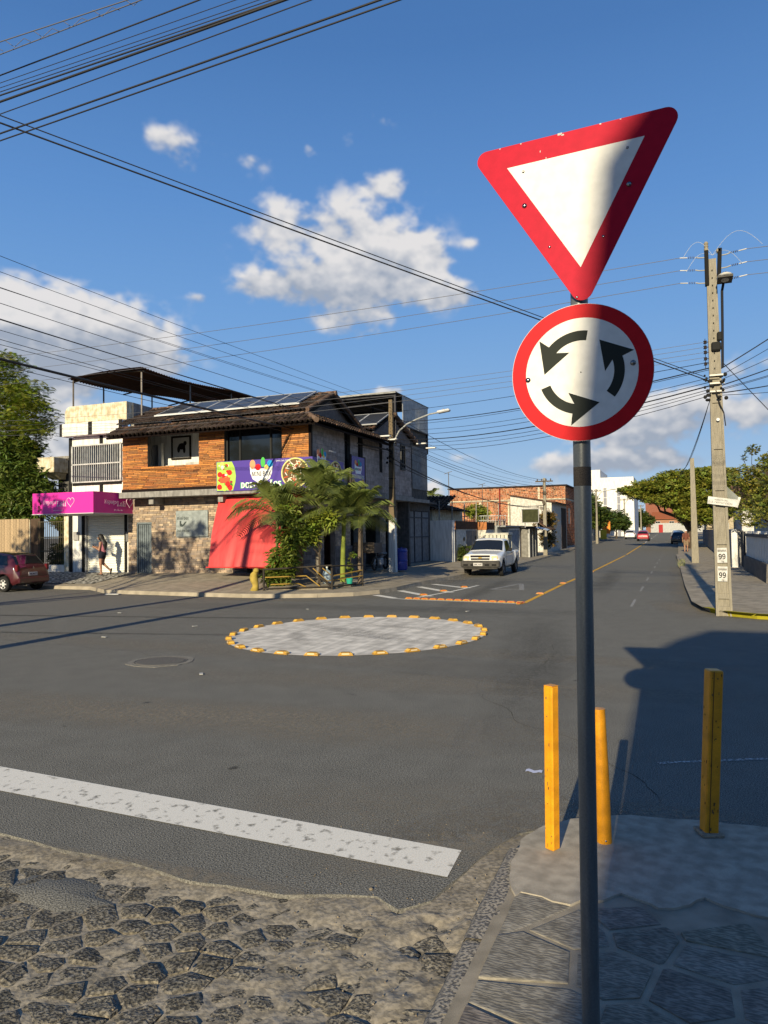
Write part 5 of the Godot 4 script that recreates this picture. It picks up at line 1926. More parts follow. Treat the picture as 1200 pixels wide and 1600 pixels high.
func build_far_end() -> void:
	# white tower block behind the trees
	var t := thing("tower_block", "tall plain white block with narrow vertical window strips behind the far trees", "building", Vector3(-13, 1, -150))
	var m := MB.new()
	var y0 := gh(-150)
	var fw := [Rect2(10.0, 3.0, .55, 6.5), Rect2(6.5, 3.0, .7, 6.5), Rect2(3.1, 3.0, .7, 6.5), Rect2(.3, 3.2, .5, 6.2)]
	rect_wall(m, Vector3(-15.9 - 3, y0 - 1, -150), Vector3(1, 0, 0), Vector3(0, 1, 0), 11.1, 12.4, .4, [Rect2(8.0, 4.2, .55, 6.2), Rect2(5.45, 4.0, .6, 6.4), Rect2(2.9, 4.0, .6, 6.2), Rect2(8.0, .9, .6, 2.4), Rect2(5.4, 1, .6, 2.0)])
	m.box2(Vector3(-18.9, y0 - 1, -166), Vector3(-18.5, y0 + 11.4, -150.4))
	m.box2(Vector3(-8.2, y0 - 1, -166), Vector3(-7.8, y0 + 11.4, -150.4))
	m.box2(Vector3(-18.9, y0 + 11.4, -166), Vector3(-14.0, y0 + 13.1, -150.0))
	m.box2(Vector3(-14.0, y0 + 11.4, -166), Vector3(-7.8, y0 + 11.5, -150.0))
	obj("wall", m, M.white_paint, t)
	for q in [[8.0, 4.2, .55, 6.2], [5.45, 4.0, .6, 6.4], [2.9, 4.0, .6, 6.2], [8.0, .9, .6, 2.4], [5.4, 1.0, .6, 2.0]]:
		m = MB.new()
		m.col = L(.13, .14, .18)
		m.box2(Vector3(-18.9 + q[0], y0 - 1 + q[1], -150.25), Vector3(-18.9 + q[0] + q[2], y0 - 1 + q[1] + q[3], -150.2))
		var w := obj("window", m, M.any_shiny, t)
		m = MB.new()
		m.col = L(.6, .6, .6)
		var k: int = int(q[3] / 1.6)
		for i in range(1, k + 1): m.box2(Vector3(-18.9 + q[0], y0 - 1 + q[1] + i * 1.5, -150.2), Vector3(-18.9 + q[0] + q[2], y0 - 1 + q[1] + i * 1.5 + .12, -150.1))
		obj("mullion", m, M.any, w)
	# buildings that close the street
	for r in [["red_roof_house", "house with a wide terracotta roof closing the far end of the street", "house", -6.5, 3.5, 3.4, -203.0, L(.42, .22, .14), L(.40, .13, .06), 2.0], ["cream_block", "cream block with a red-brown upper storey far behind the terracotta roof", "building", -8.5, -1.0, 8.6, -222.0, L(.30, .12, .08), L(.66, .62, .55), .5], ["pale_block", "pale flat-roofed block at the far left end of the street", "building", -15, -9, 6.0, -206.0, L(.62, .60, .55), L(.35, .33, .30), .4], ["long_low_house", "long low tiled house at the far end right of the terracotta roof", "house", 4.5, 22, 3.8, -204.0, L(.55, .52, .46), L(.30, .12, .07), 1.2]]:
		t = thing(r[0], r[1], r[2], Vector3((r[3] + r[4]) / 2, gh(r[6]), r[6]))
		y0 = gh(r[6])
		m = MB.new()
		m.col = r[7]
		m.box2(Vector3(r[3], y0 - 1, r[6] - 10), Vector3(r[4], y0 + r[5], r[6]))
		obj("wall", m, M.any_worn, t)
		m = MB.new()
		m.col = r[8]
		m.hexa([Vector3(r[3] - .4, y0 + r[5], r[6] + .6), Vector3(r[4] + .4, y0 + r[5], r[6] + .6), Vector3(r[4] + .4, y0 + r[5], r[6] - 10), Vector3(r[3] - .4, y0 + r[5], r[6] - 10), Vector3(r[3] - .3, y0 + r[5] + .15, r[6] + .4), Vector3(r[4] + .3, y0 + r[5] + .15, r[6] + .4), Vector3(r[4] - .2, y0 + r[5] + r[9], r[6] - 5), Vector3(r[3] + .2, y0 + r[5] + r[9], r[6] - 5)])
		obj("roof", m, M.any_worn, t)
		for k in 3: window_on(t, Transform3D(Basis(), Vector3(lerpf(r[3], r[4], (k + .5) / 3), y0 + minf(r[5] - 1.2, 3.2), r[6] + .03)), 1.2, 1.3, 2)
	t = thing("end_wall", "pale grey boundary wall with a red door across the far end of the street", "wall", Vector3(-1, 1.3, -200.5))
	m = MB.new()
	m.col = L(.50, .50, .49)
	m.box2(Vector3(-6.5, .8, -200.8), Vector3(8, gh(-200) + 2.4, -200.4))
	obj("wall", m, M.any_worn, t)
	m = MB.new()
	m.col = L(.42, .05, .05)
	m.box2(Vector3(-4.6, 1.2, -200.4), Vector3(-3.6, gh(-200) + 2.0, -200.35))
	obj("door", m, M.any_worn, t)
	t = thing("sale_banner", "orange and yellow shop banners under the tree on the left of the far street", "banner", Vector3(-9.9, .4, -112))
	m = MB.new()
	m.col = L(.75, .25, .05)
	m.box2(Vector3(-10.3, gh(-112) + 1.0, -112), Vector3(-9.2, gh(-112) + 3.4, -111.95))
	m.col = L(.75, .55, .06)
	m.box2(Vector3(-10.6, gh(-112) + .2, -111.8), Vector3(-9.7, gh(-112) + 1.6, -111.75))
	obj("sheet", m, M.any, t)
	m = MB.new()
	m.col = L(.3, .3, .3)
	for x in [-10.6, -9.25]: m.cyl(Vector3(x, gh(-112), -112), Vector3(x, gh(-112) + 3.4, -112), .03, .03, 6)
	obj("post", m, M.any, t)

# ------------------------------------------------------------------ right-hand side
func build_right_side() -> void:
	var m := MB.new()
	var kerb: Array = []
	for p in RIGHT_KERB: kerb.append(p)
	# pavement of the right corner, as one sheet at kerb height that widens along both streets
	for i in RIGHT_KERB.size() - 1:
		var a = RIGHT_KERB[i]
		var b = RIGHT_KERB[i + 1]
		m.quad(Vector3(b[0], .12, b[1]), Vector3(a[0], .12, a[1]), Vector3(maxf(a[0], 3.0) + 0.0, .13, minf(a[1], -19.5)), Vector3(maxf(b[0], 3.0), .13, minf(b[1], -19.5)))
	m.quad(Vector3(3, .13, -19.5), Vector3(60, .13, -19.5), Vector3(60, .13, -58), Vector3(3, .13, -58))
	for i in 33:
		var z0 := -58.0 - i * 4
		m.quad(Vector3(-.04, gh(z0) + .12, z0), Vector3(12, gh(z0) + .12, z0), Vector3(12, gh(z0 - 4) + .12, z0 - 4), Vector3(-.04, gh(z0 - 4) + .12, z0 - 4))
	struct("sidewalk", m, M.pave)
	m = MB.new()
	for i in RIGHT_KERB.size() - 1:
		var A := Vector2(RIGHT_KERB[i][0], RIGHT_KERB[i][1])
		var B := Vector2(RIGHT_KERB[i + 1][0], RIGHT_KERB[i + 1][1])
		m.col = L(1, 1, 1)
		if A.x < 9 and B.y > -19 and A.x > .5: m.col = L(2.0, 1.05, .10)
		var n := Vector2((B - A).y, -(B - A).x).normalized()
		var o := Vector3(n.x, 0, n.y)
		var P := Vector3(A.x, 0, A.y); var Q := Vector3(B.x, 0, B.y)
		m.quad(P - o * .03, P + Vector3.UP * .125, Q + Vector3.UP * .125, Q - o * .03) if (Q - P).cross(Vector3.UP).dot(-o) < 0 else m.quad(Q - o * .03, Q + Vector3.UP * .125, P + Vector3.UP * .125, P - o * .03)
		m.quad(P + Vector3.UP * .125, P + o * .15 + Vector3.UP * .128, Q + o * .15 + Vector3.UP * .128, Q + Vector3.UP * .125)
	struct("kerb", m, M.pave)
	# concrete picket fence with a raised base
	var t := thing("picket_fence", "weathered grey concrete picket fence on a low stained wall at the right edge", "fence", Vector3(2.8, .1, -31))
	m = MB.new()
	m.col = L(.55, .53, .5)
	m.hexa([Vector3(2.62, 0, -27.0), Vector3(2.9, 0, -27.0), Vector3(2.9, 0, -36), Vector3(2.62, 0, -36), Vector3(2.66, .75, -27.0), Vector3(2.86, .75, -27.0), Vector3(2.86, .75, -36), Vector3(2.66, .75, -36)])
	m.box2(Vector3(2.7, 1.6, -36), Vector3(2.82, 1.72, -27.0))
	obj("base_wall", m, M.raw, t)
	m = MB.new()
	m.bbox(Vector3(0, .6, 0), Vector3(.055, 1.2, .16), .012)
	var pk := m.mesh()
	for i in 16: inst("picket", pk, M.plaster, t, Transform3D(Basis(), Vector3(2.76, .62, -27.2 - i * .56) - t.position))
	t = thing("white_gatepost", "white square gatepost before the dark gate behind the large pole", "gatepost", Vector3(2.6, .1, -38))
	m = MB.new()
	m.bbox(Vector3(2.42, 1.0, -38), Vector3(.26, 1.85, .26), .02)
	obj("post", m, M.white_paint, t)
	t = thing("dark_gate", "dark open iron gate beside the white gatepost", "gate", Vector3(2.9, .1, -37.2))
	m = MB.new()
	m.col = L(.03, .03, .032)
	m.box2(Vector3(2.7, .2, -37.6), Vector3(2.76, 1.8, -36.2))
	obj("leaf", m, M.any, t)
	m = MB.new()
	m.col = L(.12, .12, .12)
	for i in 8: m.box2(Vector3(2.66, .2, -37.55 + i * .18), Vector3(2.69, 1.85, -37.52 + i * .18))
	obj("bar", m, M.any, t)
	t = thing("long_wall", "long grey stained wall along the right pavement under the big tree", "wall", Vector3(2.7, .1, -55))
	m = MB.new()
	m.box2(Vector3(2.55, 0, -90), Vector3(2.8, 1.9, -39.5))
	obj("wall", m, M.raw, t)
	# houses behind the fence
	for r in [["cream_villa", "pale cream house glimpsed through the branches at the right edge", 4.2, 16.0, -40.0, 3.3, L(.62, .57, .46)], ["white_villa", "white house behind the long wall on the right", 4.5, 14.0, -62.0, 3.4, L(.66, .65, .62)], ["far_right_house", "beige house past the big tree on the right", 3.4, 13.0, -104.0, 4.2, L(.5, .42, .3)]]:
		t = thing(r[0], r[1], "house", Vector3((r[2] + r[3]) / 2, .1, r[4]))
		m = MB.new()
		m.col = r[6]
		m.box2(Vector3(r[2], 0, r[4] - 9), Vector3(r[3], r[5] + gh(r[4]), r[4]))
		obj("wall", m, M.any_worn, t)
		m = MB.new()
		tiles(m, Vector3(r[2] - .5, r[5] + gh(r[4]), r[4] + .5), Vector3(1, 0, 0), Vector3(0, .4, -1).normalized(), r[3] - r[2] + 1, 5.2, null, .26, .45, .6)
		stuff(obj("roof_tile", m, M.tile, t))
		for k in 2: window_on(t, Transform3D(Basis(), Vector3(r[2] + 2 + k * 3.2, 1.7 + gh(r[4]), r[4] + .03)), 1.3, 1.2, 2)

# ------------------------------------------------------------------ behind the camera: what throws the long shadows
func build_behind() -> void:
	var t := thing("corner_shop", "plain rendered building on the near pavement behind the viewer", "building", Vector3(6, .1, 17))
	var m := MB.new()
	m.prism(PackedVector2Array([Vector2(-.09, 0), Vector2(13, 0), Vector2(13, 8.53), Vector2(1.0, 8.53), Vector2(.38, 8.02), Vector2(.01, 7.55), Vector2(-.09, 6.65)]), 10, 24)
	obj("wall", m, M.plaster, t)
	t = thing("opposite_house", "plain rendered house across the cobbled street behind the viewer", "house", Vector3(-14, .1, 20))
	m = MB.new()
	m.box2(Vector3(-22, 0, 14), Vector3(-9.5, 3.6, 26))
	obj("wall", m, M.cream, t)
	t = thing("right_corner_house", "plain rendered house beside the near pavement behind the viewer", "house", Vector3(24, .1, 12))
	m = MB.new()
	m.box2(Vector3(14, 0, 2), Vector3(30, 4.6, 14))
	obj("wall", m, M.cream, t)

# ------------------------------------------------------------------ the sign
func rounded(pts: Array, r: float, k := 6) -> PackedVector2Array:
	var o := PackedVector2Array()
	for i in pts.size():
		var p: Vector2 = pts[i]
		var a: Vector2 = (pts[(i + pts.size() - 1) % pts.size()] - p).normalized()
		var b: Vector2 = (pts[(i + 1) % pts.size()] - p).normalized()
		var half := a.angle_to(b) / 2.0
		var d := r / absf(tan(half))
		var c := p + (a + b).normalized() * (r / absf(sin(half)))
		var s := (p + a * d - c).angle()
		var e := (p + b * d - c).angle()
		var da := wrapf(e - s, -PI, PI)
		for j in k + 1: o.append(c + Vector2.from_angle(s + da * j / k) * r)
	return o

func matte(m: StandardMaterial3D) -> StandardMaterial3D:
	m.metallic_specular = .2
	return m

func build_sign() -> void:
	var t := thing("traffic_sign", "dark steel sign post carrying a red-edged give-way triangle above a round roundabout sign", "traffic sign", Vector3(-.334, .11, -2.79))
	var m := MB.new()
	m.tube([Vector3(-.336, .05, -2.79), Vector3(-.326, 1.6, -2.79), Vector3(-.319, 3.28, -2.79)], .0315, 28)
	m.tube([Vector3(-.319, 3.28, -2.79), Vector3(-.319, 3.295, -2.79)], [.0315, .02], 28)
	obj("pole", m, M.steel_pole, t)
	m = MB.new()
	m.tube([Vector3(-.3240, 2.085, -2.79), Vector3(-.3237, 2.155, -2.79)], .0322, 24, false)
	obj("rust_band", m, mat(S(.095, .082, .07), .8, "crackle", .12, "fine", .1), t)
	m = MB.new()
	m.col = L(.12, .12, .12)
	for y in [2.5, 3.2]:
		for s in [-1, 1]: m.box(Vector3(-.322 + s * .036, y, -2.772), Vector3(.012, .04, .035))
		m.box(Vector3(-.322, y, -2.825), Vector3(.085, .04, .008))
	obj("clamp", m, M.metal_grey, t)
	# triangle: aluminium sheet, red border, white field, each a little proud of the one behind
	var x := Transform3D(Basis(Vector3.BACK, deg_to_rad(2.2)), Vector3(-.318, 3.155, -2.745))
	var A := [Vector2(-.3885, .240), Vector2(0, -.433), Vector2(.3885, .240)]
	var red := matte(mat(S(.42, .006, .026), .5, "faint", .5))
	var white := matte(mat(S(.70, .69, .65), .5, "faint", .6))
	m = MB.new()
	m.prism(rounded(A, .040, 8), 0, .0024, x)
	var pl := obj("triangle_plate", m, M.metal_grey, t)
	m = MB.new()
	m.prism(rounded(A, .0385, 8), .0024, .0034, x)
	obj("red_border", m, red, pl)
	m = MB.new()
	var I := [Vector2(-.247, .156), Vector2(0, -.272), Vector2(.247, .156)]
	m.prism(PackedVector2Array(I), .0034, .0040, x)
	obj("white_field", m, white, pl)
	m = MB.new()
	m.col = L(.70, .66, .62) # chips along the edge where the sheet shows
	for q in [[-.045, .2375, .016, .006], [-.035, .232, .01, .004], [.10, .238, .006, .003], [-.19, .237, .005, .003], [-.27, .237, .006, .002], [.17, .2375, .005, .002], [-.10, .16, .003, .004], [-.12, .19, .003, .005]]: m.box(x * Vector3(q[0], q[1], .0035), Vector3(q[2], q[3] * 1.4, .0008), x.basis)
	obj("chip", m, M.any_worn, pl)
	# round sign
	var rx := Transform3D(Basis(Vector3.BACK, deg_to_rad(1.5)), Vector3(-.315, 2.497, -2.742))
	var circ := func(r: float, k := 72) -> PackedVector2Array:
		var p := PackedVector2Array()
		for i in k: p.append(Vector2(cos(TAU * i / k), sin(TAU * i / k)) * r)
		return p
	m = MB.new()
	m.prism(circ.call(.251), 0, .0024, rx, true)
	pl = obj("round_plate", m, M.metal_grey, t)
	var red2 := matte(mat(S(.50, .010, .016), .5, "faint", .5))
	m = MB.new()
	m.prism(circ.call(.2495), .0024, .0034, rx, true)
	obj("red_border", m, red2, pl)
	m = MB.new()
	m.prism(circ.call(.199), .0034, .0040, rx, true)
	obj("white_field", m, white, pl)
	for k in 3: # three arrows that chase each other anticlockwise
		m = MB.new()
		m.col = L(.030, .032, .031)
		var a0: float = [deg_to_rad(78), deg_to_rad(198), deg_to_rad(318)][k]
		var p := PackedVector2Array()
		var ro := .1525
		var ri := .1165
		var span := deg_to_rad(58)
		for i in 13: p.append(Vector2.from_angle(a0 + span * i / 12) * ro)
		var eo := Vector2.from_angle(a0 + span)
		var tn := eo.orthogonal() * -1.0
		if tn.dot(Vector2.from_angle(a0 + span + .1) - eo) < 0: tn = -tn
		tn = (tn - eo * .42).normalized() # the head points inward along the chord
		var side := Vector2(-tn.y, tn.x)
		if side.dot(eo) < 0: side = -side
		var mid := eo * (ro + ri) * .5
		p.append(mid + side * .058 - tn * .020)
		p.append(mid + tn * .094)
		p.append(mid - side * .062 - tn * .006)
		for i in 13: p.append(Vector2.from_angle(a0 + span * (1.0 - i / 12.0)) * ri)
		m.prism(p, .0040, .0046, rx)
		obj("arrow", m, M.any, pl)
	for q in [[-.192, -.007, 1], [.181, .012, 1], [0.0, 0.0, 0]]:
		m = MB.new()
		m.col = L(.35, .35, .36)
		var s := .010 if q[2] else .0025
		m.ball(rx * Vector3(q[0], q[1], .004), Vector3(s, s, s * .7), 12, 8)
		obj("bolt", m, M.chrome if q[2] else M.black, pl)
	for q in [[-.190, -.002, 1], [.184, -.005, 1], [-.107, -.176, 0], [.085, -.175, 0], [-.187, .128, 0], [.187, .128, 0], [-.02, -.38, 0]]:
		m = MB.new()
		m.col = L(.35, .35, .36)
		var s := .0095 if q[2] else .005
		m.ball(x * Vector3(q[0], q[1], .004), Vector3(s, s, s * .6), 10, 6)
		obj("bolt", m, M.chrome, t)

func chips(t: Node3D, c: Vector3, b: Basis, w: float, h: float, sd: int) -> void: # scuffs where the paint is gone
	var r := RandomNumberGenerator.new()
	r.seed = sd
	var m := MB.new()
	for i in 26:
		var g := r.randf_range(.5, 1.4)
		m.col = L(.16 * g, .10 * g, .05 * g)
		var y := (pow(r.randf(), 1.6) - .5) * h * .96 * (-1.0 if r.randf() < .3 else 1.0)
		var side := r.randi() % 2
		var p := Vector3(r.randf_range(-.45, .45) * w, y, w * .5 + .0006) if side else Vector3(-w * .5 - .0006, y, r.randf_range(-.45, .45) * w)
		var s := Vector3(r.randf_range(.002, .008), r.randf_range(.003, .022), .0012) if side else Vector3(.0012, r.randf_range(.003, .02), r.randf_range(.002, .008))
		m.box(c + b * p, s, b)
	stuff(obj("scuff", m, M.any_worn, t))

func build_bollards() -> void:
	var y := mat_cached("yellow")
	var t := thing("bollard", "sunlit yellow square steel bollard at the left corner of the concrete", "bollard", Vector3(-.707, .118, -4.28), "yellow bollards on the near corner")
	var m := MB.new()
	var b := Basis(Vector3.BACK, deg_to_rad(-.6)) * Basis(Vector3.UP, deg_to_rad(-28))
	m.bbox(Vector3(-.702, .578, -4.28), Vector3(.062, .92, .062), .006, b)
	obj("post", m, y, t)
	chips(t, Vector3(-.702, .578, -4.28), b, .062, .92, 3)
	m = MB.new()
	m.box(Vector3(-.702, .578, -4.28) + b * Vector3(.012, 0, .0315), Vector3(.003, .91, .003), b)
	obj("weld_seam", m, y, t)
	m = MB.new()
	m.col = L(.9, .9, .9)
	m.box(Vector3(-.696, 1.0405, -4.28), Vector3(.058, .004, .058), b)
	obj("cap", m, y, t)
	t = thing("bollard", "leaning yellow round pipe bollard half hidden by the sign post", "bollard", Vector3(-.44, .118, -4.5), "yellow bollards on the near corner")
	m = MB.new()
	m.tube([Vector3(-.442, .09, -4.5), Vector3(-.447, .5, -4.5), Vector3(-.458, .878, -4.5)], [.043, .039, .036], 20)
	obj("post", m, y, t)
	m = MB.new()
	m.ball(Vector3(-.43, .13, -4.457), Vector3(.006, .006, .006), 8, 6)
	obj("bolt", m, M.chrome, t)
	t = thing("bollard", "shaded thick yellow square steel bollard on the right of the concrete corner", "bollard", Vector3(.124, .118, -4.82), "yellow bollards on the near corner")
	m = MB.new()
	b = Basis(Vector3.BACK, deg_to_rad(-3.0)) * Basis(Vector3.UP, deg_to_rad(24))
	m.bbox(Vector3(.152, .60, -4.82), Vector3(.082, .97, .082), .007, b)
	obj("post", m, y, t)
	chips(t, Vector3(.152, .60, -4.82), b, .082, .97, 4)
	m = MB.new()
	m.box(Vector3(.152, .60, -4.82) + b * Vector3(-.018, 0, .0415), Vector3(.003, .96, .003), b)
	obj("weld_seam", m, M.black, t)
	m = MB.new()
	m.bbox(Vector3(.126, .122, -4.82), Vector3(.13, .02, .13), .004, b)
	obj("foot_grout", m, M.dirt, t)

# ------------------------------------------------------------------ road markings and studs
func sheet_poly(m: MB, pts: Array, y: float) -> void:
	var poly := PackedVector2Array()
	for p in pts: poly.append(Vector2(p[0], p[1]))
	var ids := Geometry2D.triangulate_polygon(poly)
	for k in range(0, ids.size(), 3):
		var q: Array = []
		for i in 3:
			var p := poly[ids[k + i]]
			q.append(Vector3(p.x, y + gh(p.y), p.y))
		if (q[1] - q[0]).cross(q[2] - q[0]).y < 0: m.tri(q[0], q[2], q[1])
		else: m.tri(q[0], q[1], q[2])

func mark(pts: Array, material: Material, y := .005, called := "road_marking") -> void:
	var m := MB.new()
	sheet_poly(m, pts, y)
	struct(called, m, material)

func line_mark(pts: Array, w: float, material: Material, y := .005) -> void:
	var m := MB.new()
	for i in pts.size() - 1:
		var a := Vector2(pts[i][0], pts[i][1])
		var b := Vector2(pts[i + 1][0], pts[i + 1][1])
		var n := (b - a).normalized().orthogonal() * w * .5
		m.quad(Vector3(a.x + n.x, y + gh(a.y), a.y + n.y), Vector3(a.x - n.x, y + gh(a.y), a.y - n.y), Vector3(b.x - n.x, y + gh(b.y), b.y - n.y), Vector3(b.x + n.x, y + gh(b.y), b.y + n.y))
	struct("road_marking", m, material)

func stud_proto(reflect: Color) -> Node3D:
	var t := Node3D.new()
	var m := MB.new()
	var p := PackedVector2Array([Vector2(-.125, 0), Vector2(.125, 0), Vector2(.118, .012), Vector2(.068, .046), Vector2(.05, .05), Vector2(-.05, .05), Vector2(-.068, .046), Vector2(-.118, .012)])
	m.prism(p, -.055, .055)
	inst("body", m.mesh(), mat_cached("stud"), t)
	for s in [-1, 1]:
		m = MB.new()
		m.col = reflect
		m.box(Vector3(s * .092, .034, 0), Vector3(.045, .006, .085), Basis(Vector3.BACK, s * deg_to_rad(-34)))
		inst("reflector", m.mesh(), M.any_shiny, t)
	m = MB.new()
	m.col = L(.62, .50, .30) if reflect.r > .65 else reflect
	m.box(Vector3(0, .028, .0565), Vector3(.12, .022, .004))
	inst("reflector", m.mesh(), M.any_shiny, t)
	return t

func soft_patch(called: String, q: Array, material: Material, label: String, y := .0035) -> void:
	var m := MB.new()
	var f := nz(.35, int(q[0] * 13 + q[1] * 7), 3)
	for i in 16:
		for j in 6:
			var p: Array = []
			for c in [[i, j], [i + 1, j], [i + 1, j + 1], [i, j + 1]]:
				var l := Vector2((c[0] / 8.0 - 1.0) * q[2], (c[1] / 3.0 - 1.0) * q[3]).rotated(q[4])
				p.append(Vector3(q[0] + l.x, y + gh(q[1] + l.y), q[1] + l.y))
			m.quad(p[0], p[3], p[2], p[1])
	m.fade(func(v: Vector3) -> float:
		var l := Vector2(v.x - q[0], v.z - q[1]).rotated(-q[4])
		var r := Vector2(l.x / q[2], l.y / q[3]).length()
		return q[5] * clampf(1.15 - r + f.get_noise_2d(v.x * 4, v.z * 4) * .35, 0, 1) * smoothstep(1.0, .75, maxf(absf(l.x / q[2]), absf(l.y / q[3]))))
	stuff(tag(obj(called, m, material), label, "dust" if called == "dust" else "stain", "dust and stains on the road"))

func build_markings() -> void:
	# stop line
	mark([[-1.26, -4.34], [-1.24, -3.98], [-4.85, -4.17], [-9, -4.42], [-9, -4.92], [-5.36, -4.61]], M.paint_white)
	# painted roundabout disc
	var m := MB.new()
	var ce := Vector2(-5.80, -13.15)
	var ax := Vector2(2.42, 2.72)
	var poly: Array = []
	for i in 72:
		var a := TAU * i / 72
		poly.append([ce.x + cos(a) * ax.x, ce.y + sin(a) * ax.y])
	sheet_poly(m, poly, .006)
	struct("roundabout_disc", m, mat_disc(), "white painted disc of the mini roundabout")
	var proto := stud_proto(L(.70, .42, .06))
	proto.name = "road_stud"
	var n := 28
	for i in n:
		var a := TAU * (i + .35) / n + PI / 2
		var lab := "yellow stud rimming the white disc, %s clockwise from the nearest one" % ORD[i]
		var o: Node3D = proto.duplicate()
		o.name = numbered("road_stud", self)
		add_child(o, true)
		o.position = Vector3(ce.x + cos(a) * (ax.x - .03), .006, ce.y + sin(a) * (ax.y - .03))
		o.rotation.y = atan2(-cos(a) * ax.y, -sin(a) * ax.x) + PI / 2 + PI / 2 + rf(-.06, .06)
		tag(o, lab, "road stud", "yellow studs round the roundabout disc")
	proto.free()
	proto = stud_proto(L(.45, .06, .025))
	for i in 14: # the row of studs that closes the lane
		var f := i / 13.0
		var o: Node3D = proto.duplicate()
		o.name = numbered("road_stud", self)
		add_child(o, true)
		o.position = Vector3(lerpf(-7.35, -3.98, f), .006, lerpf(-20.33, -19.78, f))
		o.rotation.y = -.16
		tag(o, "red-faced road stud in the row across the side street mouth, %s from the left" % ORD[i], "road stud", "red-faced studs across the lane")
	for q in [[-3.95, -19.55, 1.3, "large yellow stud at the start of the yellow centre line"], [-3.96, -27.5, 0.0, "yellow stud a third of the way along the yellow centre line"], [-3.98, -22.8, 0.0, "yellow stud just beyond the first on the yellow centre line"], [-3.8, -35.4, 0.0, "far yellow stud on the yellow centre line before the sign post"], [-7.35, -21.6, .5, "yellow stud at the tip of the nearest hatch stripe"], [-7.2, -23.2, .5, "yellow stud at the tip of the middle hatch stripe"], [-7.0, -25.0, .5, "yellow stud at the tip of the farthest hatch stripe"]]:
		var o: Node3D = proto.duplicate()
		o.name = numbered("road_stud", self)
		add_child(o, true)
		o.position = Vector3(q[0], .007, q[1])
		o.rotation.y = q[2]
		tag(o, q[3], "road stud", "yellow studs on the lane lines")
	proto.free()
	line_mark([[-3.9, -19.8], [-3.92, -27], [-3.8, -36], [-3.82, -60], [-3.85, -95]], .13, M.paint_yellow)
	for i in 6: line_mark([[-3.9 - i * .03, -99 - i * 12.0], [-3.93 - i * .03, -104 - i * 12.0]], .13, M.paint_white, .006)
	line_mark([[-8.0, -20.45], [-7.28, -20.14], [-3.98, -19.62]], .10, M.paint_white)
	for q in [[[-8.85, -21.37], [-7.9, -20.5]], [[-8.73, -23.21], [-7.03, -21.29]], [[-8.67, -25.01], [-6.82, -22.8]], [[-8.57, -26.36], [-6.75, -24.7]]]: line_mark(q, .26, M.paint_white)
	line_mark([[-7.3, -20.6], [-6.9, -23.2], [-6.75, -26.0]], .12, M.paint_white, .009)
	# give-way triangle on the lane
	for q in [[[-5.87, -24.35], [-5.44, -27.27]], [[-5.44, -27.27], [-4.84, -24.28]], [[-5.87, -24.35], [-4.84, -24.28]]]: line_mark(q, .16, M.paint_faint, .006)
	for i in 9: line_mark([[-1.14 - i * .006, -19.5 - i * 5.0], [-1.15 - i * .006, -21.6 - i * 5.0]], .07, M.paint_faint)
	line_mark([[-.2, -6.5], [.6, -6.9], [1.4, -7.0]], .05, M.paint_faint)
	# blown dust against the kerbs, and tyre-dark lanes
	# blown dust against the kerbs and tyre-dark bands: thin soft-edged patches [x, z, half length, half width, turn, strength]
	var dn := 0
	for q in [[.1, -19.5, 2.4, .75, 1.35, .9], [.05, -26, 5.5, .45, 1.55, .8], [-.1, -36, 6, .4, 1.55, .6], [-11.5, -19.2, 3.2, .5, -.05, .8], [-8.9, -21.3, 1.6, .5, 1.1, .8], [-8.4, -29.5, 5, .35, 1.55, .7], [-1.25, -4.6, 1.2, .45, -.75, .75], [-.2, -5.35, 1.4, .24, -.05, .7], [-1.9, -4.9, 1.3, .6, -.3, .35], [-5, -6.6, 5, .8, -.10, .8], [-3, -9.0, 5, .7, -.1, .55], [-8, -10.6, 6, .7, .08, .5], [-2.0, -11.4, 4, .5, .1, .5], [-16, -19.7, 5, .35, 0.0, .7], [-3.2, -3.5, 2.2, .10, -.03, .8]]:
		soft_patch("dust", q, M.dust, "pale dust drift on the asphalt, %s of its kind counted from the right kerb" % ORD[dn])
		dn += 1
	for q in [[-6.2, -13.4, 2.0, .35, .5, .55], [-5.2, -12.6, 1.8, .22, .3, .5], [-6.6, -12.2, 1.3, .2, .9, .4], [-5.4, -14.2, 1.5, .25, .2, .45]]:
		soft_patch("tyre_stain", q, M.scuff, "dark tyre scuff across the white roundabout disc, %s from the middle" % ORD[dn - 15], .0075)
		dn += 1
	dn = 0
	for q in [[-14, -14.0, 8, .16, -.17, .8], [-13, -11.2, 8, .14, -.2, .7], [-6, -17.6, 5, .9, .0, .35], [-2.2, -12, 6, .7, 1.4, .35], [-6.0, -24, 7, .4, 1.5, .4], [-2.6, -30, 9, .5, 1.55, .4]]:
		soft_patch("tyre_stain", q, M.stain, "dark tyre-worn band on the asphalt, %s of its kind counted from the left" % ORD[dn])
		dn += 1
	# cracks, tar seams and drips in the old asphalt
	var cr := RandomNumberGenerator.new()
	cr.seed = 33
	for q in [[-2.2, -8.6, 1.2, 9], [-12, -10.4, .1, 12], [-6, -18.2, .1, 12], [-1.8, -15, 1.4, 12], [-5.5, -29, 1.5, 14]]:
		var cm := MB.new()
		var cp := Vector2(q[0], q[1])
		var an: float = q[2]
		for i in int(q[3]) * 3:
			an += cr.randf_range(-.45, .45)
			an = lerpf(an, q[2], .2)
			var e := cp + Vector2.from_angle(an) * cr.randf_range(.08, .2)
			var nn := Vector2.from_angle(an + PI / 2) * cr.randf_range(.001, .0035)
			cm.quad(Vector3(cp.x + nn.x, .0025, cp.y + nn.y), Vector3(e.x + nn.x, .0025, e.y + nn.y), Vector3(e.x - nn.x, .0025, e.y - nn.y), Vector3(cp.x - nn.x, .0025, cp.y - nn.y))
			cp = e
		struct("road_crack", cm, M.crack)
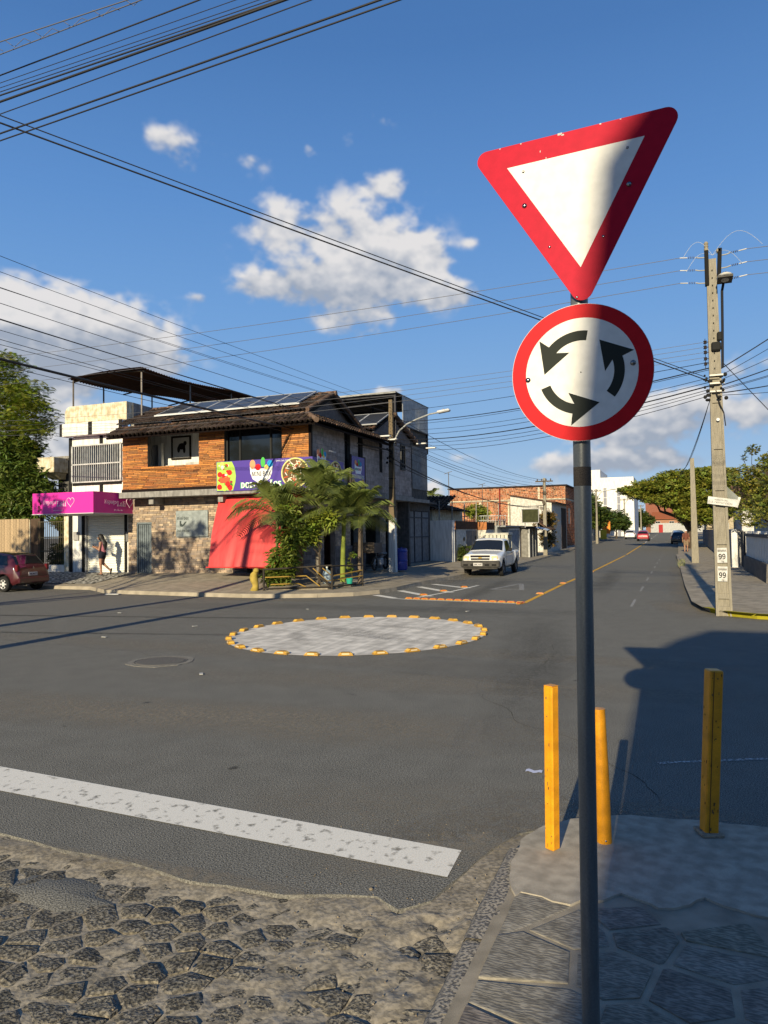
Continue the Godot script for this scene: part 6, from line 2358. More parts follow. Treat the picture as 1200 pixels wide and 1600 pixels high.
	for q in [[[-3.9, -9.6], [-1.5, -9.2], [-1.3, -10.6], [-3.7, -11.0]], [[-13.5, -16.2], [-9.0, -16.9], [-9.1, -18.3], [-13.6, -17.6]], [[-9.6, -5.6], [-7.6, -5.5], [-7.7, -6.6], [-9.7, -6.7]]]: mark(q, M.patch, .002, "road_patch")
	for i in 9:
		var dp := Vector2(cr.randf_range(-9, -.6), cr.randf_range(-12, -4.9))
		if dp.distance_to(ce) < 3.0: continue
		soft_patch("oil_drip", [dp.x, dp.y, cr.randf_range(.03, .11), cr.randf_range(.02, .06), cr.randf() * 3, .8], M.stain, "small dark oil drip on the asphalt, %s of those strewn before the roundabout" % ORD[i])
	# manhole with a broken cement collar
	var t := thing("manhole", "round iron manhole cover in a cracked pale cement collar left of the roundabout", "manhole", Vector3(-7.45, 0, -9.3))
	m = MB.new()
	var p := PackedVector2Array()
	var r4 := RandomNumberGenerator.new()
	r4.seed = 8
	for i in 30: p.append(Vector2(cos(TAU * i / 30), sin(TAU * i / 30)) * (.50 + r4.randf_range(-.02, .025)))
	m.prism(p, .001, .007, Transform3D(Basis(Vector3.RIGHT, -PI / 2), Vector3(-7.45, 0, -9.3)))
	obj("collar", m, mat(S(.42, .395, .34), .95, "speck", .9, "mottle_light", .8), t)
	m = MB.new()
	m.lathe([Vector2(.40, .006), Vector2(.40, .012), Vector2(.385, .012), Vector2(.38, .008), Vector2(.37, .008), Vector2(.36, .013), Vector2(.05, .014), Vector2(0, .014)], 28, Vector3(-7.45, 0, -9.3))
	obj("cover", m, mat(S(.21, .20, .18), .8, "speck", .8), t)

func mat_disc() -> Material:
	return mat(S(.78, .73, .64), .9, "blotch", 2.6, "streak", 5.0, "speck", .1)

# ------------------------------------------------------------------ planter at the corner
func build_planter() -> void:
	var t := thing("planter_rail", "rusty steel pipe guard rail with yellow bars round the corner planting bed", "railing", Vector3(-11, .15, -21))
	var m := MB.new()
	m.col = L(.055, .048, .043)
	var A := Vector3(-12.3, .13, -20.4); var B := Vector3(-10.35, .13, -21.35); var C := Vector3(-9.95, .15, -22.9)
	for p in [A, B]: m.cyl(p, p + Vector3.UP * .72, .035, .035, 8)
	m.cyl(C, C + Vector3.UP * 2.55, .03, .025, 8)
	var U := Vector3.UP
	m.cyl(A + U * .70, B + U * .80, .028, .028, 8); m.cyl(A + U * .10, B + U * .12, .028, .028, 8)
	m.cyl(B + U * .78, C + U * .72, .025, .025, 8); m.cyl(B + U * .12, C + U * .1, .025, .025, 8)
	m.cyl(A.lerp(B, .62) + U * .76, B + U * .12, .035, .035, 8)
	obj("frame", m, M.any_worn, t)
	m = MB.new()
	m.col = L(.42, .27, .06)
	var ab := func(f: float, h: float) -> Vector3: return A.lerp(B, f) + U * h
	m.tube([ab.call(.02, .45), ab.call(.62, .48), ab.call(.82, .14)], .02, 6)
	m.tube([ab.call(.1, .22), ab.call(.5, .24), ab.call(.62, .12)], .02, 6)
	m.tube([ab.call(.72, .72), ab.call(.93, .30), C + U * .36], .02, 6)
	m.tube([ab.call(.86, .72), ab.call(1.0, .46), C + U * .55], .02, 6)
	obj("yellow_bar", m, M.any_worn, t)
	m = MB.new()
	m.hexa([Vector3(-12.2, .1, -20.5), Vector3(-10.5, .1, -21.3), Vector3(-10.15, .1, -22.9), Vector3(-12.4, .1, -23.0), Vector3(-12.2, .27, -20.55), Vector3(-10.5, .27, -21.35), Vector3(-10.2, .30, -22.9), Vector3(-12.4, .36, -23.0)])
	tag(obj("planting_bed", m, M.dirt), "raised earth bed with a broken curb inside the rusty guard rail", "planting bed")
	m = MB.new()
	m.col = L(.46, .34, .08)
	var pr: Array = []
	for i in 8: pr.append(Vector3(-12.62 + sin(i * .9) * .05 + i * .01, .14 + i * .088, -20.32))
	m.tube(pr, [.13, .12, .10, .11, .13, .14, .13, .08], 8)
	m.ball(Vector3(-12.53, .80, -20.32), Vector3(.10, .09, .10), 8, 6)
	tag(obj("hydrant_stub", m, M.any_worn), "short weathered yellow stub post at the left end of the guard rail", "post")

# ------------------------------------------------------------------ poles
func hbeam(m: MB, base: Vector3, top: Vector3, w0: float, w1: float, d0: float, d1: float, fl: float, recess: float, ribs: Array, solid_from := .62) -> void:
	# concrete pole of double-T section: two edge flanges, a sunk web and cross ribs
	var at := func(f: float, x: float, z: float) -> Vector3: # x, z in -1..1
		var c := base.lerp(top, f)
		return c + Vector3(x * lerpf(w0, w1, f) / 2, 0, z * lerpf(d0, d1, f) / 2)
	var blk := func(f0: float, f1: float, x0: float, x1: float, z0: float, z1: float) -> void:
		m.hexa([at.call(f0, x0, z1), at.call(f0, x1, z1), at.call(f0, x1, z0), at.call(f0, x0, z0), at.call(f1, x0, z1), at.call(f1, x1, z1), at.call(f1, x1, z0), at.call(f1, x0, z0)])
	var k := 1.0 - fl
	blk.call(0.0, solid_from, -1.0, -k, -1.0, 1.0)
	blk.call(0.0, solid_from, k, 1.0, -1.0, 1.0)
	blk.call(0.0, solid_from, -k, k, -recess, recess)
	blk.call(solid_from, 1.0, -1.0, 1.0, -1.0, 1.0)
	for r in ribs: blk.call(r - .007, r + .007, -k, k, -.93, .93)

func build_poles() -> void:
	var pm: Material = mat_cached("pole")
	var t := thing("utility_pole", "big weathered concrete utility pole with posters on the right corner", "utility pole", Vector3(.9, .12, -18))
	var m := MB.new()
	hbeam(m, Vector3(.9, .0, -18), Vector3(.83, 7.98, -18), .335, .20, .30, .18, .34, .62, [.02, .055, .205, .355, .47, .60], .66)
	obj("shaft", m, pm, t)
	m = MB.new()
	m.col = L(.02, .02, .02)
	for i in 14: m.cyl(Vector3(.842, 5.5 + i * .17, -17.9 + .004 * i * 0), Vector3(.842, 5.5 + i * .17, -17.872 + (14 - i) * .0016), .012, .012, 8)
	stuff(obj("bolt_hole", m, M.any, t))
	for i in 2:
		m = MB.new()
		m.col = L(.70, .69, .66)
		var y: float = [1.34, .93][i]
		m.box(Vector3(.885, y, -17.872), Vector3(.20, .33, .004), Basis(Vector3.BACK, .02 - i * .05))
		var ps := obj("poster", m, M.any_worn, t)
		m = MB.new()
		m.col = L(.03, .03, .03)
		var x := Transform3D(Basis(Vector3.BACK, .02 - i * .05), Vector3(.885, y, -17.87))
		m.text("BANANA", .065, .003, x * Transform3D(Basis(), Vector3(0, .10, .001)), font_bold, .17)
		m.text("99", .17, .003, x * Transform3D(Basis(), Vector3(0, -.03, .001)), font_bold, .14)
		m.text("kg", .05, .003, x * Transform3D(Basis(), Vector3(.01, -.13, .001)), font_plain)
		obj("print", m, M.any, ps)
	# street name plates clamped askew
	for q in [["street_sign", "white street name plate tilted on the front of the big pole", Vector3(.93, 2.52, -17.80), -.16, 0.0, .62, .165], ["street_sign", "grey back of a second street plate sticking out behind the big pole", Vector3(1.10, 2.66, -17.95), -.78, -.5, .40, .17]]:
		var s := thing(q[0], q[1], "street sign", q[2])
		m = MB.new()
		var sb := Basis(Vector3.UP, q[4]) * Basis(Vector3.BACK, q[3])
		m.col = L(.74, .73, .68) if q[4] == 0.0 else L(.30, .32, .30)
		m.bbox(q[2], Vector3(q[5], q[6], .012), .003, sb)
		obj("plate", m, M.any_worn, s)
		if q[4] == 0.0:
			m = MB.new()
			m.col = L(.12, .12, .13)
			m.text("R. CAPITÃO ENÉAS", .055, .003, Transform3D(sb, q[2] + Vector3(-.02, -.03, .008)), font_plain, .42)
			m.text("BAIRRO CENTRO", .04, .003, Transform3D(sb, q[2] + Vector3(-.04, .035, .008)), font_plain, .26)
			obj("lettering", m, M.any, s)
			m = MB.new()
			m.col = L(.72, .71, .66)
			m.box(q[2] + Vector3(.30, -.02, .0), Vector3(.05, .23, .014), Basis(Vector3.BACK, -.3))
			obj("bracket", m, M.any_worn, s)
	m = MB.new()
	m.col = L(.014, .013, .012)
	m.bbox(Vector3(.735, 7.78, -17.93), Vector3(.085, .80, .12), .01)
	obj("cross_arm", m, M.any, t)
	m = MB.new()
	m.col = L(.014, .013, .012)
	m.bbox(Vector3(.995, 7.83, -17.93), Vector3(.085, .72, .12), .01, Basis(Vector3.BACK, -.05))
	obj("cross_arm", m, M.any, t)
	m = MB.new()
	m.col = L(.30, .26, .19)
	m.lathe([Vector2(.045, 8.16), Vector2(.05, 8.22), Vector2(.035, 8.24), Vector2(.05, 8.28), Vector2(.035, 8.30), Vector2(.05, 8.34), Vector2(.03, 8.38), Vector2(0, 8.39)], 12, Vector3(.735, 0, -17.93))
	m.bbox(Vector3(.985, 8.14, -17.93), Vector3(.09, .07, .12), .01)
	obj("insulator", m, M.any_worn, t)
	for i in 3: # strain insulators each way
		for s in [-1, 1]:
			m = MB.new()
			var p := Vector3(.70 if s < 0 else 1.03, 8.03 - i * .29, -17.93)
			m.col = L(.45, .44, .40)
			m.tube([p, p + Vector3(s * .12, .01, 0), p + Vector3(s * .2, .035, 0)], .014, 6)
			m.col = L(.10, .08, .07)
			for k in 4: m.tube([p + Vector3(s * (.22 + k * .035), .035 + k * .004, 0), p + Vector3(s * (.232 + k * .035), .037 + k * .004, 0)], [.028, .022], 8)
			m.col = L(.62, .62, .60)
			m.tube([p + Vector3(s * .36, .05, 0), p + Vector3(s * .52, .07, 0)], .013, 6)
			obj("strain_insulator", m, M.any_worn, t)
	for q in [[-.6, .05, .32, 0], [1.0, .1, .42, 0], [.6, -.28, .2, 1], [-.55, -.3, .2, 1]]: # jumper loops
		m = MB.new()
		m.col = L(.30, .34, .40)
		var pts: Array = []
		for k in 11:
			var f := k / 10.0
			pts.append(Vector3(.86 + q[0] * f, 8.05 + q[1] * f + sin(f * PI) * q[2], -17.9))
		m.tube(pts, .0045, 5)
		obj("jumper_wire", m, M.any_shiny, t)
	m = MB.new()
	for i in 5:
		var y := 6.12 - i * .115 - (.03 if i > 2 else 0.0)
		m.col = L(.035, .025, .022)
		m.lathe([Vector2(0, -.035), Vector2(.04, -.03), Vector2(.025, 0), Vector2(.04, .03), Vector2(0, .035)], 10, Vector3(.66, y, -17.95))
		m.cyl(Vector3(.66, y, -17.95), Vector3(.76, y, -17.95), .01, .01, 6)
	m.cyl(Vector3(.66, 5.5, -17.95), Vector3(.66, 6.2, -17.95), .008, .008, 6)
	obj("spool_insulator", m, M.any, t)
	m = MB.new() # tangle of clamps where the cables meet
	m.col = L(.60, .58, .52)
	for y in [5.34, 5.16, 4.98]: m.box(Vector3(.88, y, -17.85), Vector3(.30, .035, .06))
	m.col = L(.02, .02, .02)
	for i in 22: m.ball(Vector3(.86 + rf(-.24, .24), 5.05 + rf(-.28, .32), -17.85 + rf(-.05, .08)), Vector3(rf(.02, .06), rf(.02, .05), .04), 7, 5)
	m.tube([Vector3(.85, 5.0, -17.82), Vector3(.92, 4.7, -17.83), Vector3(1.0, 4.5, -17.85), Vector3(1.03, 4.2, -17.86)], .012, 5)
	m.bbox(Vector3(.88, 5.98, -17.86), Vector3(.20, .20, .12), .03)
	m.bbox(Vector3(.96, 6.2, -17.86), Vector3(.12, .2, .1), .03)
	obj("cable_clamp", m, M.any, t)
	m = MB.new()
	m.col = L(.6, .6, .6)
	disc(m, Transform3D(), .88, 4.35, .035, .035, -17.86, -17.85, 12)
	obj("tag", m, M.any, t)
	t = thing("street_light", "small white street lamp on a dark pipe up the big pole", "street light", Vector3(1.05, 5.4, -17.9))
	m = MB.new()
	m.col = L(.022, .022, .024)
	m.tube([Vector3(1.0, 5.5, -17.86), Vector3(1.02, 6.4, -17.86), Vector3(1.03, 7.2, -17.84), Vector3(1.06, 7.36, -17.8)], .028, 8)
	obj("pipe", m, M.any, t)
	m = MB.new()
	m.col = L(.68, .67, .62)
	m.ball(Vector3(1.08, 7.42, -17.6), Vector3(.17, .07, .32), 14, 8)
	m.col = L(.12, .11, .10)
	m.box(Vector3(1.08, 7.385, -17.6), Vector3(.30, .05, .5))
	for x in [1.05, 1.10]: m.cyl(Vector3(x, 7.47, -17.6), Vector3(x, 7.55, -17.6), .015, .012, 6)
	obj("lamp_head", m, M.any_worn, t)

	t = thing("utility_pole", "slim pale concrete post standing alone on the right pavement", "utility pole", Vector3(.8, .1, -43))
	m = MB.new()
	hbeam(m, Vector3(.82, 0, -43), Vector3(.78, 5.76, -43), .36, .2, .3, .18, .34, .9, [.3, .6], .2)
	obj("shaft", m, pm, t)

	t = thing("utility_pole", "brown concrete utility pole with a white-painted foot on the corner sidewalk", "utility pole", Vector3(-11.5, .3, -29.8))
	m = MB.new()
	hbeam(m, Vector3(-11.5, 2.6, -29.8), Vector3(-11.5, 7.75, -29.8), .25, .16, .22, .15, .3, .8, [.2, .4], .55)
	obj("shaft", m, mat_cached("pole_dark"), t)
	m = MB.new()
	hbeam(m, Vector3(-11.5, .1, -29.8), Vector3(-11.5, 2.6, -29.8), .31, .252, .27, .222, .4, .9, [], .02)
	obj("white_foot", m, M.white_paint, t)
	m = MB.new()
	m.col = L(.02, .02, .02)
	for i in 12: m.cyl(Vector3(-11.5, 5.9 + i * .15, -29.72), Vector3(-11.5, 5.9 + i * .15, -29.70), .014, .014, 6)
	for i in 20: m.ball(Vector3(-11.5 + rf(-.16, .16), 5.5 + rf(-.5, .55), -29.68 + rf(-.04, .08)), Vector3(rf(.03, .08), rf(.03, .07), .05), 7, 5)
	m.tube([Vector3(-11.4, 5.6, -29.66), Vector3(-11.36, 4.4, -29.66), Vector3(-11.38, 3.2, -29.66), Vector3(-11.36, 2.7, -29.66)], .018, 5)
	for y in [4.3, 3.9, 3.1]: m.box(Vector3(-11.5, y, -29.8), Vector3(.25, .025, .26))
	obj("cable_clamp", m, M.any, t)
	t = thing("street_light", "street lamp on a long curved grey arm from the brown pole", "street light", Vector3(-11.3, 5.6, -29.8))
	m = MB.new()
	m.col = L(.38, .39, .39)
	m.tube([Vector3(-11.36, 5.7, -29.7), Vector3(-11.3, 6.0, -29.7), Vector3(-11.1, 6.35, -29.7), Vector3(-10.75, 6.62, -29.7), Vector3(-10.3, 6.8, -29.7), Vector3(-9.7, 6.98, -29.7), Vector3(-9.35, 7.02, -29.7)], .035, 8)
	obj("arm", m, M.any_worn, t)
	m = MB.new()
	m.col = L(.72, .72, .72)
	m.bbox(Vector3(-9.08, 7.06, -29.7), Vector3(.56, .11, .3), .04, Basis(Vector3.BACK, .12))
	m.col = L(.3, .3, .3)
	m.cyl(Vector3(-9.1, 7.11, -29.7), Vector3(-9.1, 7.17, -29.7), .03, .03, 8)
	obj("lamp_head", m, M.any_worn, t)
	# poles down the left kerb
	for q in [["concrete utility pole with a cross-arm beside the kiosk on the left kerb", -9.3, -56.0, 5.95, 1], ["pale utility pole at the left kerb before the dark green street tree", -9.4, -95.0, 6.8, 0], ["far pale utility pole on the left kerb near the white tower block", -8.2, -128.0, 6.6, 0], ["farthest utility pole on the left kerb near the end of the street", -7.4, -168.0, 6.4, 0]]:
		t = thing("utility_pole", q[0], "utility pole", Vector3(q[1], gh(q[2]) + .1, q[2]))
		m = MB.new()
		var y0: float = gh(q[2])
		hbeam(m, Vector3(q[1], y0, q[2]), Vector3(q[1], y0 + q[3], q[2]), .30, .18, .26, .16, .34, .8, [.3, .5], .5)
		obj("shaft", m, pm, t)
		m = MB.new()
		m.col = L(.10, .08, .06)
		m.box(Vector3(q[1], y0 + q[3] - .25, q[2] + .1), Vector3(1.3, .09, .09))
		obj("cross_arm", m, M.any, t)
		m = MB.new()
		m.col = L(.10, .08, .06)
		for k in 4:
			m.lathe([Vector2(.03, 0), Vector2(.05, .05), Vector2(.03, .08), Vector2(.05, .12), Vector2(0, .16)], 8, Vector3(q[1] - .5 + k * .33, y0 + q[3] - .2, q[2] + .1))
			if q[4]: m.ball(Vector3(q[1] + rf(-.2, .2), y0 + 4.3 + rf(-.4, .6), q[2] + .15), Vector3(.1, .14, .1), 7, 5)
		stuff(obj("insulator", m, M.any, t))
		if q[2] < -90:
			m = MB.new()
			m.col = L(.2, .2, .2)
			m.tube([Vector3(q[1], y0 + 5.6, q[2]), Vector3(q[1] + .6, y0 + 6.4, q[2]), Vector3(q[1] + 1.9, y0 + 6.7, q[2])], .04, 6)
			m.box(Vector3(q[1] + 2.1, y0 + 6.7, q[2]), Vector3(.5, .1, .25))
			obj("lamp_arm", m, M.any, t)
	# out of view: the poles on this side of the cross street that hold the near cables
	for q in [["concrete pole on the near left corner that carries the overhead cables", -13.9, -6.2], ["concrete pole on the near right pavement that carries the overhead cables", 12.5, -5.7], ["concrete pole beside the cobbled street left of the viewer", -11.1, -2.9]]:
		t = thing("utility_pole", q[0], "utility pole", Vector3(q[1], .1, q[2]))
		m = MB.new()
		hbeam(m, Vector3(q[1], 0, q[2]), Vector3(q[1], 8.2, q[2]), .4, .22, .34, .2, .34, .62, [.2, .4], .66)
		obj("shaft", m, pm, t)

# ------------------------------------------------------------------ overhead cables
func wire(a: Vector3, b: Vector3, sag: float, r: float, label: String, group: String, material: Material = null, through = null) -> void:
	# a hanging cable; through (0..1, point) bends it so that it also passes that point
	var m := MB.new()
	var pts: Array = []
	var k := 14
	for i in k + 1:
		var f := float(i) / k
		pts.append(a.lerp(b, f) - Vector3.UP * sag * 4.0 * f * (1.0 - f))
	m.tube(pts, r, 5)
	tag(obj("cable", m, material if material else M.cable), label, "cable", group)

func build_wires() -> void:
	# bundle along the near side of the cross street, high on the left
	var up := [[Vector3(-6.97, 7.6, -5.98), Vector3(-5.52, 7.6, -6.0), .006], [Vector3(-7.15, 7.6, -6.14), Vector3(-5.33, 7.6, -6.07), .006], [Vector3(-7.35, 7.5, -6.31), Vector3(-4.72, 7.5, -6.19), .008], [Vector3(-7.42, 7.45, -6.36), Vector3(-4.34, 7.45, -6.27), .004], [Vector3(-7.42, 7.4, -6.37), Vector3(-4.09, 7.4, -6.3), .004], [Vector3(-7.35, 7.3, -6.31), Vector3(-3.93, 7.3, -6.23), .005], [Vector3(-7.28, 7.2, -6.24), Vector3(-3.77, 7.2, -6.15), .009], [Vector3(-7.23, 7.1, -6.21), Vector3(-3.64, 7.1, -6.05), .013], [Vector3(-7.31, 7.0, -6.27), Vector3(-3.36, 7.0, -6.03), .006], [Vector3(-7.2, 6.7, -6.18), Vector3(-2.62, 6.7, -5.9), .010], [Vector3(-7.18, 6.6, -6.16), Vector3(-2.4, 6.6, -5.84), .008]]
	for i in up.size():
		var a: Vector3 = up[i][0]
		var d: Vector3 = (up[i][1] - a)
		d /= d.x
		var l := a + d * (-13.8 - a.x)
		var r := a + d * (12.4 - a.x)
		wire(l + Vector3.UP * .0, r, .10, up[i][2], "overhead cable across the upper left sky, %s from the top of its bundle" % ORD[i], "cables along the near side of the cross street", M.cable_light if i < 2 else M.cable)
	for i in 9: # the top pair is lashed together with loose ties
		var m := MB.new()
		var x := -8.2 + i * .42
		m.tube([Vector3(x, 7.56, -6.03), Vector3(x + .1, 7.48, -6.06), Vector3(x + .2, 7.58, -6.1), Vector3(x + .32, 7.5, -6.08)], .004, 4)
		tag(obj("cable_tie", m, M.cable_light), "thin loose tie wire between the topmost pair of cables, %s from the left" % ORD[i], "wire", "tie wires of the top cable pair")
	# two cables that cross the junction to the big pole
	wire(Vector3(-11.03, 8.14, -3.0), Vector3(.70, 5.30, -17.9), .03, .008, "upper thin cable crossing the whole sky to the big pole", "cables over the junction")
	wire(Vector3(-11.03, 8.02, -3.0), Vector3(.70, 5.24, -17.9), .02, .012, "lower thick cable crossing the whole sky to the big pole", "cables over the junction")
	# cables down the left side, from the near left corner to the brown pole and on
	var lb := [[Vector3(-12.42, 7.6, -10.67), 7.55, .006], [Vector3(-12.85, 7.5, -11.03), 7.35, .006], [Vector3(-13.31, 7.4, -11.43), 7.2, .006], [Vector3(-13.39, 7.35, -11.5), 7.12, .006], [Vector3(-13.76, 7.2, -11.82), 6.6, .008], [Vector3(-14.08, 7.0, -12.09), 6.2, .012], [Vector3(-14.04, 6.9, -12.06), 6.1, .012], [Vector3(-14.05, 6.7, -12.06), 6.0, .007], [Vector3(-14.27, 6.6, -12.26), 5.9, .008], [Vector3(-14.25, 6.4, -12.24), 5.8, .007], [Vector3(-14.56, 6.2, -12.51), 5.55, .036], [Vector3(-14.93, 6.2, -12.82), 5.4, .008]]
	for i in lb.size():
		var b := Vector3(-11.5 + (.08 if i % 2 else -.08), lb[i][1], -29.68)
		var a: Vector3 = lb[i][0]
		var e := a + (a - b) * ((-6.2 - a.z) / (a.z - b.z))
		wire(e, b, .06 + .05 * (i % 3), lb[i][2], "cable sloping over the left houses to the brown pole, %s from the top" % ORD[i], "cables to the brown pole")
		if i >= 3 and i < 11:
			var fy: float = 5.8 - (i - 3) * .16
			wire(b, Vector3(-9.3, fy, -55.9), .35 + .06 * (i % 4), .007 if i % 3 else .012, "cable from the brown pole along the far street, %s from the top" % ORD[i - 3], "cables along the left of the far street")
			wire(Vector3(-9.3, fy, -55.9), Vector3(-9.4, fy + .7, -95), .5, .008, "cable between the kiosk pole and the next far pole, %s from the top" % ORD[i - 3], "cables along the left of the far street")
	wire(Vector3(-11.45, 5.2, -29.66), Vector3(-9.35, 3.9, -56), .75, .026, "thickest black cable sagging from the brown pole along the far street", "cables along the left of the far street")
	wire(Vector3(-11.45, 5.0, -29.66), Vector3(-9.35, 3.7, -56), .55, .018, "second thick black cable sagging below the others along the far street", "cables along the left of the far street")
	# fan between the brown pole and the big pole
	var rt := [[7.2, 5.65, .10, .008], [6.75, 5.52, .25, .014], [6.6, 5.48, .22, .007], [6.4, 5.3, .3, .007], [6.2, 5.2, .3, .008], [6.0, 5.12, .35, .016], [5.9, 5.04, .4, .008], [5.75, 4.98, .42, .007], [5.6, 4.9, .45, .008]]
	for i in rt.size():
		wire(Vector3(-11.42, rt[i][0], -29.7), Vector3(.72, rt[i][1], -17.9), rt[i][2], rt[i][3], "cable between the brown pole and the big pole, %s from the top" % ORD[i], "cables between the brown pole and the big pole")
	# high voltage lines from the big pole to the left
	for i in 3:
		wire(Vector3(.18, 8.10 - i * .29, -17.93), Vector3(-32, 8.45 - i * .1, -18.4 - i * 1.6), .30, .007, "faint high voltage line from the big pole across to the left, %s from the top" % ORD[i], "high voltage lines", M.cable_light)
		wire(Vector3(1.55, 8.10 - i * .29, -17.93), Vector3(30, 8.3 - i * .29, -17.0), .30, .007, "faint high voltage line from the big pole to the right, %s from the top" % ORD[i], "high voltage lines", M.cable_light)
	for i in 4:
		wire(Vector3(.62, 6.12 - i * .115, -17.95), Vector3(-30, 6.6 - i * .12, -19.5 - i * .5), .5, .005, "thin line from the spool insulators of the big pole, %s from the top" % ORD[i], "lines from the spool insulators", M.cable_light)
	# cables from the big pole off to the right
	var rr := [[6.3, 5.5, 2.0, -18.72], [6.2, 5.35, 2.06, -19.26], [6.0, 5.25, 2.07, -19.45], [5.8, 5.12, 2.09, -19.67], [5.7, 5.05, 2.11, -19.95], [5.72, 5.02, 2.2, -20.1], [5.5, 4.95, 2.14, -20.23], [5.3, 4.9, 2.1, -20.0]]
	for i in rr.size():
		var a := Vector3(.98, rr[i][1], -17.95)
		var q := Vector3(rr[i][2], rr[i][0], rr[i][3])
		wire(a, a + (q - a) * 5.0, .12, .007 if i % 3 else .013, "cable from the big pole off to the right, %s from the top" % ORD[i], "cables from the big pole to the right")
	wire(Vector3(1.02, 5.6, -17.9), Vector3(1.02, 5.6, -17.9) + (Vector3(1.95, 4.6, -18.59) - Vector3(1.02, 5.6, -17.9)) * 3.4, .0, .009, "guy wire slanting down to the right from the big pole", "guy wires")
	for i in 3: wire(Vector3(.74, 4.85, -17.9), Vector3(.1 - i * .12, 5.0, -42 - i * 3), .5, .006, "thin drop wire hanging from the big pole down the far street, %s of three" % ORD[i], "drop wires from the big pole")

# ------------------------------------------------------------------ vehicles
func lut(t: Array, z: float) -> float: # table [[z, value] ...] with falling z
	if z >= t[0][0]: return t[0][1]
	for i in t.size() - 1:
		if z <= t[i][0] and z >= t[i + 1][0]:
			return lerpf(t[i][1], t[i + 1][1], (t[i][0] - z) / maxf(1e-5, t[i][0] - t[i + 1][0]))
	return t[-1][1]

func car_point(d: Dictionary, z: float, k: float, s: float) -> Vector3: # k 0 sill .. 6 middle of the top; s side
	var top := lut(d.top, z)
	var belt := minf(lut(d.belt, z), top - .02)
	var w := lut(d.w, z)
	var wr := lut(d.wr, z)
	var bot := lut(d.bot, z)
	var p := [Vector2(w * .90, bot), Vector2(w * .99, bot + .10), Vector2(w, lerpf(bot, belt, .62)), Vector2(w * .975, belt), Vector2(wr, top - minf(.05, (top - belt) * .4)), Vector2(wr * .86, top), Vector2(0, top + .025)]
	for q in d.wheels:
		var dz := absf(z - q)
		if dz < d.ra:
			var y: float = d.r + sqrt(d.ra * d.ra - dz * dz)
			for i in 3: p[i].y = maxf(p[i].y, minf(y + i * .015, belt - .03))
	var i := mini(int(k), 5)
	var v: Vector2 = p[i].lerp(p[i + 1], k - i)
	return Vector3(v.x * s, v.y, z)

func car_patch(m: MB, d: Dictionary, z0: float, z1: float, k0: float, k1: float, s: float, off := .007, nu := 10, nv := 4, shape = null) -> void:
	m.grid(nu, nv, func(a: float, b: float) -> Vector3:
		var z := lerpf(z0, z1, a)
		var k := lerpf(k0, k1, b)
		if shape != null:
			var q: Vector2 = shape.call(a, b)
			z = q.x; k = q.y
		var p := car_point(d, z, k, s)
		var e := car_point(d, z - .03, k, s) - car_point(d, z + .03, k, s)
		var f := car_point(d, z, k + .05, s) - car_point(d, z, k - .05, s)
		var n := f.cross(e).normalized() * s
		if n.y < -.2 or n.x * s < -.2: n = -n
		return p + n * off, s > 0)

func make_car(called: String, label: String, category: String, d: Dictionary, at: Vector3, turn: float, paint: Material, group := "") -> Node3D:
	var t := thing(called, label, category, at, group)
	t.rotation.y = turn
	var hl: float = d.len / 2
	var zs: Array = []
	for i in 91: zs.append(lerpf(hl, -hl, i / 90.0))
	var m := MB.new()
	m.grid(90, 24, func(a: float, b: float) -> Vector3:
		var z: float = lerpf(hl, -hl, a)
		var k := absf(b - .5) * 2.0
		return car_point(d, z, (1.0 - k) * 6.0, 1.0 if b < .5 else -1.0), true)
	for e in [hl, -hl]: # close the ends
		var pts: Array = []
		for j in 13: pts.append(car_point(d, e, j * .5, 1.0))
		for j in 12:
			var a: Vector3 = pts[j]; var b: Vector3 = pts[j + 1]
			var a2 := a * Vector3(-1, 1, 1); var b2 := b * Vector3(-1, 1, 1)
			if e > 0: m.quad(a2, a, b, b2)
			else: m.quad(a, a2, b2, b)
	obj("body", m, paint, t, false)
	m = MB.new() # floor and wheel wells
	m.box(Vector3(0, d.r * .95, 0), Vector3(d.w[1][1] * 1.5, .06, d.len * .9))
	for q in d.wheels: m.box(Vector3(0, d.r * 1.5, q), Vector3(d.w[2][1] * 1.55, d.r * 1.3, d.ra * 1.9))
	obj("underbody", m, M.black, t, false)
	for q in d.wheels:
		for s in [-1, 1]:
			var wx: float = (d.w[2][1] - .105) * s
			m = MB.new()
			var b := Basis(Vector3.BACK, -PI / 2 * s)
			m.lathe([Vector2(d.r * .62, -.10), Vector2(d.r * .93, -.10), Vector2(d.r, -.07), Vector2(d.r, .07), Vector2(d.r * .93, .10), Vector2(d.r * .62, .10)], 24, Vector3(wx, d.r, q), b)
			var wh := obj("wheel", m, M.rubber, t, false)
			m = MB.new()
			m.col = d.rim
			m.lathe([Vector2(d.r * .64, .04), Vector2(d.r * .62, .085), Vector2(d.r * .5, .06), Vector2(d.r * .25, .075), Vector2(0, .08)], 20, Vector3(wx, d.r, q), b)
			m.col = L(.02, .02, .02)
			for i in 6: m.box(Vector3(wx, d.r, q) + b * Vector3(cos(TAU * i / 6) * d.r * .42, .072, sin(TAU * i / 6) * d.r * .42), Vector3(.07, .02, .07), b * Basis(Vector3.UP, -TAU * i / 6))
			obj("rim", m, M.any_shiny, wh, false)
	return t

func plate(t: Node3D, x: Transform3D, txt: String) -> void:
	var m := MB.new()
	m.col = L(.62, .61, .60)
	m.box(x.origin, Vector3(.40, .13, .012), x.basis)
	var p := obj("number_plate", m, M.any_worn, t, false)
	m = MB.new()
	m.col = L(.03, .03, .05)
	m.text(txt, .085, .004, x * Transform3D(Basis(), Vector3(0, -.005, .007)), font_bold, .30)
	obj("characters", m, M.any, p, false)

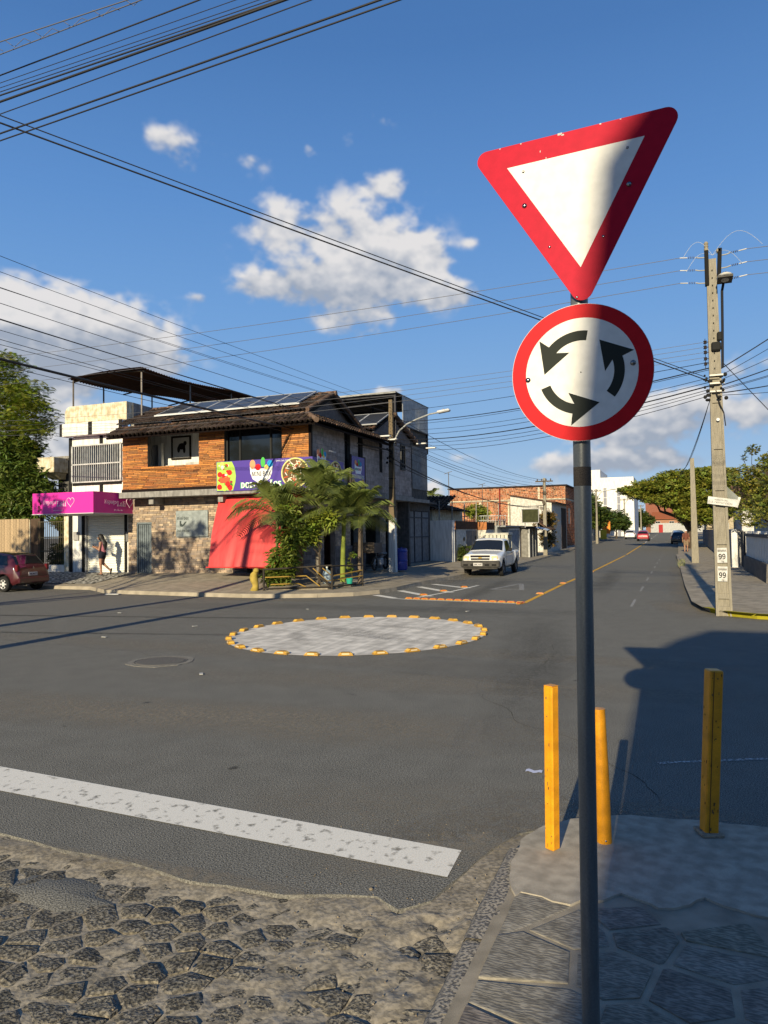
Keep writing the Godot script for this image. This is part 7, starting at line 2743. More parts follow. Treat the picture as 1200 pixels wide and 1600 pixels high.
func hatch(label: String, at: Vector3, turn: float, paint: Material, called := "hatchback") -> Node3D:
	var d := {len = 3.75, r = .285, ra = .355, wheels = [1.18, -1.22], rim = L(.50, .50, .50),
		top = [[1.875, .60], [1.84, .72], [1.7, .80], [.95, .96], [.30, 1.36], [.1, 1.42], [-.6, 1.43], [-1.15, 1.38], [-1.42, 1.30], [-1.70, .97], [-1.80, .88], [-1.86, .74], [-1.875, .60]],
		belt = [[1.875, .52], [1.0, .88], [-1.2, .93], [-1.7, .90], [-1.875, .56]],
		w = [[1.875, .62], [1.75, .74], [1.4, .81], [-1.3, .815], [-1.7, .77], [-1.875, .69]],
		wr = [[1.875, .56], [1.7, .64], [.95, .70], [.3, .575], [-.6, .57], [-1.2, .56], [-1.45, .56], [-1.72, .66], [-1.875, .62]],
		bot = [[1.875, .30], [1.6, .22], [-1.6, .24], [-1.875, .34]]}
	var t := make_car(called, label, "car", d, at, turn, paint)
	var m := MB.new()
	for s in [-1.0, 1.0]:
		car_patch(m, d, .88, .36, 4.15, 6, s, .008, 8, 4)
	obj("windscreen", m, M.glass_dark, t, false)
	m = MB.new()
	for s in [-1.0, 1.0]: car_patch(m, d, -1.44, -1.69, 4.2, 6, s, .008, 8, 4)
	obj("rear_window", m, M.glass_dark, t, false)
	m = MB.new()
	for s in [-1.0, 1.0]:
		m = MB.new()
		car_patch(m, d, .62, -.38, 3.12, 3.92, s, .008, 10, 3, func(a: float, b: float) -> Vector2: return Vector2(lerpf(lerpf(.72, -.36, a), lerpf(.28, -.36, a), b), 3.12 + .8 * b))
		obj("side_window", m, M.glass_dark, t, false)
		m = MB.new()
		car_patch(m, d, -.46, -1.3, 3.12, 3.92, s, .008, 8, 3, func(a: float, b: float) -> Vector2: return Vector2(lerpf(lerpf(-.46, -1.42, a), lerpf(-.46, -1.2, a), b), 3.12 + .8 * b))
		obj("side_window", m, M.glass_dark, t, false)
	for s in [-1, 1]:
		m = MB.new()
		m.col = L(.11, .006, .008)
		m.bbox(Vector3(s * .665, .86, -1.775), Vector3(.13, .24, .12), .02)
		obj("tail_light", m, M.any_shiny, t, false)
		m = MB.new()
		m.col = L(.55, .53, .48)
		m.bbox(Vector3(s * .54, .66, 1.78), Vector3(.26, .14, .12), .03)
		obj("headlight", m, M.any_shiny, t, false)
	m = MB.new()
	m.bbox(Vector3(0, .42, -1.86), Vector3(1.40, .22, .10), .04)
	obj("rear_bumper", m, paint, t, false)
	m = MB.new()
	m.bbox(Vector3(0, .42, 1.85), Vector3(1.30, .24, .10), .04)
	obj("front_bumper", m, paint, t, false)
	plate(t, Transform3D(Basis(Vector3.UP, PI), Vector3(.05, .64, -1.872)), "KKJ 4H27")
	m = MB.new()
	m.col = L(.6, .6, .6)
	m.prism(PackedVector2Array([Vector2(-.05, -.035), Vector2(.05, -.035), Vector2(0, .055)]), 0, .01, Transform3D(Basis(Vector3.UP, PI), Vector3(0, .86, -1.835)))
	m.cyl(Vector3(.42, .24, -1.8), Vector3(.42, .23, -1.95), .03, .03, 8)
	obj("chrome_badge", m, M.chrome, t, false)
	return t

func build_vehicles() -> void:
	var t := hatch("dark red hatchback cut by the left picture edge, seen from behind", Vector3(-23.95, 0, -20.45), -PI / 2, mat_cached("car_red"))
	hatch("small bright red car driving away far down the street", Vector3(-4.5, gh(-108), -108), PI, car_paint(L(.32, .012, .02)), "car")
	hatch("white car beyond the bright red one at the far left kerb", Vector3(-7.0, gh(-122), -122), PI, car_paint(L(.6, .6, .6)), "car")
	hatch("nearest dark parked car under the big tree on the right", Vector3(.0, gh(-92), -92), PI, car_paint(L(.02, .02, .024)), "car")
	hatch("second dark parked car behind the first under the big tree", Vector3(.0, gh(-98), -98), PI, car_paint(L(.03, .032, .035)), "car")
	hatch("grey car parked beyond the dark ones on the right", Vector3(-.1, gh(-106), -106.5), PI, car_paint(L(.2, .2, .21)), "car")
	hatch("white car parked behind the picket fence at the right", Vector3(6.0, .12, -37), PI / 2 + .4, car_paint(L(.55, .55, .55)), "car")

	var d := {len = 4.75, r = .36, ra = .43, wheels = [1.52, -1.42], rim = L(.16, .16, .165),
		top = [[2.375, .80], [2.34, .90], [2.22, .97], [1.25, 1.09], [.60, 1.56], [.42, 1.625], [.1, 1.645], [-.32, 1.635], [-.45, 1.56], [-.50, 1.08], [-2.33, 1.07], [-2.375, 1.0]],
		belt = [[2.375, .72], [2.1, .88], [1.2, 1.0], [-.5, 1.04], [-2.375, 1.02]],
		w = [[2.375, .74], [2.25, .82], [1.9, .865], [-.6, .845], [-1.0, .85], [-1.1, .90], [-1.75, .90], [-1.9, .85], [-2.375, .83]],
		wr = [[2.375, .68], [2.25, .74], [1.25, .76], [.55, .645], [.2, .64], [-.4, .64], [-.52, .80], [-2.375, .80]],
		bot = [[2.375, .42], [2.0, .36], [-2.0, .40], [-2.375, .48]]}
	t = make_car("pickup_truck", "white single-cab pickup truck parked at the left kerb facing the junction", "pickup truck", d, Vector3(-8.0, 0, -33.4), .02, mat_cached("car_white"))
	var m := MB.new()
	for s in [-1.0, 1.0]: car_patch(m, d, 1.2, .62, 4.2, 6, s, .009, 8, 4)
	obj("windscreen", m, M.glass_dark, t, false)
	m = MB.new()
	for s in [-1.0, 1.0]:
		m = MB.new()
		car_patch(m, d, .6, -.36, 3.12, 3.92, s, .009, 10, 3, func(a: float, b: float) -> Vector2: return Vector2(lerpf(lerpf(.95, -.36, a), lerpf(.46, -.34, a), b), 3.12 + .78 * b))
		obj("side_window", m, M.glass_dark, t, false)
	m = MB.new()
	m.col = L(.085, .08, .078)
	m.bbox(Vector3(0, .56, 2.36), Vector3(1.70, .30, .24), .05)
	m.bbox(Vector3(0, .385, 2.31), Vector3(1.5, .09, .2), .03)
	obj("front_bumper", m, M.any_worn, t, false)
	for x in [-.62, -.31, .31, .62]:
		m = MB.new()
		m.col = L(.012, .012, .012)
		m.bbox(Vector3(x, .52, 2.475), Vector3(.21, .085, .02), .01)
		obj("fog_light_recess", m, M.any, t, false)
	m = MB.new()
	m.col = L(.018, .018, .02)
	m.bbox(Vector3(0, .825, 2.355), Vector3(.86, .22, .05), .02)
	var gr := obj("grille", m, M.any, t, false)
	m = MB.new()
	m.col = L(.60, .60, .58)
	m.bbox(Vector3(0, .825, 2.385), Vector3(.86, .04, .02), .008)
	m.col = L(.45, .30, .06)
	m.bbox(Vector3(0, .825, 2.398), Vector3(.15, .045, .02), .008)
	m.col = L(.7, .7, .68)
	frame_rect(m, Transform3D(Basis(), Vector3(0, .825, 2.362)), .92, .28, .03, .05)
	obj("grille_bar", m, M.any_shiny, gr, false)
	for s in [-1, 1]:
		m = MB.new()
		m.col = L(.62, .50, .30)
		m.bbox(Vector3(s * .615, .80, 2.30), Vector3(.29, .20, .13), .035, Basis(Vector3.UP, s * .22))
		obj("headlight", m, M.any_shiny, t, false)
		m = MB.new()
		m.col = L(.02, .02, .02)
		m.bbox(Vector3(s * .98, 1.14, .72), Vector3(.18, .15, .08), .03)
		m.box(Vector3(s * .88, 1.09, .72), Vector3(.1, .04, .05))
		obj("mirror", m, M.any, t, false)
		m = MB.new()
		m.col = L(.02, .02, .02)
		m.box(Vector3(s * .26, 1.085, 1.3), Vector3(.10, .02, .06))
		obj("washer_vent", m, M.any, t, false)
	plate(t, Transform3D(Basis(), Vector3(-.08, .545, 2.49)), "NMC 7D41")
	for s in [-1, 1]:
		m = MB.new()
		m.col = L(.03, .03, .03)
		m.bbox(Vector3(s * .866, .98, -.25), Vector3(.02, .035, .14), .006)
		obj("door_handle", m, M.any, t, false)
		for z in [.95, -.44]:
			m = MB.new()
			m.box(Vector3(s * .862, .72, z), Vector3(.006, .62, .012))
			obj("door_gap", m, M.black, t, false)
	t = thing("slatted_crate", "white slatted crate standing in the bed behind the pickup cab", "crate", Vector3(-7.95, 1.05, -34.5))
	m = MB.new()
	m.col = L(.66, .64, .55)
	for i in 6: m.bbox(Vector3(-8.40 + i * .18, 1.46, -34.2), Vector3(.15, .80, .03), .006)
	for i in 6: m.bbox(Vector3(-8.40 + i * .18, 1.46, -35.1), Vector3(.15, .80, .03), .006)
	for y in [1.1, 1.82]:
		for z in [-34.17, -35.13]: m.box(Vector3(-7.95, y, z), Vector3(1.1, .05, .03))
		for x in [-8.5, -7.4]: m.box(Vector3(x, y, -34.65), Vector3(.03, .05, .93))
	obj("slat", m, M.any_worn, t)
	m = MB.new()
	m.col = L(.72, .71, .66)
	m.bbox(Vector3(-7.95, 1.87, -34.65), Vector3(1.14, .03, 1.0), .008)
	obj("lid", m, M.any_worn, t)

	# cargo motorcycle behind the brown pole
	t = thing("motorcycle", "dark motorcycle with a wooden cargo box parked behind the white pole foot", "motorcycle", Vector3(-12.1, .35, -29.5))
	m = MB.new()
	for z in [-28.9, -30.15]:
		var ring: Array = []
		for i in 21: ring.append(Vector3(-12.0, .66 + sin(TAU * i / 20) * .26, z + cos(TAU * i / 20) * .26))
		m.tube(ring, .045, 8, false)
	obj("tyre", m, M.rubber, t)
	m = MB.new()
	m.col = L(.35, .35, .36)
	for z in [-28.9, -30.15]:
		for i in 8: m.tube([Vector3(-12, .66, z), Vector3(-12, .66 + sin(TAU * i / 8) * .24, z + cos(TAU * i / 8) * .24)], .006, 4)
		m.lathe([Vector2(.06, -.03), Vector2(.06, .03), Vector2(0, .04)], 10, Vector3(-12, .66, z), Basis(Vector3.BACK, PI / 2))
	m.tube([Vector3(-12, .66, -28.9), Vector3(-12.0, 1.15, -29.15), Vector3(-12.3, 1.28, -29.2)], .02, 6)
	m.bbox(Vector3(-12, .72, -29.5), Vector3(.26, .3, .36), .04)
	obj("engine_frame", m, M.any_shiny, t)
	m = MB.new()
	m.col = L(.03, .03, .032)
	m.ball(Vector3(-12, 1.05, -29.4), Vector3(.14, .13, .28), 12, 8)
	m.bbox(Vector3(-12, 1.05, -29.85), Vector3(.24, .1, .55), .04)
	obj("tank_and_seat", m, M.any_shiny, t)
	t = thing("cargo_box", "open wooden plank box above the motorcycle at the shop side door", "box", Vector3(-12.2, 1.1, -28.6))
	for i in 2:
		m = MB.new()
		m.col = L(.20, .15, .105) if i else L(.24, .185, .13)
		m.bbox(Vector3(-12.25, 1.28 + i * .2, -28.35), Vector3(.95, .18, .03), .006)
		obj("plank", m, M.wood, t)
	m = MB.new()
	m.col = L(.12, .09, .07)
	m.box2(Vector3(-12.72, 1.12, -29.2), Vector3(-11.78, 1.18, -28.37))
	m.box2(Vector3(-12.74, 1.18, -29.2), Vector3(-12.70, 1.55, -28.37)); m.box2(Vector3(-11.80, 1.18, -29.2), Vector3(-11.77, 1.55, -28.37))
	obj("tray", m, M.wood, t)
	m = MB.new()
	m.col = L(.012, .03, .24)
	m.lathe([Vector2(.26, .32), Vector2(.29, .38), Vector2(.29, .7), Vector2(.305, .74), Vector2(.29, .78), Vector2(.29, 1.1), Vector2(.305, 1.14), Vector2(.29, 1.18), Vector2(.28, 1.26), Vector2(.2, 1.28), Vector2(0, 1.28)], 20, Vector3(-11.35, 0, -30.35))
	m.cyl(Vector3(-11.3, 1.28, -30.3), Vector3(-11.3, 1.32, -30.3), .05, .05, 8)
	tag(obj("barrel", m, M.any_shiny), "blue plastic barrel standing beside the white pole foot", "barrel")

# ------------------------------------------------------------------ people: smooth-joined tapered capsules meshed by surface nets
func blob(caps: Array, cell: float, k: float) -> MB: # caps: [a, b, ra, rb]
	var grid := {}
	var lo := Vector3(1e9, 1e9, 1e9)
	for c in caps:
		var r: float = maxf(c[2], c[3])
		lo = lo.min(Vector3(c[0]).min(c[1]) - Vector3.ONE * (r + k + cell * 2))
	var f := func(p: Vector3) -> float:
		var s := 0.0
		for c in caps:
			var ab: Vector3 = c[1] - c[0]
			var h := clampf((p - c[0]).dot(ab) / maxf(ab.length_squared(), 1e-9), 0, 1)
			var d: float = p.distance_to(c[0] + ab * h) - lerpf(c[2], c[3], h)
			s += exp(-d / k)
		return -k * log(maxf(s, 1e-30))
	var cells := {}
	for c in caps:
		var r: float = maxf(c[2], c[3]) + cell * 2.5
		var a := (Vector3(c[0]).min(c[1]) - Vector3.ONE * r - lo) / cell
		var b := (Vector3(c[0]).max(c[1]) + Vector3.ONE * r - lo) / cell
		for x in range(int(a.x), int(b.x) + 1):
			for y in range(int(a.y), int(b.y) + 1):
				for z in range(int(a.z), int(b.z) + 1):
					cells[Vector3i(x, y, z)] = true
	for q in cells:
		for d in 8:
			var v := Vector3i(q.x + (d & 1), q.y + ((d >> 1) & 1), q.z + (d >> 2))
			if not grid.has(v): grid[v] = f.call(lo + Vector3(v) * cell)
	var vert := {}
	for q in cells:
		var sum := Vector3.ZERO
		var n := 0
		for e in [[0, 1], [2, 3], [4, 5], [6, 7], [0, 2], [1, 3], [4, 6], [5, 7], [0, 4], [1, 5], [2, 6], [3, 7]]:
			var i := Vector3i(q.x + (e[0] & 1), q.y + ((e[0] >> 1) & 1), q.z + (e[0] >> 2))
			var j := Vector3i(q.x + (e[1] & 1), q.y + ((e[1] >> 1) & 1), q.z + (e[1] >> 2))
			var a: float = grid[i]
			var b: float = grid[j]
			if (a < 0) != (b < 0):
				sum += Vector3(i).lerp(Vector3(j), a / (a - b))
				n += 1
		if n: vert[q] = lo + sum / n * cell
	var m := MB.new()
	var nrm := func(p: Vector3) -> Vector3:
		var e := cell * .5
		return Vector3(f.call(p + Vector3(e, 0, 0)) - f.call(p - Vector3(e, 0, 0)), f.call(p + Vector3(0, e, 0)) - f.call(p - Vector3(0, e, 0)), f.call(p + Vector3(0, 0, e)) - f.call(p - Vector3(0, 0, e))).normalized()
	var nn := {}
	for q in vert: nn[q] = nrm.call(vert[q])
	for q in vert:
		for ax in 3:
			var o := Vector3i.ZERO
			o[ax] = 1
			var u := Vector3i.ZERO
			u[(ax + 1) % 3] = 1
			var w := Vector3i.ZERO
			w[(ax + 2) % 3] = 1
			if not grid.has(q) or not grid.has(q + o): continue
			var a: float = grid[q]
			var b: float = grid[q + o]
			if (a < 0) == (b < 0): continue
			var c0: Vector3i = q - u - w
			var c1: Vector3i = q - w
			var c2: Vector3i = q
			var c3: Vector3i = q - u
			if not (vert.has(c0) and vert.has(c1) and vert.has(c2) and vert.has(c3)): continue
			if a < 0: m.quadn(vert[c0], vert[c1], vert[c2], vert[c3], nn[c0], nn[c1], nn[c2], nn[c3])
			else: m.quadn(vert[c0], vert[c3], vert[c2], vert[c1], nn[c0], nn[c3], nn[c2], nn[c1])
	return m

func build_people() -> void:
	# woman walking left past the shutter, head bent over a phone; local axes: facing -x
	var skin := mat(S(.30, .155, .095), .6)
	var t := thing("person", "person in a pink top and dark shorts walking past the shutter, looking at a phone", "person", Vector3(-21.56, .43, -23.35))
	t.rotation.y = .25
	var V := func(x: float, y: float, z: float) -> Vector3: return Vector3(x, y, z)
	var hipL := Vector3(-.01, .84, .085); var hipR := Vector3(.01, .84, -.085)
	var kneeL := Vector3(-.03, .46, .09); var ankL := Vector3(.0, .08, .09)
	var kneeR := Vector3(-.02, .46, -.08); var ankR := Vector3(.27, .20, -.08)
	var neck := Vector3(-.02, 1.33, 0); var head := Vector3(-.09, 1.50, 0)
	var shL := Vector3(.0, 1.27, .155); var shR := Vector3(.0, 1.27, -.155)
	var elL := Vector3(-.03, 1.00, .20); var wrL := Vector3(-.25, 1.10, .12)
	var elR := Vector3(-.03, 1.00, -.20); var wrR := Vector3(-.25, 1.10, -.08)
	var caps := [[Vector3(0, .86, 0), Vector3(.0, 1.02, 0), .125, .105], [Vector3(0, 1.02, 0), Vector3(.01, 1.22, 0), .105, .115], [shL, shR, .055, .055], [Vector3(.0, 1.27, 0), neck, .06, .045], [neck, head - Vector3(-.02, .05, 0), .045, .05],
		[head, head + Vector3(.015, .04, 0), .083, .088], [head + Vector3(-.07, -.05, 0), head + Vector3(-.05, -.03, 0), .035, .05], [head + Vector3(-.095, -.02, 0), head + Vector3(-.085, 0, 0), .012, .012],
		[hipL, kneeL, .088, .058], [kneeL, ankL, .056, .036], [ankL, ankL + Vector3(-.02, -.04, 0), .036, .032], [ankL + Vector3(.03, -.055, 0), ankL + Vector3(-.15, -.06, 0), .028, .02],
		[hipR, kneeR, .088, .058], [kneeR, ankR, .056, .036], [ankR + Vector3(.03, .0, 0), ankR + Vector3(.03, -.16, 0), .028, .02],
		[shL, elL, .048, .036], [elL, wrL, .036, .026], [wrL, wrL + Vector3(-.07, .02, -.01), .026, .022],
		[shR, elR, .048, .036], [elR, wrR, .036, .026], [wrR, wrR + Vector3(-.07, .02, .01), .026, .022]]
	for w in [wrL, wrR]:
		for i in 4: caps.append([w + Vector3(-.07, .02 + (i - 1.5) * .016, 0), w + Vector3(-.125 + absf(i - 1.2) * .008, .035 + (i - 1.5) * .017, .02 if w == wrR else -.02), .009, .007])
		caps.append([w + Vector3(-.03, .03, 0), w + Vector3(-.075, .06, .01 if w == wrR else -.01), .010, .008])
	obj("body", blob(caps, .017, .012), skin, t, false)
	var top := [[Vector3(0, .92, 0), Vector3(.0, 1.04, 0), .138, .120], [Vector3(0, 1.04, 0), Vector3(.01, 1.22, 0), .118, .128], [Vector3(.0, 1.26, .11), Vector3(.0, 1.26, -.11), .066, .066]]
	obj("top", blob(top, .02, .02), mat(S(.42, .16, .20), .9, "fine", .3), t, false)
	var sh := [[Vector3(0, .83, 0), Vector3(0, .93, 0), .140, .132], [hipL, hipL.lerp(kneeL, .34), .102, .096], [hipR, hipR.lerp(kneeR, .34), .102, .096]]
	obj("shorts", blob(sh, .02, .02), mat(S(.018, .02, .03), .9), t, false)
	var hair := [[head + Vector3(.02, .045, 0), head + Vector3(.045, .0, 0), .102, .10], [head + Vector3(.05, -.02, 0), Vector3(.10, 1.24, .0), .095, .10], [Vector3(.10, 1.24, .03), Vector3(.115, 1.03, .02), .085, .05], [Vector3(.10, 1.24, -.04), Vector3(.115, 1.05, -.03), .08, .05]]
	obj("hair", blob(hair, .02, .02), mat(S(.008, .007, .007), .6), t, false)
	for a in [[ankL + Vector3(-.06, -.068, 0), 0.0], [ankR + Vector3(.055, -.07, 0), 1.35]]:
		var m := MB.new()
		m.bbox(a[0], Vector3(.25, .035, .095), .012, Basis(Vector3.BACK, a[1]))
		obj("sandal", m, M.black, t, false)
	var ph := thing("phone", "small dark phone held in front of the walking person", "phone", Vector3(-21.56, .43, -23.35))
	ph.rotation.y = .25
	var pm := MB.new()
	pm.bbox(Vector3(-.365, 1.16, .015), Vector3(.012, .14, .075), .004, Basis(Vector3.BACK, .5))
	obj("case", pm, M.glass_dark, ph, false)

	# someone far down the right pavement
	t = thing("person", "distant person in a brown shirt and white cap on the right pavement", "person", Vector3(.55, gh(-63) + .12, -63))
	caps = [[Vector3(0, .95, 0), Vector3(0, 1.15, 0), .14, .13], [Vector3(0, 1.15, 0), Vector3(0, 1.38, 0), .13, .15], [Vector3(.18, 1.40, 0), Vector3(-.18, 1.40, 0), .06, .06], [Vector3(0, 1.4, 0), Vector3(0, 1.52, 0), .055, .05], [Vector3(0, 1.60, .01), Vector3(0, 1.65, 0), .09, .09],
		[Vector3(.09, .92, 0), Vector3(.10, .5, .06), .095, .06], [Vector3(.10, .5, .06), Vector3(.10, .08, -.04), .058, .038], [Vector3(.10, .05, -.06), Vector3(.10, .03, .10), .035, .03],
		[Vector3(-.09, .92, 0), Vector3(-.10, .5, .0), .095, .06], [Vector3(-.10, .5, .0), Vector3(-.10, .08, .1), .058, .038], [Vector3(-.10, .05, .1), Vector3(-.10, .03, -.04), .035, .03],
		[Vector3(.19, 1.38, 0), Vector3(.24, 1.10, .04), .052, .04], [Vector3(.24, 1.10, .04), Vector3(.24, .86, -.06), .04, .03], [Vector3(.24, .86, -.06), Vector3(.235, .75, -.09), .032, .026],
		[Vector3(-.19, 1.38, 0), Vector3(-.24, 1.10, .02), .052, .04], [Vector3(-.24, 1.10, .02), Vector3(-.24, .86, -.08), .04, .03], [Vector3(-.24, .86, -.08), Vector3(-.235, .75, -.11), .032, .026]]
	obj("body", blob(caps, .03, .02), skin, t, false)
	obj("shirt", blob([[Vector3(0, .90, 0), Vector3(0, 1.15, 0), .155, .145], [Vector3(0, 1.15, 0), Vector3(0, 1.38, 0), .145, .162], [Vector3(.17, 1.39, 0), Vector3(.23, 1.18, .03), .072, .066], [Vector3(-.17, 1.39, 0), Vector3(-.23, 1.18, .02), .072, .066]], .03, .02), mat(S(.13, .05, .035), .9), t, false)
	obj("shorts", blob([[Vector3(0, .86, 0), Vector3(0, .95, 0), .15, .15], [Vector3(.09, .9, 0), Vector3(.10, .58, .05), .11, .09], [Vector3(-.09, .9, 0), Vector3(-.10, .58, .0), .11, .09]], .03, .02), mat(S(.20, .14, .09), .9), t, false)
	var cm := MB.new()
	cm.col = L(.7, .7, .7)
	cm.ball(Vector3(0, 1.69, 0), Vector3(.105, .07, .115), 12, 8)
	cm.bbox(Vector3(0, 1.675, -.13), Vector3(.15, .015, .12), .005)
	obj("cap", cm, M.any, t, false)

# ------------------------------------------------------------------ trees
func leaf_mesh(kind: String, s: float) -> ArrayMesh: # one sprig
	var m := MB.new()
	var r := RandomNumberGenerator.new()
	r.seed = kind.hash()
	if kind == "feather":
		for st in 3:
			var a := TAU * st / 3 + r.randf()
			var d := Vector3(cos(a), r.randf_range(-.2, .5), sin(a)).normalized()
			var side := d.cross(Vector3.UP).normalized()
			for i in 6:
				var p := d * s * (.25 + i * .15) - Vector3.UP * s * i * i * .008
				for sg in [-1.0, 1.0]:
					var tip: Vector3 = p + side * sg * s * .30 + d * s * .08
					m.tri(p, p + d * s * .12, tip)
	else:
		var n := 7 if kind == "small" else 6
		for i in n:
			var a := TAU * i / n + r.randf_range(-.4, .4)
			var el := r.randf_range(-.3, .9) if kind == "small" else r.randf_range(-.95, .5)
			var d := Vector3(cos(a) * cos(el), sin(el), sin(a) * cos(el))
			var l := s * r.randf_range(.7, 1.1)
			var w := l * (.30 if kind == "small" else .17)
			var side := d.cross(Vector3.UP).normalized()
			var upv := side.cross(d)
			var b0 := d * s * .12
			var mid := b0 + d * l * .45
			var tip := b0 + d * l - Vector3.UP * l * (.1 if kind == "small" else .32)
			m.tri(b0, mid + side * w - upv * w * .3, tip); m.tri(b0, tip, mid - side * w - upv * w * .3)
	return m.mesh()

func crown(t: Node3D, clumps: Array, n: int, kind: String, s: float, base: Color, sd: int, called := "crown") -> void:
	# sprigs scattered in the shells of uneven clumps: [centre, radii]
	var r := RandomNumberGenerator.new()
	r.seed = sd
	var src := leaf_mesh(kind, s).surface_get_arrays(0)
	var sv: PackedVector3Array = src[Mesh.ARRAY_VERTEX]
	var sn: PackedVector3Array = src[Mesh.ARRAY_NORMAL]
	var m := MB.new()
	var uv := PackedVector2Array()
	uv.resize(sv.size())
	var cc := PackedColorArray()
	cc.resize(sv.size())
	var vol := 0.0
	var acc: Array = []
	for c in clumps:
		vol += pow(c[1].x * c[1].y * c[1].z, .66)
		acc.append(vol)
	var f := nz(.9, sd, 2)
	for i in n:
		var q := r.randf() * vol
		var j := 0
		while j < acc.size() - 1 and acc[j] < q: j += 1
		var c = clumps[j]
		var d := Vector3(r.randfn(), r.randfn(), r.randfn()).normalized()
		var rad := pow(r.randf(), .42) * (1.0 + .28 * f.get_noise_3dv(d * 2 + c[0]))
		var p: Vector3 = c[0] + d * rad * c[1]
		var b := Basis.from_euler(Vector3(r.randf_range(-.6, .6), r.randf() * TAU, r.randf_range(-.6, .6))).scaled(Vector3.ONE * r.randf_range(.7, 1.25))
		m.v.append_array(Transform3D(b, p) * sv)
		m.n.append_array(Transform3D(b.orthonormalized(), Vector3.ZERO) * sn)
		var g := r.randf_range(.65, 1.3)
		var yl := r.randf_range(.85, 1.35)
		cc.fill(Color(base.r * 1.4 * g * yl, base.g * 1.4 * g, base.b * g * r.randf_range(.7, 1.1)))
		m.c.append_array(cc)
		m.u.append_array(uv)
	obj(called, m, M.leaf, t)

func limb(m: MB, a: Vector3, b: Vector3, r0: float, r1: float, sd: int, bend := .12) -> void:
	var r := RandomNumberGenerator.new()
	r.seed = sd
	var pts: Array = []
	var rs: Array = []
	var l := a.distance_to(b)
	for i in 7:
		var f := i / 6.0
		pts.append(a.lerp(b, f) + Vector3(r.randfn(), r.randfn() * .4, r.randfn()) * bend * l * .25 * sin(f * PI) + Vector3.UP * sin(f * PI) * l * .06)
		rs.append(lerpf(r0, r1, f))
	m.tube(pts, rs, 7)

func tree(called: String, label: String, at: Vector3, h: float, tr: float, clumps: Array, n: int, kind: String, s: float, col: Color, sd: int, lean := Vector3.ZERO, group := "") -> Node3D:
	var t := thing(called, label, "tree", at, group)
	var m := MB.new()
	var fork := at + Vector3.UP * h + lean
	limb(m, at - Vector3.UP * .2, fork, tr * 1.25, tr * .75, sd)
	for i in clumps.size():
		limb(m, fork - Vector3.UP * h * .1 * (i % 3), clumps[i][0] - Vector3.UP * clumps[i][1].y * .2, tr * .5, tr * .08, sd + i + 1, .3)
	obj("trunk", m, M.bark, t)
	crown(t, clumps, n, kind, s, col, sd)
	return t

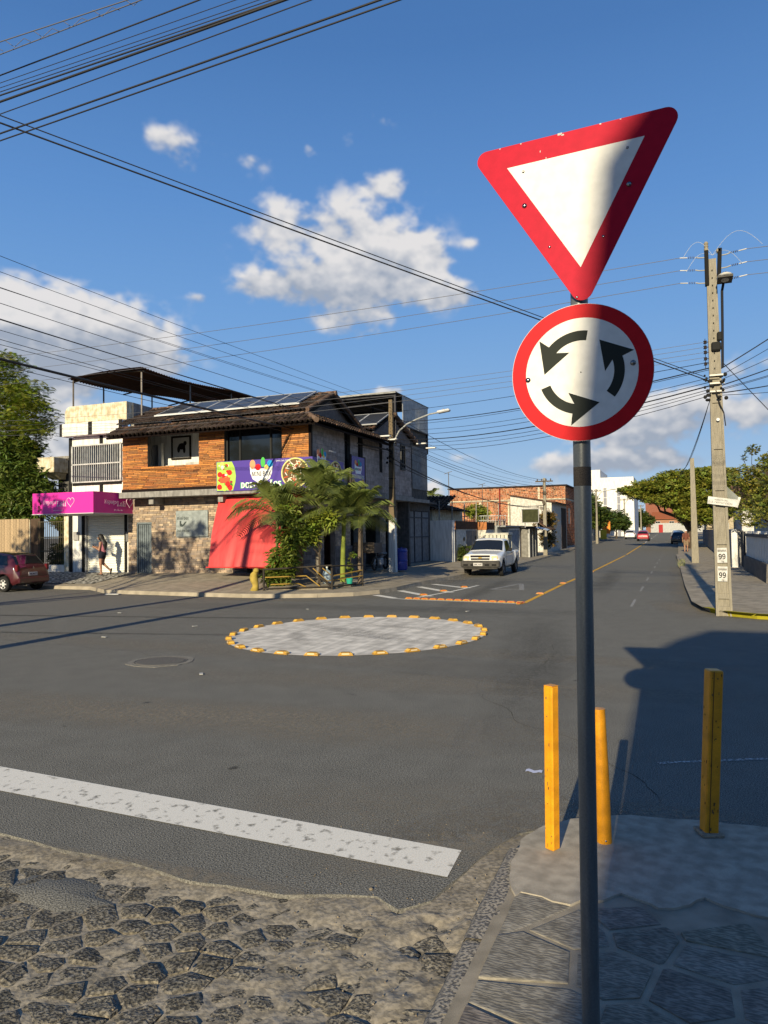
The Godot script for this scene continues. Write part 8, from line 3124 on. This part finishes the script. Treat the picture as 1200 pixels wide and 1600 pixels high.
func build_trees() -> void:
	var V := func(a: Array) -> Array: # [x, y, z, rx, ry, rz] -> clump
		return [Vector3(a[0], a[1], a[2]), Vector3(a[3], a[4], a[5])]
	var C := func(l: Array) -> Array:
		var o: Array = []
		for a in l: o.append(V.call(a))
		return o
	tree("feathery_tree", "tall feathery light green tree at the left picture edge above the broad-leaved one", Vector3(-31.5, .3, -26.5), 5.0, .18, C.call([[-30.0, 8.6, -26.5, 1.5, .9, 1.5], [-28.9, 8.9, -26.2, 1.2, .6, 1.2], [-28.6, 7.6, -26.3, 1.35, .75, 1.2], [-29.8, 7.1, -26.6, 1.5, .8, 1.4], [-28.0, 8.2, -26.0, .9, .5, .9], [-31.6, 9.2, -26.8, 1.8, 1.2, 1.6], [-32, 7.4, -27, 1.8, 1.2, 1.6], [-27.9, 7.0, -26.0, .7, .35, .7], [-29.4, 6.2, -26.5, 1.2, .6, 1.2], [-31, 10.4, -26.5, 1.5, .8, 1.4]]), 2400, "feather", .34, L(.115, .15, .028), 101)
	tree("mango_tree", "dense dark broad-leaved tree behind the beige wall at the left edge", Vector3(-29.6, .4, -26.3), 2.6, .2, C.call([[-29.2, 5.0, -26.0, 1.7, 1.5, 1.4], [-28.1, 4.2, -25.7, 1.25, 1.1, 1.1], [-30.4, 5.6, -26.4, 1.7, 1.4, 1.4], [-28.6, 3.1, -25.5, 1.4, .9, 1.0], [-30.2, 3.5, -25.8, 1.5, 1.1, 1.2], [-29.3, 6.2, -26.2, 1.0, .7, 1.0], [-27.2, 3.6, -25.6, .8, .8, .8], [-31.6, 4.3, -26.2, 1.5, 1.4, 1.3]]), 3000, "broad", .34, L(.055, .088, .020), 102)
	tree("courtyard_shrub", "dark shrub growing behind the rusty iron gate", Vector3(-25.2, .4, -25.8), .6, .06, C.call([[-25.3, 1.2, -25.7, .8, .8, .5], [-24.8, 1.9, -25.9, .5, .4, .4], [-25.6, 2.0, -26.0, .6, .5, .5], [-25.9, 1.0, -25.5, .6, .7, .5], [-24.6, 1.0, -25.6, .5, .7, .4], [-25.2, 2.5, -25.6, .8, .4, .4], [-26.0, 2.6, -25.6, .5, .4, .4]]), 1400, "small", .2, L(.07, .10, .025), 103)
	# street trees
	tree("rain_tree", "big umbrella-shaped spreading tree over the right pavement of the far street", Vector3(1.3, .15, -72), 2.6, .30, C.call([[.5, 5.9, -72, 2.4, .9, 3.0], [-2.0, 6.0, -73, 2.0, .6, 2.6], [-4.0, 5.7, -74, 1.4, .42, 2.0], [2.6, 6.3, -72, 2.2, .9, 3.0], [0.4, 6.8, -73, 2.4, .55, 3.0], [-.4, 4.6, -71, 1.6, .8, 2.2], [1.6, 4.6, -70, 1.7, 1.0, 2.2], [-1.9, 4.9, -73, 1.3, .6, 1.8], [2.8, 7.1, -74, 2.2, .55, 3.0], [.9, 3.4, -70, 1.3, .8, 1.5], [-3.2, 5.2, -73, 1.3, .4, 1.6], [4.4, 5.2, -71, 1.6, 1.1, 2.2], [2.2, 3.0, -69, 1.1, .7, 1.3]]), 7500, "small", .30, L(.13, .155, .034), 104, Vector3(-.6, 0, 0))
	tree("garden_tree", "bushy olive tree behind the picket fence right of the big pole", Vector3(4.4, .1, -38), 1.8, .12, C.call([[3.6, 3.4, -37, 1.3, .9, 1.3], [4.4, 4.1, -38, 1.5, .9, 1.5], [5.4, 3.5, -38, 1.4, 1.0, 1.4], [3.2, 2.5, -36.6, .9, .6, .9], [4.6, 2.8, -37.4, 1.3, .8, 1.2], [2.9, 4.3, -37, .8, .5, .8], [5.6, 4.7, -38, 1.2, .7, 1.2]]), 2100, "small", .17, L(.12, .135, .036), 105)
	tree("leaning_tree", "sparse thin tree with bare leaning branches at the right picture edge", Vector3(3.55, .1, -25.4), 1.3, .07, C.call([[2.55, 3.9, -25, .30, .30, .3], [2.15, 4.35, -25, .2, .16, .2], [2.95, 4.1, -25.2, .35, .4, .3], [2.7, 3.25, -25, .45, .30, .4], [3.2, 2.9, -25.2, .45, .4, .4], [3.0, 4.75, -25.2, .25, .35, .25], [2.5, 2.5, -24.9, .4, .3, .35], [2.95, 2.05, -25, .4, .3, .3], [3.4, 3.8, -25.4, .4, .4, .4], [1.9, 4.05, -24.9, .13, .08, .1]]), 700, "small", .12, L(.10, .12, .034), 106, Vector3(-.5, 0, .1))
	tree("dark_street_tree", "dense dark green street tree at the left kerb beside the white tower block", Vector3(-11.2, gh(-100), -103), 2.0, .2, C.call([[-11, 4.4, -103, 2.0, 1.6, 2.0], [-12.6, 4.6, -103.5, 1.8, 1.6, 2.0], [-9.6, 3.9, -102.6, 1.5, 1.2, 1.6], [-11.4, 6.0, -103, 1.5, 1.0, 1.6], [-10.4, 3.0, -102.4, 1.6, .9, 1.5], [-12.9, 6.2, -103, 1.2, .9, 1.3]]), 2200, "small", .42, L(.050, .080, .024), 107)
	tree("round_street_tree", "smaller round dark tree at the left kerb beyond the orange banners", Vector3(-9.4, gh(-124), -126), 1.4, .16, C.call([[-9.4, 3.6, -126, 2.0, 1.7, 2.0], [-8.3, 2.9, -125.4, 1.3, 1.1, 1.4], [-10.6, 3.0, -126, 1.4, 1.2, 1.4]]), 900, "small", .45, L(.042, .070, .022), 108)
	tree("far_street_tree", "far round tree at the left kerb before the end of the street", Vector3(-7.6, gh(-170), -172), 1.4, .18, C.call([[-7.6, 4.4, -172, 2.2, 2.0, 2.0], [-6.2, 3.9, -171, 1.6, 1.5, 1.6], [-9.0, 4.1, -172, 1.6, 1.6, 1.6]]), 800, "small", .55, L(.045, .072, .022), 109)
	for i in 4: tree("boundary_tree", ["tree behind the long wall under the big spreading tree", "second tree behind the long wall farther down the right side", "third tree behind the long wall far down the right side", "last tree on the right before the end of the street"][i], Vector3(4.5 + i * .3, .1 + gh(-84 - i * 18), -84 - i * 18.0), 2.2, .2, C.call([[4.0, 4.4 + i * .2, -84 - i * 18.0, 2.4, 1.5, 2.6], [2.0 - i * .3, 4.0 + i * .25, -83 - i * 18.0, 1.9, 1.1, 2.2], [5.5, 5.4, -85 - i * 18.0, 2.2, 1.3, 2.4], [1.6, 2.9 + i * .2, -82.5 - i * 18.0, 1.3, .9, 1.5]]), 1300, "small", .42, [L(.075, .10, .026), L(.06, .09, .024), L(.08, .10, .03), L(.06, .085, .024)][i], 120 + i)
	tree("climbing_bush", "reddish climbing bush over the wall between kiosk and stucco house", Vector3(-9.8, .1, -59), .8, .08, C.call([[-9.8, 2.6, -59, .9, .7, .8], [-9.6, 1.4, -59, .7, .8, .6], [-9.5, 3.1, -58.6, .7, .4, .6]]), 700, "small", .2, L(.115, .085, .035), 130)
	tree("roof_tree", "light green tree top showing above the low house roofs before the brick wall", Vector3(-14.6, .1, -56), 2.6, .12, C.call([[-14.6, 3.5, -56, .9, .6, .9], [-14.1, 3.1, -56, .6, .5, .6]]), 400, "small", .22, L(.14, .18, .035), 131)
	# street trees on this side of the cross street, left of the picture: they dapple the shop fronts
	tree("near_street_tree", "street tree on the near side of the cross street left of the view", Vector3(-24.4, .1, -6.5), 2.6, .2, C.call([[-24.6, 6.6, -6.8, 1.5, 1.0, 1.6], [-23.2, 6.2, -6.2, 1.2, .8, 1.4], [-25.8, 7.3, -7.0, 1.3, .9, 1.5], [-22.4, 7.6, -6.6, .9, .6, 1.2], [-22.4, 8.2, -6.8, .8, .4, 1.0]]), 480, "small", .30, L(.08, .10, .03), 140)
	tree("near_street_tree", "second street tree on the near side of the cross street left of the view", Vector3(-18.6, .1, -5.6), 2.6, .2, C.call([[-18.8, 7.3, -6.2, 1.3, .7, 1.5], [-17.6, 6.6, -6.0, 1.1, .6, 1.4], [-19.9, 6.6, -6.2, 1.1, .7, 1.4], [-17.2, 7.9, -6.4, .7, .4, 1.0], [-16.2, 7.0, -6.2, .7, .5, .9]]), 170, "small", .30, L(.08, .10, .03), 141)

	# palms in the planting bed
	palm("palm_tree", "tallest palm in the planting bed with a pale grey trunk", Vector3(-11.35, .25, -22.35), 2.75, Vector3(.10, 0, 0), .085, 15, 2.2, 7, L(.30, .27, .22), .95)
	palm("palm_tree", "palm with a bright green trunk at the right end of the planting bed", Vector3(-10.62, .25, -22.75), 2.35, Vector3(.12, 0, .05), .075, 15, 1.85, 9, L(.25, .30, .06), .35)
	palm("palm_tree", "low palm whose fronds spread over the red tarpaulin", Vector3(-12.55, .25, -21.65), 2.25, Vector3(.05, 0, 0), .05, 12, 2.25, 23, L(.22, .24, .10), .85)
	palm("palm_tree", "small dark palm crown before the shaded side wall", Vector3(-10.15, .25, -23.1), 2.2, Vector3(.05, 0, 0), .055, 13, 1.65, 31, L(.20, .16, .12), .2)
	tree("leafy_shrub", "tall leafy green shrub filling the left of the planting bed", Vector3(-11.95, .25, -21.3), .8, .05, C.call([[-12.05, 1.0, -21.2, .50, .55, .4], [-11.75, 1.9, -21.3, .62, .62, .45], [-12.0, 2.55, -21.4, .4, .4, .35], [-12.2, .55, -21.0, .48, .3, .35]]), 560, "broad", .26, L(.080, .115, .026), 150)
	tree("leafy_shrub", "yellow-green leafy shrub between the two palm trunks", Vector3(-11.0, .25, -21.75), .9, .04, C.call([[-11.1, 2.35, -21.75, .42, .3, .35], [-11.35, 1.9, -21.8, .33, .35, .3], [-10.7, 2.45, -21.9, .35, .28, .3]]), 230, "broad", .22, L(.12, .16, .03), 151)
	tree("sapling", "thin staked sapling with small leaves at the right of the planting bed", Vector3(-10.2, .25, -22.5), .9, .015, C.call([[-10.2, .85, -22.5, .12, .3, .12], [-10.15, 1.2, -22.5, .1, .12, .1]]), 40, "small", .1, L(.08, .12, .03), 152)
	tree("door_plant", "dark potted plant by the low grey house door behind the pickup", Vector3(-11.2, .1, -40.1), .3, .03, C.call([[-11.2, .75, -40.1, .35, .4, .3]]), 120, "broad", .3, L(.04, .06, .02), 153)
	# distant palm tops over the roofs
	palm("palm_tree", "distant palm top above the tiled roof behind the white wall", Vector3(-24.5, .3, -75), 5.4, Vector3(0, 0, 0), .15, 12, 1.7, 41, L(.2, .16, .12), .4)

func palm(called: String, label: String, at: Vector3, h: float, lean: Vector3, tr: float, n: int, fl: float, sd: int, bark: Color, up0: float) -> void:
	var r := RandomNumberGenerator.new()
	r.seed = sd
	var t := thing(called, label, "palm tree", at)
	var m := MB.new()
	var pts: Array = []
	var rs: Array = []
	for i in 15:
		var f := i / 14.0
		pts.append(at + Vector3.UP * h * f + lean * f * f)
		rs.append(tr * lerpf(1.25, .8, f) * (1.0 + (.06 if i % 2 else 0.0)))
	m.col = bark
	m.tube(pts, rs, 10)
	obj("trunk", m, M.any_worn, t)
	var top: Vector3 = pts[14]
	for i in n:
		m = MB.new()
		var a := TAU * i / n * 1.0 + r.randf_range(-.25, .25)
		var el := lerpf(1.4, -.1, float((i * 5) % n) / n) * .8 + up0 * .4
		var d := Vector3(cos(a) * cos(el), sin(el), sin(a) * cos(el))
		var l := fl * r.randf_range(.85, 1.12)
		var g := r.randf_range(.7, 1.25)
		var droop := r.randf_range(.40, .78)
		var mid: Array = []
		for k in 13:
			var f := k / 12.0
			mid.append(top + d * l * f - Vector3.UP * droop * l * f * f * .8)
		m.col = L(.20 * g, .20 * g, .05)
		m.tube(mid, [.016, .015, .014, .013, .012, .011, .010, .009, .008, .007, .006, .005, .003], 5)
		for k in 25:
			var f := .14 + .86 * k / 24.0
			var p := top + d * l * f - Vector3.UP * droop * l * f * f * .8
			var tg := (d * l - Vector3.UP * droop * l * 1.6 * f).normalized()
			var side := tg.cross(Vector3.UP).normalized()
			var ll := fl * .42 * (sin(PI * (f * .86 + .12)) * .85 + .2) * r.randf_range(.85, 1.1)
			for s in [-1.0, 1.0]:
				var gg := g * r.randf_range(.75, 1.25)
				m.col = L(.125 * gg, .155 * gg, .036 * gg)
				var o: Vector3 = (side * s * .78 + tg * .62 + Vector3.UP * .12).normalized()
				var w := tg * .022
				var q := p + o * ll * .55
				var e := p + o * ll - Vector3.UP * ll * .38
				m.tri(p - w, p + w, q + w * .9); m.tri(p - w, q + w * .9, q - w * .9); m.tri(q - w * .9, q + w * .9, e)
		obj("frond", m, M.leaf, t)

# ------------------------------------------------------------------ small things
func build_small_things() -> void:
	var m := MB.new()
	m.col = L(.72, .72, .70)
	m.bbox(Vector3(-17.6, .03, -19.55), Vector3(.5, .02, .2), .004, Basis(Vector3.UP, .2))
	tag(obj("paper_scrap", m, M.any_worn), "flat white scrap on the road below the kerb, under the stone-tiled house", "paper")
	m = MB.new()
	m.col = L(.45, .47, .60)
	m.grid(6, 3, func(a: float, b: float) -> Vector3: return Vector3(-1.18 + a * .13, .008 + sin(a * 9) * .006 + b * .004, -5.92 - b * .05))
	tag(obj("plastic_wrapper", m, M.any_shiny), "small crumpled shiny wrapper on the asphalt left of the yellow bollards", "wrapper")
	var sp := [[-10.3, -11.2], [-9.6, -13.1], [-6.2, -8.6], [-13.2, -14.9], [-4.8, -17.4], [-8.9, -16.9]]
	var lab := ["scrap of paper left of the roundabout, nearest the manhole", "scrap of paper against the left rim of the roundabout", "scrap of paper in front of the roundabout", "scrap of paper far left on the cross street", "scrap of paper behind the roundabout near the stud row", "scrap of paper behind the left part of the roundabout"]
	for i in sp.size():
		m = MB.new()
		m.col = L(.5, .5, .48)
		m.bbox(Vector3(sp[i][0], .012, sp[i][1]), Vector3(.11, .012, .05), .003, Basis(Vector3.UP, i * 1.1))
		tag(obj("paper_scrap", m, M.any_worn), lab[i], "paper")
	# things in the planting bed
	var t := thing("water_jug", "large clear plastic water jug in the bed between the palm trunks", "water jug", Vector3(-10.95, .28, -22.2))
	m = MB.new()
	m.lathe([Vector2(.0, 0), Vector2(.13, 0), Vector2(.14, .03), Vector2(.14, .14), Vector2(.13, .16), Vector2(.14, .18), Vector2(.14, .34), Vector2(.12, .42), Vector2(.03, .48), Vector2(.03, .53), Vector2(0, .53)], 18, Vector3(-10.95, .28, -22.2))
	obj("jug", m, glass(Color(.75, .85, .92), .35), t)
	m = MB.new()
	m.col = L(.6, .62, .55)
	m.cyl(Vector3(-10.95, .80, -22.2), Vector3(-10.95, .86, -22.2), .038, .038, 10)
	obj("cap", m, M.any, t)
	m = MB.new()
	m.col = L(.02, .30, .22)
	m.lathe([Vector2(0, 0), Vector2(.09, 0), Vector2(.12, .18), Vector2(.13, .19), Vector2(.10, .19), Vector2(.08, .02), Vector2(0, .02)], 14, Vector3(-10.12, .29, -22.2))
	tag(obj("flower_pot", m, M.any_shiny), "small turquoise pot at the right end of the planting bed", "pot")
	# crates at the shop door under the tarpaulin
	for i in 3:
		m = MB.new()
		m.col = [L(.05, .07, .11), L(.10, .09, .08), L(.03, .03, .035)][i]
		var x := -14.9 + i * .75
		for k in 3: m.bbox(Vector3(x, .58 + k * .11, -23.3), Vector3(.55, .085, .4), .01)
		tag(obj("crate", m, M.any_worn), ["blue-grey crate under the left of the red tarpaulin", "brown crate under the middle of the red tarpaulin", "black crate under the right of the red tarpaulin"][i], "crate", "crates at the shop door")
	m = MB.new()
	m.col = L(.5, .5, .5)
	m.cyl(Vector3(-14.2, .5, -23.0), Vector3(-14.2, .78, -23.0), .10, .12, 12)
	tag(obj("bucket", m, M.any_worn), "pale bucket under the middle of the red tarpaulin", "bucket")
	# grass tuft by the right kerb
	m = MB.new()
	for i in 160:
		var p := Vector3(rf(-.02, .3), .02, rf(-46.5, -39))
		var h := rf(.08, .32)
		m.col = L(.10 * rf(.7, 1.3), .11 * rf(.7, 1.3), .035)
		var d := Vector3(rf(-.12, .12), h, rf(-.1, .1))
		m.tri(p - Vector3(.02, 0, 0), p + Vector3(.02, 0, 0), p + d)
	stuff(tag(obj("grass", m, M.leaf), "tuft of weeds along the right kerb before the slim post", "grass"))
	# aerials over the roofs
	for q in [["thin television aerial mast behind the garage roof", -18.6, -62.0, 7.2], ["second aerial mast with a short arm behind the garage roof", -17.6, -70.0, 6.6]]:
		m = MB.new()
		m.col = L(.16, .14, .12)
		m.cyl(Vector3(q[1], 0, q[2]), Vector3(q[1], q[3], q[2]), .05, .03, 6)
		m.beam(Vector3(q[1] - .4, q[3] - .1, q[2]), Vector3(q[1] + .3, q[3] + .1, q[2]), .04, .04)
		tag(obj("aerial_mast", m, M.any_worn), q[0], "aerial")
